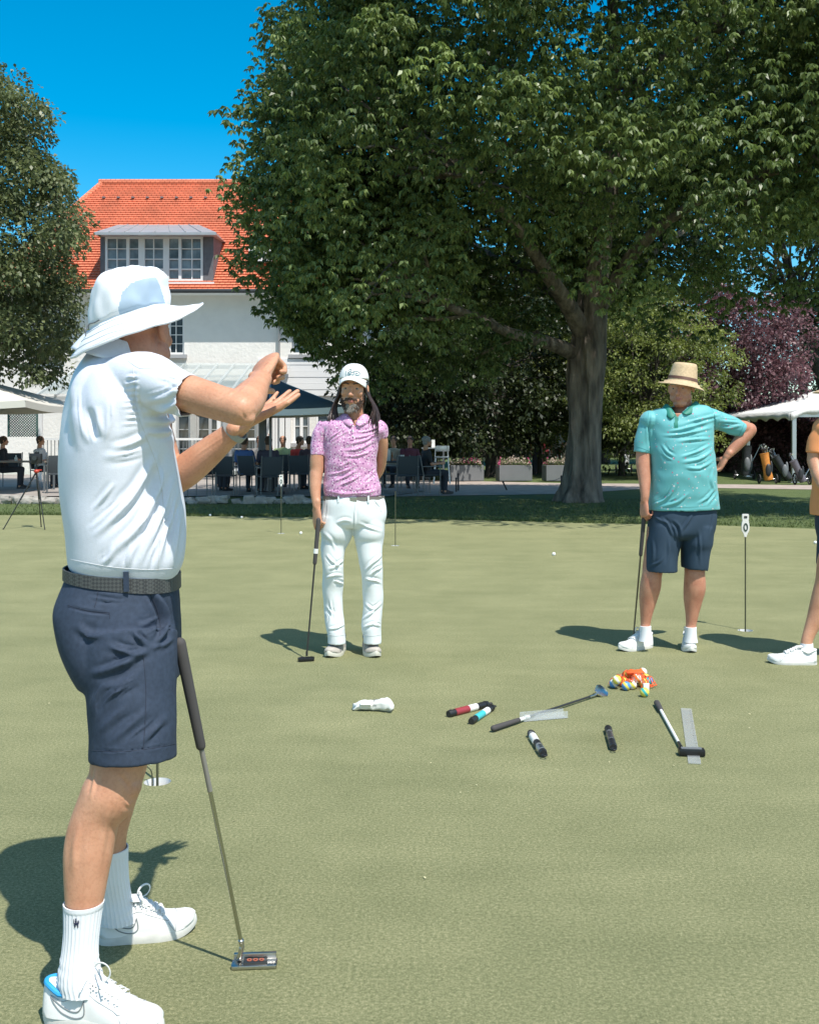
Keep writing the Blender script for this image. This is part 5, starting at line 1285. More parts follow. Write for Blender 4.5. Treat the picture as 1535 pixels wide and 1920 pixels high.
# ---- shoes
class Shoe:
    W = ([0, .04, .12, .25, .38, .5, .62, .74, .84, .92, .97, 1], [.018, .031, .036, .035, .037, .042, .047, .0485, .046, .037, .024, .006])
    def __init__(s, heel, ang, L, side, wsc=1.0, hsc=1.0, sole=.028, name='shoe'):
        s.heel = Vector(heel); s.L = L; s.side = side; s.ws = wsc * L / .3; s.hs = hsc; s.sole = sole
        s.M = Matrix.Rotation(ang, 3, 'Z')
    def cy(s, t): return s.side * .010 * math.sin(math.pi * min(1, t) ** 1.3) * -1 + 0
    def spring(s, t): return .016 * max(0, (t - .75) / .25) ** 2
    def top(s, t): return s.hs * float(np.interp(t, [0, .08, .2, .32, .40, .5, .6, .7, .8, .9, .96, 1], [.098, .100, .088, .098, .108, .094, .079, .066, .060, .054, .046, .034]))
    def wd(s, t): return s.ws * float(np.interp(t, *s.W))
    def surf(s, t, a, off=0):
        """a from 0 (outer right foot edge, +y) to pi"""
        w = s.wd(t) ; h = s.top(t); z0 = s.sole * .8; ca, sa = math.cos(a), math.sin(a)
        up = abs(sa) ** .82; nar = 1 - (.22 * up if t < .42 else .05 * up)
        if t > .985: w *= .9
        y = math.copysign(abs(ca) ** .72, ca) * w * nar; z = z0 + (h - z0) * up
        v = Vector((t * s.L, s.cy(t) + y + math.copysign(off, ca) * abs(ca), z + s.spring(t) + off * sa))
        return s.heel + s.M @ v
    def world(s, x, y, z): return s.heel + s.M @ Vector((x, y, z))
    def make(s, parent, m_up, m_sole, m_lace, m_trim, label=None, swoosh=False, lining=None, detail=True, cuts=True):
        ts = [0, .015, .04, .08, .13, .19, .25, .31, .36, .4, .45, .5, .55, .6, .65, .7, .75, .8, .85, .9, .94, .97, .99, 1]
        mb = MB(); nseg = 26
        rs = []
        for t in ts:
            r = [s.surf(t, math.pi * k / nseg) for k in range(nseg + 1)]
            b = [r[-1] + (r[0] - r[-1]) * f + Vector((0, 0, -.004)) for f in (.25, .5, .75)]
            rs.append(r + b)
        mb.rings(rs, True); up = mb.build('shoe', m_up, parent, angle=75)
        if label: up['label'] = label
        # sole
        mb = MB(); out = []
        for k in range(48):
            a = 2 * math.pi * k / 48; t = .5 - .5 * math.cos(a); w = s.wd(max(.012, min(.99, t))) * (1 if 0 < k < 48 else 1)
            sg = 1 if a < math.pi else -1; yy = abs(math.sin(a)) ** .35 * w
            out.append((t, s.cy(t) + sg * yy))
        levels = [(-.003, .004), (.0015, 0), (.0025, .010), (.0015, s.sole * .8), (.0, s.sole * 1.0), (-.006, s.sole * 1.0)]
        rr = []
        for off, z in levels:
            r = []
            for k, (t, y) in enumerate(out):
                a = 2 * math.pi * k / 48; nx = -math.cos(a); ny = math.sin(a)
                ht = s.sole * (.9 if t < .55 else 1)
                r.append(s.world(t * s.L + nx * off * 2.0, y + ny * off * 1.5, z + s.spring(t)))
            rr.append(r)
        mb.rings(rr, True); mb.build('sole', m_sole, up, angle=60)
        # tread line
        # collar
        ct = []
        for k in range(28):
            a = 2 * math.pi * k / 28; x = (.165 - .155 * math.cos(a)) ; y = math.sin(a) * s.wd(.15) * (.80)
            z = s.top(max(0, min(1, x)))
            ct.append(s.world(x * s.L, s.cy(x) + y, z - .003 - .010 * (1 - abs(math.cos(a)))))
        mb = MB(); rs = []
        for k in range(28):
            p0 = ct[k]; pr = ct[k - 1]; nx = ct[(k + 1) % 28]; d = (nx - pr).normalized(); x, z = frame(d)
            rs.append([p0 + x * .0065 * math.cos(b) + z * .0065 * math.sin(b) for b in [2 * math.pi * q / 8 for q in range(8)]])
        rs.append(rs[0]); mb.rings(rs, False); mb.build('collar', lining or m_up, up)
        if detail:
            # tongue and laces
            mb = MB(); rs = []
            for t, w_, z_ in ((.30, .024, .018), (.34, .026, .012), (.40, .025, .004), (.5, .021, .002), (.6, .018, .002), (.66, .014, .0)):
                rs.append([s.world(t * s.L, s.cy(t) + w_ * math.cos(a), s.top(t) + s.spring(t) + z_ + .006 * math.sin(a)) for a in [2 * math.pi * k / 16 for k in range(16)]])
            mb.rings(rs, True); mb.build('tongue', m_up, up)
            mb = MB(); n = 6
            for k in range(n):
                t = .37 + .053 * k; 
                for a0, a1, dt in ((1.02, 2.12, .0), (1.02, 2.12, .028)):
                    pts = []
                    for j in range(7):
                        f = j / 6; a = a0 + (a1 - a0) * f; tt = t + (dt * f if k % 2 else dt * (1 - f))
                        pts.append(s.surf(tt, a, .006 + .003 * math.sin(math.pi * f)))
                    mb.tube(pts, [(.0028, .0018)] * 7, seg=8)
            mb.build('laces', m_lace, up)
            mb = MB()
            for a in (.92, 2.22):
                for k in range(6):
                    q = s.surf(.375 + .053 * k, a, .001); mb.ell(q, .0021, seg=8, rows=6)
            mb.build('eyelets', m_trim, up)
            # seams: eyestay, toe cap, heel counter
            mb = MB()
            for a in (.72, math.pi - .72):
                mb.tube([s.surf(t, a if t > .33 else a, .0005) for t in (.33, .4, .48, .56, .64, .70)] + [s.surf(.72, math.pi / 2, .0005)], .0011, seg=6, sub=3)
            mb.tube([s.surf(.80 + .03 * abs(math.cos(a)) * -1, a, .0005) for a in [.02 + (math.pi - .04) * k / 14 for k in range(15)]], .0011, seg=6)
            for a0 in (0, 1):
                mb.tube([s.surf(t, (b if not a0 else math.pi - b), .0005) for t, b in ((.70, .60), (.71, .42), (.74, .2), (.76, .05))], .0011, seg=6, sub=3)
                mb.tube([s.surf(t, (b if not a0 else math.pi - b), .0005) for t, b in ((.02, .7), (.12, .62), (.2, .55), (.30, .75))], .0011, seg=6, sub=3)
            mb.build('seam', m_trim, up)
        if swoosh:
            lo = [(.09, .60), (.14, .36), (.20, .18), (.27, .08), (.34, .065), (.39, .16), (.375, .50)]
            hi = [(.375, .50), (.355, .29), (.32, .21), (.26, .24), (.19, .38), (.09, .60)]
            for sd_ in (0, 1):
                mb = MB(); pts = [s.surf(t, (b if not sd_ else math.pi - b), .0012) for t, b in catmull(lo, 4) + catmull(hi, 4)[1:]]
                mb.tube(pts, .0014, seg=6); mb.build('swoosh_outline', M_trim_d, up)
        return up
def bow(parent, p, d, r, m, n=None, sec=(.0028, .0016)):
    """one upright lace loop starting at p"""
    p = Vector(p); d = Vector(d).normalized(); n = Vector(n or (0, 0, 1)); mb = MB()
    pts = [p + d * (r * (1 - math.cos(a))) + n * (r * .95 * math.sin(a)) + Vector((0, -.004 * math.sin(a), 0)) for a in [2 * math.pi * k / 22 for k in range(22)]]
    mb.tube(pts, [sec] * len(pts), seg=8); return mb.build('lace_loop', m, parent)

# ================================================================ THE INSTRUCTOR
M_shirt = mat('white_polo_fabric', (.70, .73, .82), .5, var=.05, vscale=140, bump=.5, bscale=330)
M_navy = mat('navy_shorts_fabric', (.038, .055, .090), .8, var=.25, vscale=90, bump=.5, bscale=420, spec=.3)
M_sock = mat('white_sock_knit', (.76, .77, .80), .85, bump=.5, bscale=500)
M_wshoe = mat('white_leather', (.78, .78, .76), .42, var=.04, vscale=20, bump=.12, bscale=180)
M_sole = mat('white_rubber_sole', (.70, .69, .65), .6, var=.15, vscale=30)
M_lace = mat('white_laces', (.78, .78, .77), .8, bump=.5, bscale=700)
M_trim_g = mat('grey_stitching', (.42, .43, .44), .6); M_trim_d = mat('dark_grey_outline', (.20, .22, .23), .6)
M_lining = mat('bright_blue_lining', (.03, .33, .68), .7)
def instructor():
    t = empty('person', (-.76, 2.76, 0), 'man in white polo, white sun hat and navy shorts standing in profile, hands raised', 'person')
    Y0 = 2.76
    # ------ body, one mesh
    mb = MB()
    legN = [(240, 1330, 50, 2.63), (232, 1395, 50, 2.61), (221, 1430, 50, 2.60), (216, 1462, 50, 2.595), (202, 1495, 52, 2.59), (182, 1530, 45, 2.585), (171, 1566, 46, 2.58), (165, 1602, 45.5, 2.575), (161.5, 1639, 41.5, 2.57), (159, 1675, 37.5, 2.565), (157, 1700, 34, 2.56), (153, 1750, 28, 2.555), (150, 1800, 27, 2.55), (150, 1850, 28, 2.55)]
    mb.tube([P(x, y, Y) for x, y, r, Y in legN], [(r * Y / F, r * Y / F * (1.0 if y < 1560 else .95)) for x, y, r, Y in legN], seg=28, up=(0, 1, 0), sub=3, cap='flat')
    mb.ell(P(247, 1473, 2.585), (.024, .036, .032), seg=16, rows=10)       # knee cap
    mb.ell(P(236, 1512, 2.585), (.018, .026, .024), seg=12, rows=8)
    mb.ell(P(150, 1590, 2.58), (.036, .045, .075), seg=16, rows=10)         # calf
    legF = [(244, 1330, 44, 2.87), (232, 1420, 46, 2.88), (222, 1470, 42, 2.89), (212, 1515, 38, 2.90), (200, 1560, 38, 2.92), (199, 1600, 36, 2.93), (204, 1640, 32, 2.94), (212, 1680, 27, 2.95), (216, 1720, 25, 2.96)]
    mb.tube([P(x, y, Y) for x, y, r, Y in legF], [r * Y / F for x, y, r, Y in legF], seg=24, up=(0, 1, 0), sub=3)
    loft(mb, [pxq(175, 700, 265, 706, 2.78, .08), pxq(150, 850, 285, 860, 2.78, .12), pxq(150, 1000, 300, 1000, 2.78, .11), pxr(140, 1150, 315, 1150, 2.76, .13), pxr(175, 1255, 310, 1265, 2.75, .12), pxr(200, 1320, 290, 1330, 2.75, .10)], 30)
    # near arm
    sN, eN, wN = P(285, 716, 2.63), P(452, 768, 2.50), P(489, 710, 2.70)
    mb.tube([sN, sN.lerp(eN, .35), sN.lerp(eN, .7), eN], [.052, .047, .043, .039], seg=22, sub=4, cap='round')
    mb.tube([eN, eN.lerp(wN, .22), eN.lerp(wN, .5), eN.lerp(wN, .8), wN], [(.038, .038), (.044, .040), (.040, .034), (.031, .026), (.029, .022)], seg=22, sub=3, cap='round')
    mb.ell(P(463, 783, 2.49), (.020, .020, .020), seg=14, rows=10)          # elbow
    mb.ell(P(425, 748, 2.53), (.040, .03, .028), seg=14, rows=10)           # forearm flexor seen over the upper arm
    hd_ = (P(503, 664, 2.82) - wN).normalized()
    hand(mb, wN + hd_ * .006, hd_ + Vector((.02, 0, 0)), Vector((.45, .85, -.25)), 1, [(.9, 1.5, 1.0), (1.1, 1.5, 1.0), (1.2, 1.5, 1.0), (1.3, 1.45, 1.0)], thumb=.55, sc=1.02, tcurl=.5, spread=.03, rad=1.12)
    # far arm
    sF, eF, wF = P(262, 712, 2.93), P(322, 905, 2.97), P(456, 794, 2.88)
    mb.tube([sF, sF.lerp(eF, .5), eF], [.05, .046, .041], seg=20, sub=3, cap='round')
    mb.tube([eF, eF.lerp(wF, .22), eF.lerp(wF, .5), eF.lerp(wF, .8), wF], [.040, .046, .041, .031, (.031, .023)], seg=22, sub=3, cap='round')
    hf = (P(545, 744, 2.97) - wF).normalized()
    hand(mb, wF, hf, Vector((-.30, -.42, .86)), 1, [.05, .06, .08, .14], thumb=-.05, sc=.98, tcurl=.12, spread=.04)
    # head
    fw = Vector((.34, .94, .02)); hc = P(258, 622, 2.815)
    T, M = head(mb, hc, fw, (-.12, 0, 1), 1.02, P(222, 695, 2.80), .058, 1.05)
    body = hull_fuse('body', mb, SK_tan, t, .0034, 4)
    eyes(body, T, M, 1.02); lips(body, T, 1.02)
    # veins and tendons as low relief on the lit arm, shin and hand
    folds(body, [([(400, 752), (425, 742), (450, 722), (470, 705)], 2.2, .0012), ([(440, 745), (462, 722), (482, 700)], 1.8, .0011), ([(488, 700), (500, 684), (512, 672)], 1.6, .0012), ([(495, 706), (508, 692), (518, 680)], 1.5, .0010), ([(452, 765), (456, 778), (464, 788)], 2.5, -.0016), ([(360, 860), (395, 835), (430, 812)], 2.0, .0010),
                 ([(222, 1452), (236, 1468), (246, 1490)], 4, -.003), ([(205, 1500), (196, 1560), (184, 1640)], 5, .0025), ([(150, 1540), (140, 1590), (138, 1650)], 6, .003), ([(180, 1440), (176, 1470), (168, 1500)], 3, .003), ([(232, 1500), (242, 1510), (250, 1500)], 3, .002)])
    
    # face under the hat is redder than the arms
    me = body.data; me.materials.append(SK_red); k = len(me.materials) - 1; n = len(me.polygons); c_ = np.empty(n * 3); me.polygons.foreach_get('center', c_); mi = np.zeros(n, np.int32); me.polygons.foreach_get('material_index', mi)
    c_ = c_.reshape(-1, 3); mi[(c_[:, 2] > hc.z - .19) & (np.hypot(c_[:, 0] - hc.x, c_[:, 1] - hc.y) < .15) & (mi == 0)] = k; me.polygons.foreach_set('material_index', mi)
    done(body)
    # hair under the hat
    mb = MB(); mb.ell(T(0, -.022, .02), (.0785, .094, .040), M, seg=28, rows=18)
    hr = hull_fuse('hair', mb, mat('short_grey_brown_hair', (.16, .11, .08), .8, var=.5, vscale=60, bump=.8, bscale=160), t, .005, 2); done(hr)
    # ------ polo shirt
    mb = MB()
    loft(mb, [pxq(168, 655, 258, 672, 2.81, .066, 26), pxq(148, 680, 285, 686, 2.80, .125), pxq(125, 706, 300, 712, 2.79, .185), pxq(112, 750, 316, 750, 2.78, .212), pxq(107, 800, 324, 800, 2.78, .212), pxq(106, 855, 332, 855, 2.78, .200), pxq(110, 905, 340, 905, 2.775, .185), pxq(116, 955, 347, 958, 2.77, .175, 24), pxq(124, 1005, 349, 1012, 2.765, .168, 22), pxq(127, 1040, 345, 1050, 2.765, .164, 20), pxq(130, 1058, 336, 1072, 2.765, .155, 17), pxq(139, 1070, 326, 1086, 2.765, .145, 15)], 60, 5, .82)
    # shoulder blade, chest and shoulder masses
    mb.ell(P(185, 745, 2.68), (.075, .05, .085), seg=20, rows=14); mb.ell(P(200, 850, 2.66), (.085, .045, .085), seg=20, rows=14)
    mb.ell(P(285, 830, 2.72), (.055, .08, .07), seg=20, rows=14)
    hemN = P(356, 742, 2.565); mb.tube([P(232, 716, 2.70), P(272, 712, 2.645), P(315, 728, 2.60), P(340, 738, 2.575), hemN], [.070, .070, .060, .055, .054], seg=30, sub=4)
    hemF = P(285, 800, 2.97); mb.tube([P(240, 720, 2.86), P(262, 735, 2.93), hemF], [.075, .068, .064], seg=24, sub=4)
    sh = hull_fuse('polo_shirt', mb, M_shirt, t, .0042, 6)
    dN = (hemN - P(315, 728, 2.60)).normalized(); cut(sh, hemN, dN, .08); 
    S = [([(252, 700), (254, 745), (262, 788), (272, 812)], 3.0, -.003), ([(205, 842), (245, 832), (282, 812)], 6, .007), ([(190, 858), (235, 850), (275, 838)], 7, .004),
         ([(262, 772), (310, 768), (352, 738)], 5.5, .007), ([(266, 790), (318, 790), (350, 768)], 6, .008), ([(272, 752), (318, 742), (350, 716)], 5, .005), ([(270, 806), (305, 812), (340, 796)], 5, .006), ([(290, 700), (325, 706), (352, 722)], 6, .003),
         ([(300, 842), (272, 892), (236, 945), (172, 1008)], 7, .011), ([(318, 868), (290, 930), (262, 985), (205, 1040)], 7, .010), ([(326, 886), (308, 950), (284, 1010), (262, 1062)], 6.5, .010), ([(333, 905), (322, 960), (306, 1015), (292, 1072)], 6, .008), ([(338, 950), (332, 1000), (322, 1070)], 5, .006),
         ([(214, 905), (192, 935), (174, 958)], 4, .006), ([(246, 912), (205, 960), (165, 995)], 4.5, .006), ([(300, 1000), (285, 1035), (276, 1068)], 4, .006), ([(250, 1020), (244, 1045), (240, 1066)], 5, .005), ([(215, 1025), (205, 1045), (190, 1060)], 5, .004),
         ([(166, 762), (172, 800), (182, 828)], 8, -.014), ([(140, 720), (142, 790), (150, 850)], 9, .007), ([(205, 745), (206, 800), (200, 830)], 10, .004), ([(290, 850), (300, 900), (296, 950)], 5, .005)]
    for k in range(9): y = 706 + k * 11; S.append(([(238 - (k % 3) * 6, y + 2), (252, y), (264, y + 1)], 2.6, .0022))
    folds(sh, S); folds(sh, fine(S[:24], 46, 15, 2.3, .0030, 4)); wrinkle(sh, .0016, 17, (1, 1, .7), 1.3)
    solid(sh, .0025); done(sh)
    M_seamw = mat('white_seam_thread', (.62, .63, .66), .7)
    seams('seam', sh, [[(250, 690), (252, 720), (254, 750), (262, 788), (272, 812)], [(240, 676), (262, 690), (290, 690)], [(128, 1048), (200, 1062), (270, 1068), (330, 1066)], [(344, 722), (352, 745), (338, 775), (322, 800)], [(272, 815), (296, 880), (306, 950), (300, 1020), (296, 1070)]], M_seamw, .0010, 0)
    mb = MB(); x_, z_ = frame(dN); pts = [hemN - dN * .006 + x_ * .0555 * math.cos(a) + z_ * .0555 * math.sin(a) for a in [2 * math.pi * k / 40 for k in range(41)]]
    # collar standing at the neck
    mb = MB(); rs = []
    for z, r1, r2, dx in ((0, .086, .090, 0), (.028, .074, .078, .006), (.048, .069, .072, .010), (.050, .074, .077, .010), (.024, .088, .094, .002), (-.004, .102, .112, -.004)):
        c = P(212, 672, 2.80) + Vector((dx, 0, z)); rs.append([c + Vector((r1 * math.cos(a), r2 * math.sin(a), -.30 * r1 * math.cos(a))) for a in [2 * math.pi * k / 40 for k in range(40)]])
    d_ = catmull([[q for p_ in r for q in p_] for r in rs], 3); mb.rings([[Vector(r[i * 3:i * 3 + 3]) for i in range(40)] for r in d_], False)
    co = mb.build('collar', M_shirt, sh); solid(co, .002)
    # ------ shorts
    mb = MB()
    loft(mb, [pxr(138, 1060, 330, 1082, 2.765, .140), pxr(127, 1085, 331, 1106, 2.765, .152), pxr(112, 1130, 333, 1140, 2.76, .170), pxr(112, 1165, 334, 1172, 2.755, .178), pxr(122, 1205, 334, 1210, 2.75, .185), pxr(140, 1245, 333, 1245, 2.745, .185), pxr(156, 1275, 332, 1275, 2.74, .175)], 48, 5, .84)
    lg = [(240, 1190, 92, 2.665), (243, 1250, 88, 2.645), (247, 1310, 82, 2.63), (249, 1370, 80.5, 2.618), (249, 1424, 80, 2.61)]
    mb.tube([P(x, y, Y) for x, y, r, Y in lg], [(r * Y / F, .112) for x, y, r, Y in lg], seg=40, up=(0, 1, 0), sub=5)
    lf = [(246, 1190, 80, 2.83), (248, 1310, 74, 2.87), (250, 1395, 70, 2.90)]
    mb.tube([P(x, y, Y) for x, y, r, Y in lf], [(r * Y / F, .105) for x, y, r, Y in lf], seg=36, up=(0, 1, 0), sub=5)
    so = hull_fuse('shorts', mb, M_navy, t, .0042, 5)
    cut(so, P(249, 1424, 2.61), (0, 0, -1), .14); cut(so, P(250, 1395, 2.90), (0, 0, -1), .14); cut(so, P(234, 1070, 2.765), (0, 0, 1), .2, .03)
    o2 = lambda x, y: (60 + x / 3.07, 1000 + y / 3.07)
    S = [([o2(670, 335), o2(712, 420), o2(735, 500), o2(735, 590)], 5, -.016), ([o2(700, 330), o2(760, 430), o2(775, 520), o2(730, 620), o2(680, 670)], 4.5, .011),
         ([o2(205, 420), o2(320, 450), o2(445, 463)], 2.6, -.0032),
         ([o2(680, 665), o2(590, 715), o2(480, 770), o2(330, 815)], 6, .011), ([o2(670, 680), o2(560, 690), o2(420, 640)], 6, .007), ([o2(575, 555), o2(620, 610), o2(670, 655)], 4, .008), ([o2(600, 540), o2(660, 520), o2(720, 480)], 5, .005),
         ([o2(690, 670), o2(760, 640), o2(820, 600)], 4, .007), ([o2(640, 740), o2(500, 830), o2(370, 860)], 6, -.006), ([o2(420, 880), o2(360, 960), o2(345, 1060)], 7, .004), ([o2(560, 990), o2(470, 1060), o2(390, 1150)], 6, .0045), ([o2(680, 1010), o2(560, 1110), o2(450, 1210)], 6, .0045), ([o2(790, 1040), o2(700, 1130), o2(600, 1230)], 6, .004), ([o2(640, 830), o2(500, 900), o2(400, 1000)], 7, .004), ([o2(250, 520), o2(320, 580), o2(420, 590)], 7, .005), ([o2(330, 330), o2(430, 350), o2(560, 350)], 6, .003)]
    folds(so, S); folds(so, fine(S[4:], 40, 16, 2.2, .0026, 6)); folds(so, [([o2(335, 1252), o2(560, 1250), o2(825, 1215)], 1.6, -.004)]); wrinkle(so, .0012, 21, seed=2.2)
    solid(so, .003); done(so)
    M_seamn = mat('navy_seam_thread', (.02, .028, .05), .8)
    seams('seam', so, [[o2(205, 422), o2(320, 452), o2(445, 465)], [o2(205, 414), o2(320, 444), o2(445, 457)], [o2(445, 455), o2(447, 480), o2(446, 492)], [o2(672, 335), o2(716, 430), o2(738, 520), o2(736, 590)], [o2(640, 700), o2(655, 900), o2(650, 1100), o2(640, 1240)], [o2(336, 1250), o2(500, 1258), o2(680, 1240), o2(825, 1212)], [o2(380, 330), o2(372, 380), o2(360, 425)]], M_seamn, .0010, 0)
    # belt, loops, pocket
    def ringpath(y0, y1, e=0, n=72, Y=2.765, ry=.150):
        a = P(129, y0, Y); b = P(332, y1, Y); c = (a + b) / 2; ex = (b - a) / 2 * (1 + e); out = []
        for k in range(n):
            th = 2 * math.pi * k / n; out.append(c + ex * math.copysign(abs(math.cos(th)) ** .86, math.cos(th)) + Vector((0, (ry * (1 + e)) * math.copysign(abs(math.sin(th)) ** .86, math.sin(th)), 0)))
        return out
    mb = MB(); mb.rings([ringpath(1060, 1076, .0), ringpath(1060, 1076, .03), ringpath(1080, 1104, .034), ringpath(1080, 1104, .0)], False)
    m = mat('braided_leather', (.10, .105, .105), .55); n, l, b = nd(m); tc = n.new('ShaderNodeTexCoord'); mp = n.new('ShaderNodeMapping'); mp.inputs['Rotation'].default_value = (0, R(45), 0); mp.inputs['Scale'].default_value = (150, 150, 150)
    ck = n.new('ShaderNodeTexChecker'); ck.inputs['Scale'].default_value = 1; ck.inputs['Color1'].default_value = (.075, .08, .08, 1); ck.inputs['Color2'].default_value = (.035, .037, .04, 1); l.new(tc.outputs['Object'], mp.inputs[0]); l.new(mp.outputs[0], ck.inputs[0]); l.new(ck.outputs[0], b.inputs['Base Color'])
    belt = mb.build('belt', m, t)
    for x, dy in ((236, 0), (158, -6)):
        q = P(x, 1064 + (x - 129) * .078, 2.765 - .150 * (1 - abs((x - 230) / 102) ** 2.3) ** .45 - .005); q2 = P(x + 1, 1100 + (x - 129) * .09, q.y)
        mb = MB(); mb.beam(q, q2, .013, .003, up=(0, 1, 0)); mb.build('belt_loop', M_navy, belt, smooth=False)
    # ------ socks
    def sock(pts, name='sock', mark=False):
        mb = MB(); d = catmull(pts, 10); seg = 84; rs = []
        for i, (x, y, r, Y) in enumerate(d):
            c = P(x, y, Y); rr = r * Y / F; band = i < 5
            rs.append([c + Vector(((rr + (.0011 * math.cos(a * 28) if not band else .0012) + .0012 * math.sin(i * .9 + 2 * math.sin(a)) * (i > len(d) * .6)) * math.cos(a), (rr + (.0011 * math.cos(a * 28) if not band else .0012)) * math.sin(a), 0)) for a in [2 * math.pi * k / seg for k in range(seg)]])
        r0 = [v + (rs[0][0] + rs[0][seg // 2]) * 0 for v in rs[0]]
        cc = sum(rs[0], Vector()) / seg; rs.insert(0, [cc + (v - cc) * .93 for v in rs[0]])
        mb.rings(rs, False); o = mb.build(name, M_sock, t); return o
    sN_ = sock([(157, 1692, 36.5, 2.56), (155, 1715, 34.5, 2.558), (153, 1745, 32.5, 2.555), (150.5, 1775, 32.5, 2.553), (149, 1803, 35, 2.55), (150, 1830, 40, 2.55), (156, 1855, 42, 2.55)])
    # small dark rider emblem on the sock
    q = P(143, 1733, 2.555 - .0425); s_ = .00128; mb = MB()
    for dx, dy, rx, ry in ((0, 0, 4.5, 2.6), (-3, 3.5, 1.2, 4), (2.8, 4, 1.2, 4), (3.6, -3, 1.6, 3.6), (-.6, -4.5, 1.6, 3.4), (-.8, -8.6, 1.3, 1.3), (-4.5, -4.5, .7, 5)): mb.ell(q + Vector((dx * s_, 0, -dy * s_)), (rx * s_, .0012, ry * s_), seg=10, rows=6)
    mb.build('rider_emblem', mat('navy_thread', (.02, .025, .06), .8), sN_)
    sF_ = sock([(202, 1590, 37, 2.93), (205, 1620, 34, 2.935), (209, 1650, 31.5, 2.94), (214, 1680, 31, 2.95), (218, 1705, 34, 2.955), (222, 1725, 37, 2.96)])
    # ------ shoes
    hN = G(88, 1910); sA = Shoe((hN.x, hN.y, 0), R(-15), .305, -1, 1.04); u = sA.make(t, M_wshoe, M_sole, M_lace, M_trim_g, swoosh=True, lining=M_lining)
    bow(u, sA.surf(.40, math.pi / 2, .018), (.8, -.35, .1), .024, M_lace); bow(u, sA.surf(.41, math.pi / 2 - .3, .014), (.5, -.8, -.25), .018, M_lace)
    mb = MB(); a = sA.surf(.40, math.pi / 2, .016); mb.tube([a, a + Vector((.02, -.03, .0)), a + Vector((.035, -.05, -.03))], .002, seg=6, sub=3); mb.tube([a, a + Vector((-.01, -.03, -.005)), a + Vector((-.02, -.045, -.025))], .002, seg=6, sub=3); mb.ell(a, (.006, .006, .005), seg=10, rows=8); mb.build('lace_knot', M_lace, u)
    hF = G(184, 1768); sB = Shoe((hF.x, hF.y, 0), R(19), .265, 1, 1.06, 1.0); u = sB.make(t, M_wshoe, M_sole, M_lace, M_trim_g, swoosh=True, lining=M_lining)
    bow(u, sB.surf(.40, math.pi / 2, .016), (.6, .4, .2), .018, M_lace); bow(u, sB.surf(.41, math.pi / 2, .014), (.4, -.7, -.1), .016, M_lace)
    # ------ wrist band
    mb = MB(); q = P(441, 806, 2.89); dd = (wF - eF).normalized(); x_, z_ = frame(dd)
    rs = []
    for h, r in ((-.009, .0355), (-.009, .038), (.009, .036), (.009, .0335)): rs.append([q + dd * h + x_ * r * math.cos(a) + z_ * r * math.sin(a) for a in [2 * math.pi * k / 32 for k in range(32)]])
    mb.rings(rs + [rs[0]], False); mb.build('wrist_band', mat('grey_strap', (.30, .31, .31), .5), t)
    # ------ sun hat
    def hr_(cx, cy, rx, ry, tilt, droop=0.0, Yc=2.785, n=240):
        c = P(cx, cy, Yc); out = []
        for k in range(n):
            a = 2 * math.pi * k / n; back = max(0, -math.cos(a))
            out.append(c + Vector((rx * math.cos(a) * math.cos(R(tilt)), ry * math.sin(a), rx * math.cos(a) * math.sin(R(tilt)) + droop * math.sin(a))))
        return out
    key = [(250, 503, .030, .028, 4, 0.), (249, 506, .055, .052, 5, 0.), (247, 514, .078, .075, 7, 0.), (245, 527, .093, .090, 9, 0.), (244, 545, .102, .100, 12, 0.), (243, 568, .106, .106, 15, 0.), (243, 590, .107, .107, 18, 0.), (244, 597, .108, .100, 19, .002), (247, 604, .128, .116, 19.5, .010), (251, 611, .150, .132, 20, .020), (256, 617, .172, .146, 20.5, .030), (258, 620, .180, .152, 20.5, .034)]
    d_ = catmull(key, 8); rs = [hr_(*k_) for k_ in d_]
    for i, r in enumerate(rs):
        for j, v in enumerate(r):
            a = 2 * math.pi * j / 240; f = i / len(rs)
            k = noise.noise(Vector((math.cos(a) * 3, math.sin(a) * 3, f * 9))) * .005 * (1 if f < .62 else .7)
            if f > .62: k += .006 * math.sin(a * 3 + .5) * (f - .62) / .38
            v.z += k
            if f < .6: v.x += k * .8 * math.cos(a); v.y += k * .8 * math.sin(a)
    top = sum(rs[0], Vector()) / 240 + Vector((0, 0, .003)); b = [top] 
    mb = MB(); mb.rings(rs, False); n0 = len(mb.v); mb.v.append(tuple(top)); 
    for j in range(240): mb.f.append((j, (j + 1) % 240, n0)); mb.m.append(0)
    # mesh panel on the side of the crown
    poly = [(226, 606), (222, 575), (229, 548), (246, 530), (270, 522), (292, 519), (300, 535), (311, 572), (285, 580), (250, 594)]
    def inside(x, y):
        c = False; n = len(poly); j = n - 1
        for i in range(n):
            if (poly[i][1] > y) != (poly[j][1] > y) and x < (poly[j][0] - poly[i][0]) * (y - poly[i][1]) / (poly[j][1] - poly[i][1]) + poly[i][0]: c = not c
            j = i
        return c
    V = np.array(mb.v); px = pix(V)
    for i, f in enumerate(mb.f):
        c = px[list(f)].mean(0); yb = V[list(f), 1].mean()
        if yb < 2.80 and i < 54 * 240 and inside(*c): mb.m[i] = 1
    mh = mat('white_hat_cloth', (.76, .79, .84), .7, bump=.25, bscale=260); mp_ = mat('blue_grey_hat_mesh', (.36, .47, .60), .75, bump=.6, bscale=420)
    hat = mb.build('sun_hat', [mh, mp_], t, angle=80); solid(hat, .0025)
    mb = MB()
    for f_, off in ((.70, .001), (.78, .001), (.86, .001), (.93, .001), (.985, .001)):
        r = rs[int(f_ * (len(rs) - 1))]; sel = [r[j] + Vector((0, 0, .0012)) for j in (range(0, 240) if f_ > .95 else range(76, 184))]
        mb.tube(sel + ([sel[0]] if f_ > .95 else []), .0011 if f_ < .95 else .0026, seg=6)
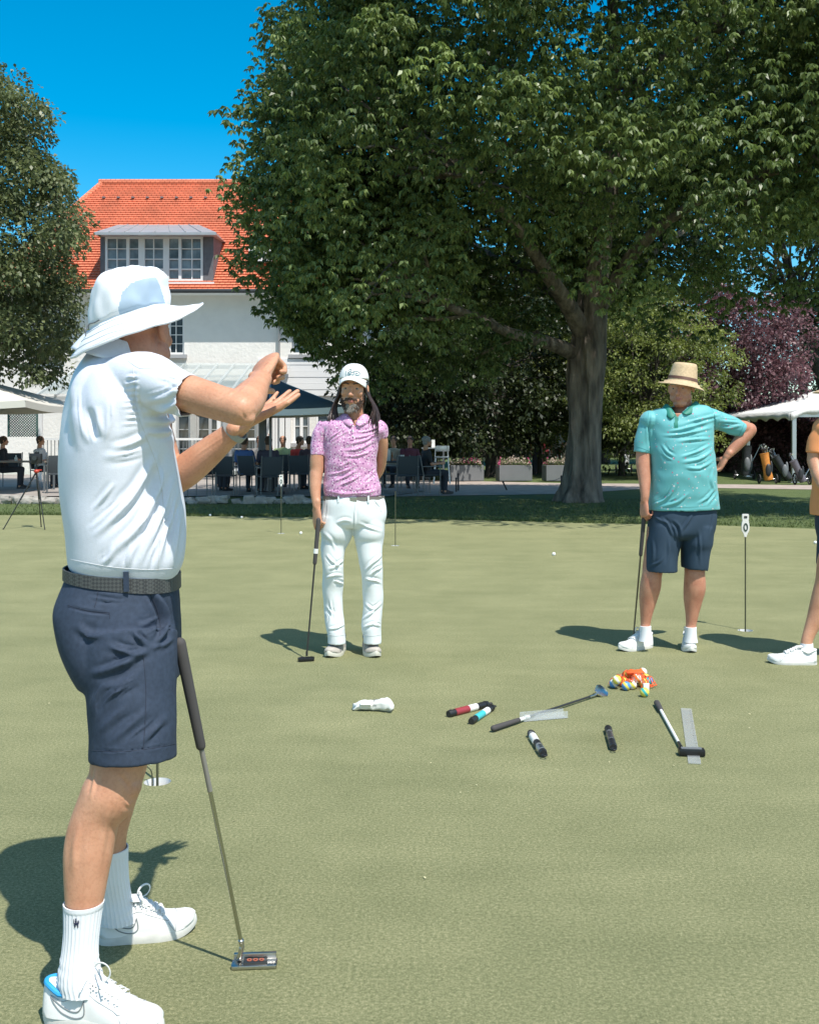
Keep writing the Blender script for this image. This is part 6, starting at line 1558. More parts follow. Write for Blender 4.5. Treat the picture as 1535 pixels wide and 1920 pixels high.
    mb.build('stitching', mh, hat)
    mb = MB(); r = rs[50]; q = [r[j] + Vector((0, -.003, 0)) for j in range(112, 160)]; mb.tube(q, .0015, seg=6); a = r[140] + Vector((0, -.004, 0)); mb.tube([a, a + Vector((-.008, -.004, -.016)), a + Vector((-.006, -.006, -.03))], .0018, seg=6, sub=3); mb.ell(a + Vector((-.007, -.006, -.016)), (.004, .004, .007), seg=10, rows=8); mb.build('cord_toggle', M_grey, hat)
    mb = MB()
    for x, y in ((193, 548), (215, 560)):
        mb = MB(); q = P(x, y, 2.80); mb.ell(Vector((q.x, 2.80 - .093 * math.sqrt(max(.02, 1 - ((q.x - P(244, y, 2.8).x) / .10) ** 2)) - .001, q.z)), (.003, .0012, .003), seg=10, rows=6); mb.build('eyelet', M_grey, hat)
instructor()
# ================================================================ THE OTHER PLAYERS
def pattern(name, base, spots, scale, rad, rough=.6, var=None, bump=.25):
    m = mat(name, base, rough, bump=bump, bscale=420, sheen=.15); n, l, b = nd(m); tc = n.new('ShaderNodeTexCoord'); last = None
    col = n.new('ShaderNodeRGB'); col.outputs[0].default_value = (*base, 1); last = col.outputs[0]
    for i, (c, sc, r0) in enumerate(spots):
        mp = n.new('ShaderNodeMapping'); mp.inputs['Location'].default_value = (i * 3.3, i * 1.7, i * 2.1); l.new(tc.outputs['Object'], mp.inputs[0])
        nz = n.new('ShaderNodeTexNoise'); nz.inputs['Scale'].default_value = sc * 2.2; l.new(mp.outputs[0], nz.inputs[0])
        mixv = n.new('ShaderNodeMix'); mixv.data_type = 'RGBA'; mixv.inputs['Factor'].default_value = .012 * 18 / sc; l.new(mp.outputs[0], mixv.inputs['A']); l.new(nz.outputs['Color'], mixv.inputs['B'])
        v = n.new('ShaderNodeTexVoronoi'); v.inputs['Scale'].default_value = sc; v.inputs['Randomness'].default_value = .8; l.new(mixv.outputs['Result'], v.inputs[0])
        f = math_node(n, l, 'LESS_THAN', v.outputs['Distance'], r0)
        mx = n.new('ShaderNodeMix'); mx.data_type = 'RGBA'; l.new(f, mx.inputs['Factor']); l.new(last, mx.inputs['A']); mx.inputs['B'].default_value = (*c, 1); last = mx.outputs['Result']
    l.new(last, b.inputs['Base Color']); return m
M_pinkshirt = pattern('pink_print_fabric', (.60, .30, .50), [((.80, .68, .76), 70, .30), ((.22, .05, .20), 52, .27), ((.70, .36, .60), 90, .25)], 0, 0)
M_teal = pattern('turquoise_print_fabric', (.125, .43, .455), [((.62, .60, .62), 23, .12), ((.50, .14, .24), 22, .11), ((.60, .62, .62), 30, .09), ((.42, .16, .24), 27, .08)], 0, 0)
M_green_c = mat('green_collar_fabric', (.015, .20, .15), .6)
M_whitep = mat('white_trouser_cloth', (.74, .78, .79), .7, bump=.3, bscale=400)
M_slate = mat('slate_blue_shorts', (.030, .055, .088), .8, bump=.35, bscale=400, spec=.3)
M_hairb = mat('dark_brown_hair', (.055, .03, .025), .45, var=.5, vscale=40, spec=.6)
M_beardg = mat('grey_beard_hair', (.30, .275, .25), .7, var=.4, vscale=150)
M_beardb = mat('brown_beard_hair', (.10, .06, .045), .7, var=.5, vscale=150)
M_straw = mat('straw_weave', (.62, .46, .28), .75, var=.25, vscale=70, bump=.8, bscale=140)
M_beige = mat('beige_knit_upper', (.46, .42, .37), .8, var=.15, vscale=60, bump=.6, bscale=260)
M_offw = mat('off_white_sole', (.62, .60, .52), .6)

def lp(mb, L, seg=22, sub=4, k=1.0, ky=1.0, up=(0, 1, 0), cap='flat'):
    mb.tube([P(x, y, Y) for x, y, r, Y in L], [(r * Y / F * k, r * Y / F * ky) for x, y, r, Y in L], seg=seg, up=up, sub=sub, cap=cap)
def strand(mb, pts, r, seg=6): mb.tube(catmull_v(pts, 5), r, seg=seg)
def catmull_v(pts, n): return [Vector(q) for q in catmull([tuple(p_) for p_ in pts], n)]

def man_pink():
    Y = 6.8; t = empty('person', (P(662, 1228, Y).x, Y, 0), 'long haired bearded man in white cap, pink patterned polo and white trousers holding a putter', 'person')
    q4 = lambda x, y: (540 + x / 6.396, 660 + y / 6.396); q5 = lambda x, y: (540 + x / 5.333, 900 + y / 5.333)
    mb = MB()
    loft(mb, [pxr(615, 788, 708, 788, Y, .08), pxr(614, 850, 702, 850, Y, .10), pxr(615, 910, 706, 910, Y, .10), pxr(612, 950, 712, 950, Y, .11), pxr(610, 985, 712, 985, Y, .10)], 28, 3)
    lp(mb, [(626, 975, 20, Y), (624, 1060, 17, Y), (625, 1100, 14, Y), (626, 1180, 10, Y), (628, 1205, 9, Y)]); lp(mb, [(696, 975, 20, Y), (696, 1060, 17, Y), (698, 1100, 14, Y), (698, 1180, 10, Y), (699, 1205, 9, Y)])
    # his right arm hanging with the putter
    lp(mb, [(607, 812, 10, Y), (598, 834, 12.5, Y - .01), (594.5, 858, 13.4, Y - .02), (594, 880, 13, Y - .02), (592, 893, 12.2, Y - .03), (591, 915, 10.6, Y - .05), (592.5, 938, 8.6, Y - .07), (594, 950, 7.6, Y - .08)], 20, 4, cap='round')
    w = P(594, 950, Y - .08); hand(mb, w, Vector((.02, -.05, -1)), Vector((.75, .65, 0)), -1, [(.25, .75, .6), (.6, 1.2, .9), (.75, 1.3, .9), (.9, 1.3, .9)], thumb=.35, sc=1.08, tcurl=.1, spread=.04)
    # his left arm reaching behind the back
    lp(mb, [(710, 806, 10, Y), (716, 825, 11.0, Y + .03), (716, 850, 10.5, Y + .07), (714, 868, 10, Y + .11)], 18, 4, cap='round'); lp(mb, [(714, 868, 10.5, Y + .11), (709, 885, 9.5, Y + .15), (694, 905, 8, Y + .19)], 18, 4, cap='round')
    hand(mb, P(694, 905, Y + .19), Vector((-1, .05, -.3)), Vector((0, 1, 0)), 1, [.3, .4, .45, .5], sc=1)
    hc = P(662.5, 729, Y - .02); T, M = head(mb, hc, Vector((-.10, -1, -.02)), (.03, 0, 1), 1.13, P(664, 795, Y + .02), .054)
    body = hull_fuse('body', mb, SK_tan, t, .0052, 3); eyes(body, T, M, 1.13); lips(body, T, 1.13); done(body); eyebrows(T, t, M_hairb, 1.13)
    # polo shirt
    mb = MB()
    loft(mb, [pxr(646, 779, 682, 779, Y, .060), pxr(620, 786, 706, 787, Y, .085), pxr(602, 794, 718, 795, Y, .105), pxr(603, 812, 714, 812, Y, .122), pxr(608, 835, 709, 835, Y, .130), pxr(608.5, 860, 706.5, 860, Y, .130), pxr(608, 885, 707, 885, Y, .128), pxr(606.5, 905, 712, 905, Y, .130), pxr(606.5, 920, 714, 920, Y, .132), pxr(609, 931, 713, 930, Y, .125)], 48, 4, .86)
    mb.ell(P(608, 809, Y), (.050, .070, .050)); mb.ell(P(708, 807, Y), (.050, .070, .048)); hR = P(595, 855, Y - .02); lp(mb, [(612, 797, 15, Y), (603, 812, 16.5, Y), (597.5, 832, 15.4, Y - .01), (595, 855, 14.3, Y - .02)], 26, 4)
    hL = P(717, 820, Y + .03); lp(mb, [(705, 798, 14, Y), (713, 804, 14, Y + .01), (717, 820, 12.6, Y + .03)], 26, 4)
    sh = hull_fuse('polo_shirt', mb, M_pinkshirt, t, .0058, 9)
    cut(sh, hR, hR - P(597.5, 832, Y - .01), .07, .016); cut(sh, hL, hL - P(713, 804, Y + .01), .07, .016)
    S = [([q4(480, 1060), q4(540, 1000), q4(640, 940)], 1.5, .006), ([q4(500, 1090), q4(620, 1000), q4(760, 930)], 1.6, .006), ([q4(700, 1110), q4(900, 1060), q4(1160, 930)], 2, .008), ([q4(760, 1030), q4(950, 1000), q4(1170, 900)], 1.8, .007), ([q4(780, 960), q4(950, 950), q4(1100, 880)], 1.6, .005), ([q4(620, 1180), q4(850, 1160), q4(1050, 1060)], 2, .006), ([q4(640, 1240), q4(820, 1250), q4(1020, 1170)], 2, .006), ([q4(480, 1470), q4(640, 1440), q4(790, 1370)], 2, .007), ([q4(520, 1560), q4(680, 1500), q4(860, 1400)], 2, .007), ([q4(560, 1620), q4(760, 1540), q4(900, 1450)], 1.8, .006), ([q4(440, 1660), q4(640, 1690), q4(860, 1700)], 2, .007), ([q4(760, 1690), q4(940, 1690), q4(1090, 1640)], 2, .006), ([q4(880, 1560), q4(980, 1480), q4(1060, 1400)], 2, .006), ([q4(440, 900), q4(430, 1000), q4(450, 1180)], 2, -.008), ([q4(1060, 940), q4(1070, 1050), q4(1060, 1150)], 2, -.006), ([q4(770, 860), q4(775, 940), q4(780, 1050)], 1.2, .004), ([q4(610, 1380), q4(700, 1330), q4(760, 1290)], 1.8, .005)]
    folds(sh, S); folds(sh, fine(S, 40, 7, 1.0, .0030, 7)); wrinkle(sh, .0028, 24, (1, 1, 1.2), 3.1); cut_poly(sh, [(648, 770), (682, 770), (675, 784), (665, 799), (655, 784)], Y - .02); solid(sh, .003); done(sh); sh_p = sh
    flap('collar', ([(634, 781, .01), (641, 776, -.03), (650, 776, -.07), (657, 783, -.092), (662, 793, -.108)], [(626, 791, -.02), (632, 792, -.06), (642, 794, -.095), (650, 798, -.112), (656, 801, -.118)]), M_pinkshirt, sh_p, Y)
    flap('collar', ([(696, 783, .01), (688, 777, -.03), (680, 777, -.07), (672, 784, -.092), (666, 794, -.108)], [(703, 790, -.02), (698, 792, -.06), (690, 794, -.095), (682, 797, -.112), (675, 800, -.118)]), M_pinkshirt, sh_p, Y)
    mb = MB()
    for k in range(3): q = P(*q4(790, 890 + 60 * k), Y); mb.ell(Vector((q.x, Y - .128, q.z)), (.0055, .003, .0055), seg=10, rows=6); mb.build('button', M_white, sh); mb = MB()
    # trousers
    mb = MB()
    loft(mb, [pxr(607, 929, 719, 930, Y, .120), pxr(604, 945, 723, 947, Y, .130), pxr(603, 965, 725, 966, Y, .135), pxr(601, 980, 722, 980, Y, .128), pxr(612, 990, 712, 990, Y, .10)], 44, 4, .86)
    lp(mb, [(631, 968, 29, Y), (630.5, 998, 30, Y), (627, 1015, 26, Y), (624, 1031, 23, Y - .01), (624, 1069, 20.5, Y - .02), (623.5, 1106, 19, Y), (625, 1144, 17.5, Y), (628.5, 1172, 18, Y - .01), (631, 1194, 16.5, Y - .02), (631, 1207, 16.5, Y - .02)], 32, 4, ky=1.18)
    lp(mb, [(694, 968, 29, Y), (692, 998, 29.5, Y), (692, 1015, 26.5, Y), (692.5, 1031, 24, Y - .01), (696.5, 1069, 20.5, Y - .02), (698.5, 1106, 19.5, Y), (698.5, 1144, 18.5, Y), (696.5, 1172, 18.5, Y - .01), (697.5, 1192, 16.5, Y - .02), (697.5, 1206, 16.5, Y - .02)], 32, 4, ky=1.18)
    tr = hull_fuse('trousers', mb, M_whitep, t, .0056, 7)
    cut(tr, P(631, 1207, Y - .02), (0, 0, -1), .08, .016); cut(tr, P(697.5, 1206, Y - .02), (0, 0, -1), .08, .016); cut(tr, P(663, 929.5, Y), (0, 0, 1), .3, .02)
    S = [([q5(380, 740), q5(450, 820), q5(540, 880)], 2.2, .010), ([q5(400, 900), q5(470, 860), q5(560, 800)], 2.2, .010), ([q5(380, 980), q5(460, 950), q5(550, 960)], 2, .009), ([q5(450, 1010), q5(500, 1020), q5(550, 1050)], 2, .007), ([q5(770, 910), q5(850, 820), q5(940, 740)], 2.2, .010), ([q5(820, 960), q5(880, 900), q5(945, 870)], 2, .009), ([q5(760, 990), q5(860, 1000), q5(945, 1040)], 2, .008), ([q5(770, 1230), q5(850, 1290), q5(940, 1220)], 2, .008), ([q5(740, 1400), q5(830, 1330), q5(930, 1250)], 2, .009), ([q5(750, 1480), q5(850, 1440), q5(930, 1470)], 2, .009), ([q5(370, 1250), q5(430, 1340), q5(400, 1440)], 2, .007), ([q5(400, 1490), q5(480, 1480), q5(570, 1440)], 2, .008), ([q5(420, 1180), q5(430, 1280), q5(480, 1400)], 2, .006), ([q5(470, 440), q5(560, 400), q5(640, 420)], 2.5, .006), ([q5(670, 300), q5(668, 400), q5(665, 480)], 1.6, .006), ([q5(690, 430), q5(800, 470), q5(950, 520)], 2.4, .006), ([q5(380, 230), q5(370, 330), q5(350, 450)], 1.5, -.004), ([q5(860, 210), q5(900, 260), q5(920, 290)], 1.4, -.007), ([q5(350, 520), q5(430, 600), q5(480, 720)], 2.5, .006)]
    folds(tr, S); folds(tr, fine(S[:13], 44, 7, 1.1, .0035, 8)); wrinkle(tr, .0032, 17, (1, 1, .7), 4.4); solid(tr, .003); done(tr)
    seams('seam', tr, [[q5(378, 190), q5(372, 300), q5(350, 420)], [q5(668, 190), q5(664, 330), q5(655, 480)], [q5(860, 195), q5(905, 265), q5(935, 320)], [q5(395, 1545), q5(480, 1560), q5(560, 1550)], [q5(745, 1545), q5(840, 1560), q5(925, 1550)]], mat('pale_seam_thread', (.5, .53, .54), .7), .0018, 0)
    # belt
    mb = MB(); rs = []
    for z, e in ((0, 1.0), (0, 1.02), (-.030, 1.025), (-.030, 1.0)):
        a = P(606.5, 929, Y); b = P(719.5, 930, Y); c = (a + b) / 2; ex = (b - a) / 2 * e
        rs.append([c + Vector((0, 0, z)) + ex * math.copysign(abs(math.cos(u)) ** .86, math.cos(u)) + Vector((0, .120 * e * math.copysign(abs(math.sin(u)) ** .86, math.sin(u)), 0)) for u in [2 * math.pi * k / 60 for k in range(60)]])
    mb.rings(rs + [rs[0]], False); bl_ = mb.build('belt', mat('grey_taupe_belt', (.17, .155, .14), .6), t)
    for x in (637, 692): q = P(x, 929, Y); mb = MB(); mb.box(Vector((q.x, Y - .120, q.z - .016)), (.012, .006, .042)); mb.build('belt_loop', M_whitep, bl_, smooth=False)
    mb = MB(); q = P(664, 934, Y); mb.box(Vector((q.x, Y - .1245, q.z)), (.045, .006, .032)); mb.build('buckle', M_steel, bl_, bevel=.003, smooth=False)
    # shoes
    for (hx_, hy_, tx_, ty_, sd_) in ((641, 1217, 612, 1237, -1), (688, 1217, 708, 1237, 1)):
        a, b = G(hx_, hy_), G(tx_, ty_); s = Shoe(a, math.atan2(b.y - a.y, b.x - a.x), .30, sd_, 1.08, 1.08, .032)
        s.make(t, M_beige, M_offw, M_offw, M_grey)
    # cap
    cc = T(0, -.012, .040); rs = []; nn = 48
    for i in range(11):
        u = i / 10 * math.pi / 2; r = math.cos(u) ** .8; z = math.sin(u)
        rs.append([cc + M @ Vector((.094 * r * math.cos(a), .110 * r * math.sin(a), .012 + .105 * z + (.012 * math.sin(a) if i == 0 else 0))) for a in [2 * math.pi * k / nn for k in range(nn)]])
    mb = MB(); mb.rings(rs, False); n0 = len(mb.v); mb.v.append(tuple(cc + M @ Vector((0, 0, .1175))))
    for j in range(nn): mb.f.append((10 * nn + j, 10 * nn + (j + 1) % nn, n0)); mb.m.append(0)
    M_cap = mat('white_cap_cloth', (.78, .78, .77), .7, bump=.2, bscale=260); cap = mb.build('cap', M_cap, t, angle=85); solid(cap, .003)
    mb = MB(); rs = []
    for i in range(8):
        v = i / 7; r = []
        for j in range(25):
            a = R(18 + 144 * j / 24); x = math.cos(a) * (.088 + .0 * v); y0 = math.sin(a) * .106; ext = (.082 * math.sin(math.pi * (j / 24)) ** .55) * v
            r.append(cc + M @ Vector((x, y0 + ext, .016 - .016 * v * 1.3 - .028 * (math.cos(a) ** 2) * (.4 + v) + .010 * math.sin(math.pi * j / 24))))
        rs.append(r)
    mb.rings(rs, False, closed=False); br = mb.build('visor', M_cap, cap); solid(br, .004)
    # line-drawn emblem on the cap front
    def onc(x, y):
        px_ = P(540 + x / 6.396, 660 + y / 6.396, Y - .1); X = px_.x - cc.x; zz = min(.99, max(0, (px_.z - cc.z - .012) / .105)); r = math.cos(math.asin(zz)) ** .8
        yy = .110 * r * math.sqrt(max(0, 1 - (X / (.094 * r)) ** 2)); return cc + M @ Vector((-X, yy + .0025, px_.z - cc.z))
    mb = MB()
    for pts in ([(712, 225), (706, 250), (712, 280)], [(740, 215), (765, 200), (770, 225), (735, 240), (750, 255), (775, 262)], [(760, 262), (775, 240), (800, 235), (815, 250), (800, 268), (780, 265)], [(800, 222), (850, 228), (875, 245), (870, 265), (845, 275), (825, 262), (838, 248), (855, 258)], [(725, 262), (745, 272), (770, 270)]):
        mb.tube([onc(x, y) for x, y in catmull(pts, 4)], .0016, seg=6)
    mb.build('cap_emblem', mat('teal_thread', (.03, .16, .20), .7), cap)
    mb = MB(); q = onc(945, 352); mb.ell(q, (.005, .004, .005), seg=8, rows=6); mb.build('cap_button', M_black, cap)
    # hair
    rng = np.random.default_rng(7); mb = MB(); mb.ell(T(0, -.030, .030), tuple(1.13 * v for v in (.083, .094, .082)), M, seg=24, rows=16); mb.ell(T(0, -.065, -.06), (.075, .045, .11), M, seg=20, rows=12)
    sb = MB()
    for k in range(460):
        s = -1 if k % 2 else 1     # +x of the head frame is his right (image left)
        fr_ = rng.uniform(0, 1); x0 = s * (.080 + .006 * rng.uniform(-1, 1)); y0 = .030 - .095 * fr_
        e = .122 if s < 0 else .108; fx = rng.uniform(-.028, .022)
        pts = [T(x0 * .85, y0, .03), T(x0 * 1.03, y0 - .004, -.03), T(s * (e + fx * .3), y0 - .004 + rng.normal(0, .006), -.10), T(s * (e + .006 + fx), y0 + .02 + rng.normal(0, .010), -.17), T(s * (e + .002 + fx * 1.2) + rng.normal(0, .006), .035 + rng.normal(0, .016), -.205 - rng.uniform(0, .045) - (.015 if s < 0 else 0))]
        (mb if k < 20 else sb).tube(catmull_v(pts, 4), ([.0065] * 14 + [.004, .003, .0015]) if k < 20 else [.0019] * 14 + [.0015, .001, .0005], seg=6)
    hr = hull_fuse('hair', mb, M_hairb, t, .0042, 1); done(hr); sb.build('hair_strands', M_hairb, hr)
    # beard: short locks over jaw and lip
    for nm, m, cond, N in (('beard', M_beardb, 0, 420), ('chin_beard', M_beardg, 1, 110)):
        mb = MB(); 
        for k in range(N):
            if cond == 0:
                if k % 4 == 0: x = rng.uniform(-.032, .032); z = -.050 - .25 * abs(x) + rng.normal(0, .002); y = .104 - x * x * 12
                else:
                    u = rng.uniform(-1, 1); x = .060 * math.copysign(abs(u) ** .6, u); z = -.040 - .075 * (1 - abs(u) ** 1.6) + rng.uniform(-.014, .018) * 1.4; y = .094 - (abs(x) / .06) ** 2.2 * .058
                    if abs(x) < .027 and z > -.084: continue
            else: x = rng.normal(0, .013); z = -.098 + rng.uniform(-.022, .016); y = .094
            L = rng.uniform(.010, .018) if cond == 0 else rng.uniform(.014, .026)
            a = T(x, y - .006, z); mb.tube([a, a + M @ Vector((x * .15, .004, -L * .5)) , a + M @ Vector((x * .1, .002, -L))], [.0022, .0018, .0005], seg=5)
        mb.build(nm, m, t)
man_pink()

def man_teal():
    Y = 6.9; t = empty('person', (P(1262, 1222, Y).x, Y, 0), 'man in straw hat, turquoise polo and blue shorts with one hand on his hip', 'person')
    q6 = lambda x, y: (1130 + x / 5.117, 660 + y / 5.117); q7 = lambda x, y: (1130 + x / 3.79, 930 + y / 3.79)
    mb = MB()
    loft(mb, [pxr(1228, 775, 1325, 775, Y, .09), pxr(1226, 850, 1330, 850, Y, .12), pxr(1228, 920, 1334, 920, Y, .13), pxr(1226, 970, 1334, 970, Y, .12), pxr(1226, 1000, 1330, 1000, Y, .11)], 28, 3)
    lp(mb, [(1238, 990, 24, Y), (1225, 1060, 20, Y), (1222, 1078, 18.5, Y - .01), (1219, 1100, 19.5, Y), (1215, 1122, 17, Y + .01), (1211.5, 1150, 11.8, Y + .01), (1209.5, 1172, 9, Y + .01), (1209, 1190, 10, Y)], 22, 4)
    lp(mb, [(1310, 990, 24, Y), (1303, 1055, 20, Y), (1302, 1075, 19, Y - .01), (1302, 1101, 20.5, Y), (1299, 1125, 17.5, Y + .01), (1297, 1152, 12.2, Y + .01), (1295, 1175, 9.5, Y + .01), (1294.5, 1192, 10, Y)], 22, 4)
    lp(mb, [(1214, 796, 10, Y), (1208, 822, 13, Y), (1206, 850, 14, Y), (1206, 872, 13.8, Y - .01), (1208, 900, 11.4, Y - .03), (1209, 925, 8.6, Y - .05), (1208, 938, 7.6, Y - .05)], 20, 4, cap='round')
    w = P(1208, 938, Y - .05); hand(mb, w, Vector((-.03, -.03, -1)), Vector((.85, .5, 0)), -1, [(.4, .8, .6), (.7, 1.2, .9), (.8, 1.3, .9), (.9, 1.3, .9)], thumb=.3, sc=.98, tcurl=.1, spread=.03)
    e = P(1404, 806, Y + .05); lp(mb, [(1338, 788, 11, Y), (1370, 797, 13, Y + .02), (1396, 803, 14, Y + .045)], 20, 4, cap='round'); w2 = P(1362, 856, Y + .02)
    mb.tube([e, e.lerp(w2, .25), e.lerp(w2, .55), e.lerp(w2, .85), w2], [.048, .047, .040, .030, (.030, .022)], seg=20, sub=3, cap='round')
    hand(mb, w2, Vector((-.45, .22, -.80)), Vector((-.85, -.15, .45)), 1, [.5, .55, .6, .7], thumb=.3, sc=1.0)
    hc = P(1276.5, 727, Y - .02); T, M = head(mb, hc, Vector((-.46, -.88, -.08)), (-.03, 0, 1), .97, P(1280, 782, Y + .02), .060, 1.14)
    mb.ell(T(0, .045, -.105), (.045, .04, .026), M, seg=16, rows=10)
    body = hull_fuse('body', mb, SK_red, t, .0052, 3); eyes(body, T, M, .97); lips(body, T, .97); done(body); eyebrows(T, t, M_beardg, .97)
    mb = MB(); mb.ell(T(0, -.035, .02), (.079, .078, .06), M, seg=24, rows=16); hr = hull_fuse('hair', mb, mat('short_grey_hair', (.32, .28, .25), .8, var=.4, vscale=80, bump=.6, bscale=200), t, .006, 1); done(hr)
    # polo
    mb = MB()
    loft(mb, [pxr(1258, 762, 1302, 760, Y, .062), pxr(1228, 768, 1328, 762, Y, .095), pxr(1214, 782, 1340, 778, Y, .125), pxr(1214, 805, 1337, 805, Y, .148), pxr(1217, 835, 1336, 832, Y, .165), pxr(1219, 862, 1339, 860, Y, .178), pxr(1220, 890, 1341, 890, Y, .180), pxr(1219, 920, 1343, 918, Y, .170), pxr(1217, 944, 1346, 942, Y, .162), pxr(1217, 957, 1347, 955, Y, .158)], 52, 4, .88)
    mb.ell(P(1218, 790, Y), (.070, .085, .070)); mb.ell(P(1334, 786, Y), (.075, .085, .070)); hR = P(1203.5, 849, Y); lp(mb, [(1227, 784, 17, Y), (1216, 797, 18.5, Y), (1208, 822, 17, Y), (1203.5, 849, 15.8, Y)], 28, 4)
    hL = P(1391, 806, Y + .035); mb.tube([P(1322, 782, Y), P(1345, 788, Y + .01), P(1370, 797, Y + .02), hL], [.070, .062, .056, .055], seg=28, sub=4)
    sh = hull_fuse('polo_shirt', mb, M_teal, t, .006, 3); cut(sh, hR, (-.12, 0, -1), .08, .018); dL = hL - P(1370, 797, Y + .02); cut(sh, hL, dL, .08, .018); cut(sh, P(1282, 956, Y), (0, 0, -1), .3, .018)
    S = [([q6(560, 800), q6(760, 790), q6(1060, 720)], 2.4, .010), ([q6(600, 770), q6(800, 730), q6(1100, 640)], 2.4, .009), ([q6(780, 680), q6(950, 640), q6(1150, 590)], 2.2, .007), ([q6(700, 860), q6(880, 840), q6(1050, 830)], 2.2, .008), ([q6(740, 1010), q6(900, 960), q6(1050, 880)], 2.4, .010), ([q6(750, 1060), q6(920, 1030), q6(1060, 940)], 2.2, .009), ([q6(780, 1110), q6(940, 1110), q6(1070, 1030)], 2.2, .008), ([q6(560, 880), q6(620, 960), q6(700, 1010)], 2.2, .007), ([q6(560, 960), q6(620, 1010), q6(680, 1040)], 2, .006), ([q6(1080, 720), q6(1200, 730), q6(1340, 700)], 2.2, .008), ([q6(1090, 760), q6(1200, 780), q6(1310, 790)], 2.2, .008), ([q6(1100, 660), q6(1220, 670), q6(1350, 680)], 2, .006), ([q6(460, 1480), q6(620, 1400), q6(700, 1250)], 2.4, .008), ([q6(560, 1480), q6(720, 1440), q6(830, 1340)], 2.2, .007), ([q6(900, 1460), q6(1000, 1400), q6(1080, 1300)], 2.2, .008), ([q6(1000, 1470), q6(1060, 1400), q6(1090, 1340)], 2, .007), ([q6(450, 600), q6(440, 760), q6(455, 960)], 2, -.009), ([q6(1040, 560), q6(1075, 680), q6(1060, 780)], 1.5, -.004), ([q6(1060, 1120), q6(1040, 1240), q6(1070, 1330)], 2, .007), ([q6(690, 600), q6(690, 660), q6(690, 730)], 1.3, .004)]
    folds(sh, S); folds(sh, fine(S[:16], 44, 8, 1.1, .0032, 9)); folds(sh, [([q6(450, 1488), q6(780, 1500), q6(1105, 1475)], 1.0, -.003)]); wrinkle(sh, .0026, 19, (1, 1, 1.1), 5.1); cut_poly(sh, [(1252, 752), (1300, 752), (1284, 768), (1270, 782), (1258, 768)], Y - .02); solid(sh, .003); done(sh); sh_t = sh
    flap('collar', ([(1240, 766, .01), (1246, 758, -.03), (1252, 758, -.06), (1259, 766, -.09), (1267, 777, -.115)], [(1233, 776, -.03), (1239, 778, -.07), (1247, 779, -.10), (1252, 783, -.12), (1257, 786, -.13)]), M_green_c, sh_t, Y)
    flap('collar', ([(1311, 757, .02), (1305, 752, -.02), (1299, 755, -.06), (1290, 764, -.095), (1278, 774, -.118)], [(1318, 766, -.03), (1314, 772, -.06), (1306, 775, -.10), (1298, 776, -.12), (1288, 778, -.13)]), M_green_c, sh_t, Y)
    co, no = get(sh_t); pxs = pix(co + np.array(root_loc(sh_t))); me = sh_t.data; me.materials.append(M_green_c); nf = len(me.polygons); c = np.empty(nf * 3); me.polygons.foreach_get('center', c); c = c.reshape(-1, 3) + np.array(root_loc(sh_t)); pc_ = pix(c)
    mi = np.zeros(nf, np.int32); sel = (np.abs(pc_[:, 0] - 1267.5) < 3.6) & (pc_[:, 1] > 776) & (pc_[:, 1] < 803) & (c[:, 1] < Y); mi[sel] = 1; me.polygons.foreach_set('material_index', mi)
    seams('seam', sh_t, [[q6(440, 560), q6(430, 700), q6(450, 850), q6(455, 960)], [q6(1030, 510), q6(1075, 620), q6(1075, 740)], [q6(320, 905), q6(380, 925), q6(445, 950)], [q6(1355, 690), q6(1320, 770), q6(1290, 830)]], mat('teal_seam_thread', (.06, .28, .30), .7), .0016, 0)
    # shorts
    mb = MB()
    loft(mb, [pxr(1222, 946, 1340, 946, Y, .135), pxr(1217, 965, 1342, 965, Y, .145), pxr(1214, 990, 1340, 988, Y, .145), pxr(1214, 1003, 1336, 1001, Y, .135), pxr(1226, 1012, 1322, 1010, Y, .10)], 44, 4, .86)
    lp(mb, [(1245, 985, 30, Y), (1243, 1016, 31.5, Y), (1240, 1033, 31, Y), (1238.5, 1050, 31, Y), (1238, 1071, 31, Y)], 32, 4, ky=1.24); lp(mb, [(1308, 985, 30, Y), (1305, 1016, 30, Y), (1304, 1030, 27, Y), (1303, 1045, 25.5, Y), (1301, 1067, 24, Y)], 32, 4, ky=1.3)
    so = hull_fuse('shorts', mb, M_slate, t, .006, 8); cut(so, P(1238, 1071, Y), (0, 0, -1), .16, .018); cut(so, P(1301, 1067, Y), (0, 0, -1), .14, .018); SO_T = so
    S = [([q7(480, 180), q7(530, 230), q7(540, 330)], 2.5, -.012), ([q7(400, 150), q7(460, 200), q7(500, 300)], 2.2, .008), ([q7(360, 140), q7(420, 180), q7(470, 190)], 2, .006), ([q7(640, 120), q7(600, 190), q7(560, 250)], 2.2, .009), ([q7(350, 300), q7(360, 400), q7(350, 500)], 2.4, .005), ([q7(470, 300), q7(470, 400), q7(460, 500)], 2.4, .006), ([q7(680, 230), q7(690, 350), q7(690, 500)], 2.4, .007), ([q7(780, 130), q7(770, 200), q7(760, 260)], 1.5, -.005), ([q7(430, 420), q7(400, 470), q7(320, 500)], 2, .005)]
    folds(so, S); wrinkle(so, .0022, 17, (1, 1, .8), 6.6); solid(so, .003); done(so)
    # socks, shoes
    for x, y in ((1210, 1186), (1295, 1188)):
        mb = MB(); mb.tube([P(x, y - 12, Y), P(x, y + 4, Y), P(x, y + 16, Y)], [.036, .037, .044], seg=24, sub=2); mb.build('ankle_sock', M_sock, t)
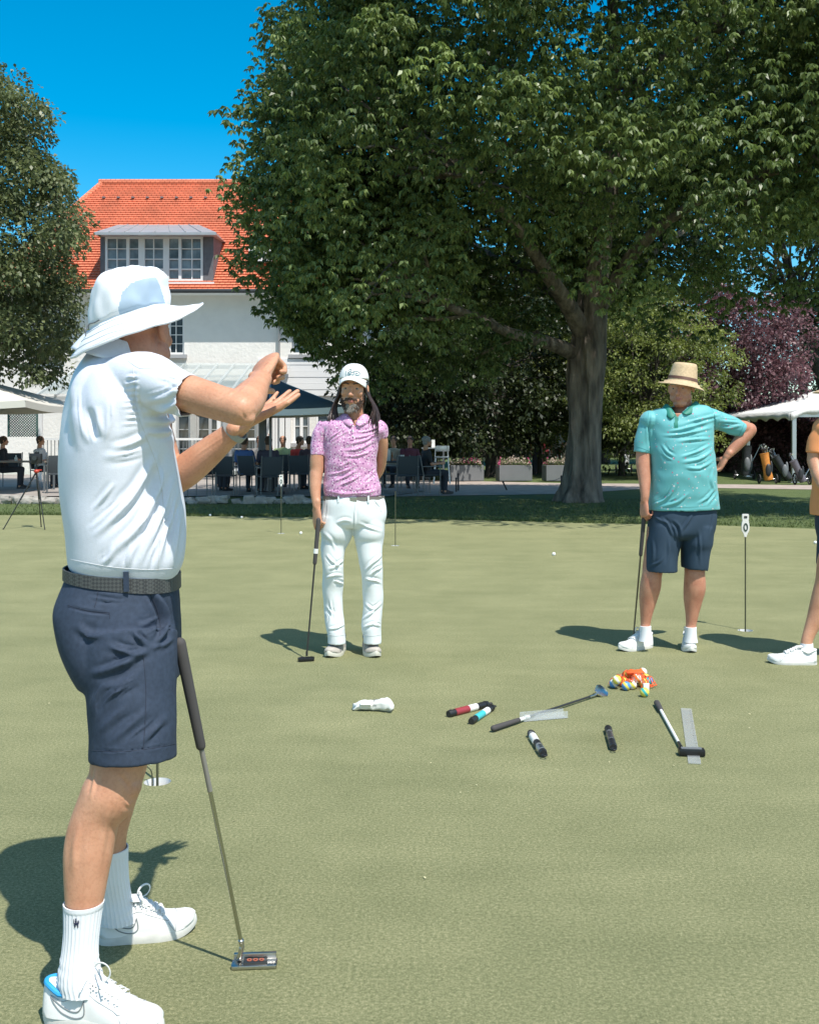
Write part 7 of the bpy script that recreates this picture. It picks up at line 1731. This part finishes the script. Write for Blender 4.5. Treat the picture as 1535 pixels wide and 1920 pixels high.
    for (hx_, hy_, tx_, ty_, sd_) in ((1221, 1213, 1150, 1223, -1), (1289, 1209, 1299, 1231, 1)):
        a, b = G(hx_, hy_), G(tx_, ty_); s = Shoe(a, math.atan2(b.y - a.y, b.x - a.x), .285, sd_, 1.0, 1.0, .024); u = s.make(t, M_wshoe, M_sole, M_lace, M_trim_g)
        bow(u, s.surf(.40, math.pi / 2, .012), (-.7, -.5, .2), .020, M_lace, sec=(.004, .003))
    # watch / ring
    # straw hat
    rng = np.random.default_rng(2); key = [(1287, 684, .030, .028, -6, 0), (1286, 681.5, .052, .045, -6, 0), (1285, 681.5, .068, .060, -7, 0), (1284, 686, .077, .076, -8, 0), (1282, 697, .084, .088, -9, 0), (1280, 708, .091, .100, -10, 0), (1279.5, 716, .096, .108, -11, .0), (1279, 717.5, .102, .114, -11, .0), (1278, 718.5, .121, .130, -11, .004), (1277, 720, .142, .146, -11, .010), (1276.5, 721.5, .148, .151, -11, .013)]
    d_ = catmull(key, 5); rs = []; nn = 72
    for cx, cy, rx, ry, tl, dr in d_:
        c = P(cx, cy, Y - .01); rs.append([c + Vector((rx * math.cos(a) * math.cos(R(tl)), ry * math.sin(a), rx * math.cos(a) * math.sin(R(tl)) + dr * math.sin(a) - .012 * (math.cos(a) ** 2) * (dr > .003))) for a in [2 * math.pi * k / nn for k in range(nn)]])
    for i in range(8):
        for j, v in enumerate(rs[i]): a = 2 * math.pi * j / nn; v.z -= .022 * math.exp(-((math.sin(a)) / .45) ** 2) * (1 - i / 10) * (1 if math.cos(a) > 0 else .4) * .6
    mb = MB(); mb.rings(rs, False); n0 = len(mb.v); mb.v.append(tuple(sum(rs[0], Vector()) / nn - Vector((0, 0, .004))))
    for j in range(nn): mb.f.append((j, (j + 1) % nn, n0)); mb.m.append(0)
    hat = mb.build('straw_hat', M_straw, t, angle=85); solid(hat, .003)
    mb = MB(); k0 = 26; b_ = []
    for k, e_ in ((25, 1.018), (28, 1.018), (28, .99), (25, .99)):
        c = sum(rs[k], Vector()) / nn; b_.append([c + (v - c) * e_ for v in rs[k]])
    mb.rings(b_ + [b_[0]], False); mb.build('hat_band', mat('brown_hat_band', (.13, .06, .04), .6), hat)
man_teal()

def man_orange():
    Y = 6.6; t = empty('person', (P(1590, 1230, Y).x, Y, 0), 'mostly cropped man in an orange shirt at the right edge of the photo', 'person')
    mb = MB()
    loft(mb, [pxr(1540, 790, 1640, 790, Y, .10), pxr(1536, 860, 1640, 860, Y, .12), pxr(1536, 940, 1642, 940, Y, .13), pxr(1540, 1000, 1640, 1000, Y, .12)], 28, 3)
    lp(mb, [(1568, 990, 26, Y), (1556, 1050, 23, Y - .02), (1549, 1090, 20, Y - .02), (1543, 1115, 20, Y - .02), (1533, 1150, 18, Y - .02), (1520, 1180, 12.5, Y - .03), (1512, 1203, 10.5, Y - .04), (1511, 1222, 11, Y - .04)], 22, 4)
    lp(mb, [(1620, 990, 26, Y), (1622, 1060, 22, Y + .05), (1624, 1120, 20, Y + .08), (1626, 1190, 11, Y + .1), (1626, 1215, 11, Y + .1)], 22, 4)
    lp(mb, [(1546, 812, 12, Y), (1530, 838, 14, Y), (1526, 862, 13, Y)], 20, 4, cap='round'); lp(mb, [(1526, 862, 13.5, Y), (1534, 890, 12, Y - .06), (1546, 915, 9, Y - .14)], 20, 4, cap='round')
    hand(mb, P(1546, 915, Y - .14), Vector((.5, -.5, -.6)), Vector((.6, .5, 0)), -1, [.9, 1, 1.1, 1.1], sc=1)
    lp(mb, [(1640, 812, 12, Y), (1651, 842, 14, Y), (1650, 880, 12, Y), (1620, 915, 9, Y - .14)], 20, 4, cap='round')
    hand(mb, P(1620, 915, Y - .14), Vector((-.5, -.5, -.6)), Vector((-.6, .5, 0)), 1, [.9, 1, 1.1, 1.1], sc=1)
    T, M = head(mb, P(1572, 742, Y), Vector((-.8, -.6, -.1)), (0, 0, 1), 1.0, P(1588, 800, Y), .06)
    body = hull_fuse('body', mb, SK_tan, t, .006, 3); eyes(body, T, M); lips(body, T); done(body)
    mo = mat('orange_polo_fabric', (.78, .30, .11), .6, bump=.2, bscale=400)
    mb = MB(); loft(mb, [pxr(1568, 782, 1610, 782, Y, .06), pxr(1546, 790, 1634, 790, Y, .1), pxr(1532, 806, 1648, 806, Y, .13), pxr(1529, 840, 1648, 840, Y, .15), pxr(1528, 880, 1646, 880, Y, .155), pxr(1524, 920, 1648, 920, Y, .16), pxr(1521, 966, 1650, 966, Y, .16)], 44, 4, .88)
    mb.ell(P(1546, 806, Y), (.075, .09, .075)); mb.ell(P(1638, 806, Y), (.075, .09, .075)); lp(mb, [(1552, 800, 19, Y), (1540, 815, 19, Y), (1530, 838, 18, Y), (1528, 850, 17, Y)], 24, 4); lp(mb, [(1632, 800, 19, Y), (1645, 825, 18, Y), (1650, 850, 17, Y)], 24, 4)
    sh = hull_fuse('polo_shirt', mb, mo, t, .007, 3); cut(sh, P(1528, 850, Y), (-.1, 0, -1), .08, .02); cut(sh, P(1650, 850, Y), (.1, 0, -1), .08, .02); cut(sh, P(1585, 966, Y), (0, 0, -1), .3, .02); wrinkle(sh, .005, 13, seed=8); solid(sh, .003); done(sh)
    mb = MB(); loft(mb, [pxr(1532, 955, 1644, 955, Y, .135), pxr(1530, 985, 1646, 985, Y, .145), pxr(1536, 1015, 1640, 1015, Y, .13)], 40, 4); lp(mb, [(1564, 985, 30, Y), (1560, 1060, 29, Y)], 30, 4); lp(mb, [(1616, 985, 30, Y), (1622, 1060, 29, Y)], 30, 4)
    so = hull_fuse('shorts', mb, M_navy, t, .008, 3); cut(so, P(1560, 1060, Y), (0, 0, -1), .14, .022); cut(so, P(1622, 1060, Y), (0, 0, -1), .14, .022); solid(so, .003); done(so)
    for hp, an, sd_ in ((G(1530, 1246), R(170), -1), (G(1634, 1232), R(215), 1)):
        s = Shoe(hp, an, .285, sd_, 1.0, .95, .022); s.make(t, M_wshoe, M_sole, M_lace, M_trim_g)
    for x, y, yy in ((1512, 1212, Y - .04), (1626, 1206, Y + .1)): mb = MB(); mb.tube([P(x, y - 6, yy), P(x, y + 14, yy)], [.037, .042], seg=20); mb.build('ankle_sock', M_sock, t)
    mb = MB(); mb.lathe([(.03, .125), (.07, .118), (.088, .09), (.095, .04), (.10, .012), (.13, .004), (.155, -.008), (.158, -.010)], T(0, -.01, .03), 40); hat = mb.build('straw_hat', M_straw, t, angle=85); solid(hat, .003)
man_orange()

# ---------------------------------------------------------------- guests far behind
def guest(x, Y, rz, label, shirt, pants, hair, sit=True, z0=.02, sc=1.0, hat=None, arm=None, lean=0.0):
    rng = random.Random(int(x * 7 + Y)); base = Vector(((x - CX) * Y / F, Y, z0)); t = empty('person', base, label, 'person')
    Mz = Matrix.Rotation(R(rz), 3, 'Z'); W = lambda a, b, c: base + Mz @ Vector((a * sc, b * sc, c * sc))       # local: faces -y
    hp = .50 if sit else .95; sz = hp + .50
    L = lambda v: W(v[0], v[1] - lean * (v[2] - hp), v[2]) if v[2] > hp else W(*v)
    mb = MB(); hc = (0, -.02, sz + .24)
    T, M = head(mb, L(hc), Mz @ Vector((rng.uniform(-.3, .3), -1, -.05)), (0, 0, 1), sc, L((0, .02, sz + .02)), .056)
    mb.tube([L((0, .0, hp)), L((0, .0, hp + .25)), L((0, 0, sz - .02))], [(.13, .09), (.13, .09), (.14, .08)], seg=16, up=Mz @ Vector((0, 1, 0)))
    hands = []
    for s in (-1, 1):
        sh_ = (s * .19, .01, sz - .04)
        if arm == 'up' and s > 0: el = (s * .30, -.14, sz + .02); wr = (s * .24, -.18, sz + .26); hd2 = (0, -.1, 1)
        elif sit: el = (s * .25, -.06, sz - .30); wr = (s * .14, -.30, sz - .28); hd2 = (-s * .2, -1, .1)
        else: el = (s * .25, .02, sz - .30); wr = (s * .24, -.06, sz - .54); hd2 = (0, -.1, -1)
        mb.tube([L(sh_), L(el)], [.048, .038], seg=12, cap='round'); mb.tube([L(el), L(wr)], [.038, .026], seg=12, cap='round')
        hand(mb, L(wr), Mz @ Vector(hd2), Mz @ Vector((-s, 0, -.3)), -s, [.35, .4, .45, .5], sc=sc)
        hands.append((sh_, el))
        if sit: k_ = (s * .13, -.44, .50); a_ = (s * .13, -.42, .06)
        else: k_ = (s * .10, -.02, .50); a_ = (s * .11, .0, .06)
        mb.tube([W(s * .09, 0, hp), W(*k_)], [.075, .055], seg=12, cap='round'); mb.tube([W(*k_), W(*a_)], [.052, .036], seg=12, cap='round')
    body = hull_fuse('body', mb, SK_tan if rng.random() < .5 else SK_red, t, .0095, 2); eyes(body, T, M, sc); done(body)
    mb = MB(); mb.tube([L((0, .0, hp - .06)), L((0, .0, hp + .08)), L((0, .0, hp + .28)), L((0, .0, sz - .03)), L((0, .01, sz + .035))], [(.165, .125), (.17, .125), (.175, .12), (.19, .105), (.09, .065)], seg=28, up=Mz @ Vector((0, 1, 0)), sub=3)
    for sh_, el in hands: mb.tube([L(sh_), Vector(L(sh_)).lerp(L(el), .75)], [.068, .056], seg=16, cap='round')
    o = hull_fuse('shirt', mb, shirt, t, .012, 2); wrinkle(o, .006, 12, seed=rng.random() * 9); done(o)
    mb = MB(); mb.tube([W(0, 0, hp - .08), W(0, 0, hp + .06)], [(.165, .13), (.165, .12)], seg=24, up=Mz @ Vector((0, 1, 0)))
    for s in (-1, 1):
        k_, a_ = ((s * .13, -.44, .50), (s * .13, -.42, .12)) if sit else ((s * .10, -.02, .50), (s * .11, 0, .12))
        mb.tube([W(s * .09, 0, hp - .01), W(*k_)], [.095, .072], seg=14, cap='round'); mb.tube([W(*k_), W(*a_)], [.070, .055], seg=14, cap='round')
    o = hull_fuse('trousers', mb, pants, t, .013, 2); done(o)
    mb = MB(); mb.ell(T(0, -.022, .03), tuple(sc * v for v in (.092, .108, .095)), M, seg=18, rows=12); mb.ell(T(0, -.05, -.04), tuple(sc * v for v in (.078, .056, .065)), M, seg=14, rows=10)
    o = hull_fuse('hair', mb, hair, t, .010, 1); wrinkle(o, .004, 40, seed=3); done(o)
    for s in (-1, 1):
        b = W(s * .13, -.36 if sit else .07, 0); sho = Shoe(b, R(rz - 90), .27 * sc, s); sho.make(t, M_black, M_black, M_black, M_black, detail=False)
    if hat:
        mb = MB(); mb.lathe([(.0, .13), (.05, .122), (.085, .085), (.094, .03), (.097, .0)], T(0, -.012, .035), 24); o = mb.build('cap', hat, t)
        mb = MB(); rs = [[T(.085 * math.cos(a), .085 + .07 * v * math.sin(a), .045 - .02 * v) for a in [math.pi * k / 12 for k in range(13)]] for v in (0, .5, 1)]; mb.rings(rs, False, closed=False); v = mb.build('visor', hat, o); solid(v, .004)
fab = lambda n, c: mat(n, c, .8, var=.15, vscale=12)
hb = mat('brown_hair', (.09, .055, .035), .7, var=.4, vscale=50); hg = mat('grey_hair', (.36, .34, .32), .7, var=.4, vscale=50)
dk = fab('dark_trousers', (.035, .04, .055))
guest(75, 28.3, 80, 'seated guest in a white shirt behind the tripod at the left terrace table', fab('white_shirt_cloth', (.62, .62, .62)), dk, hb)
guest(6, 27.6, 100, 'seated guest in dark clothes cut by the left edge under the cream parasol', fab('black_cloth', (.03, .03, .035)), dk, hb)
guest(424, 27.9, 200, 'seated guest in a grey top framed between the instructor arms', fab('grey_cloth', (.30, .30, .30)), dk, hg)
guest(458, 25.6, 160, 'seated guest in a blue shirt seen from behind left of the parasol pole', fab('blue_cloth', (.07, .14, .34)), dk, hb)
guest(486, 28.6, 20, 'seated guest with a raised bare arm behind the blue shirted one', fab('pale_cloth', (.50, .44, .40)), dk, hb, arm='up')
guest(388, 26.4, 120, 'seated guest in green just below the bare forearm of the instructor', fab('bottle_green_cloth', (.05, .13, .08)), dk, hb)
guest(503, 25.5, 190, 'seated guest in dark purple grey against the thick terrace post', fab('plum_cloth', (.07, .06, .09)), dk, hb)
guest(530, 28.9, 0, 'seated guest in a pale green top right of the parasol pole', fab('pale_green_cloth', (.42, .52, .26)), dk, hb)
guest(551, 27.6, 60, 'seated guest in a bright red top left of the man in pink', fab('red_cloth', (.62, .06, .05)), dk, hb, lean=.25)
guest(580, 26.9, 200, 'guest in a dark patterned top directly behind the bare arm of the man in pink', fab('brown_cloth', (.09, .06, .08)), dk, hb)
guest(612, 27.8, 30, 'seated guest in pale blue seen between the man in pink and his bare arm', fab('pale_blue_cloth', (.30, .38, .48)), dk, hg)
guest(738, 28.6, 340, 'seated guest in beige behind the dark table right of the man in pink', fab('beige_cloth', (.42, .36, .28)), dk, hb)
guest(768, 28.2, 10, 'seated guest in a dark maroon top at the table right of the man in pink', fab('maroon_cloth', (.12, .03, .05)), dk, hb)
guest(799, 25.1, 105, 'grey haired seated guest in black beside the tall bar table', fab('charcoal_cloth', (.035, .035, .04)), dk, hg)
guest(779, 33.5, 150, 'small figure in a white top and white cap standing beyond the dining table', MATS['white_shirt_cloth'], dk, hb, False, 0, hat=M_white)
guest(1044, 41, 200, 'distant standing figure in a white top beside the thick grey trunk', MATS['white_shirt_cloth'], fab('red_brown_trousers', (.15, .05, .04)), hb, False, 0, .95)
guest(1003, 38, 250, 'distant figure in black bending near the middle flower box', MATS['black_cloth'], dk, hb, False, 0, .9, lean=.7)
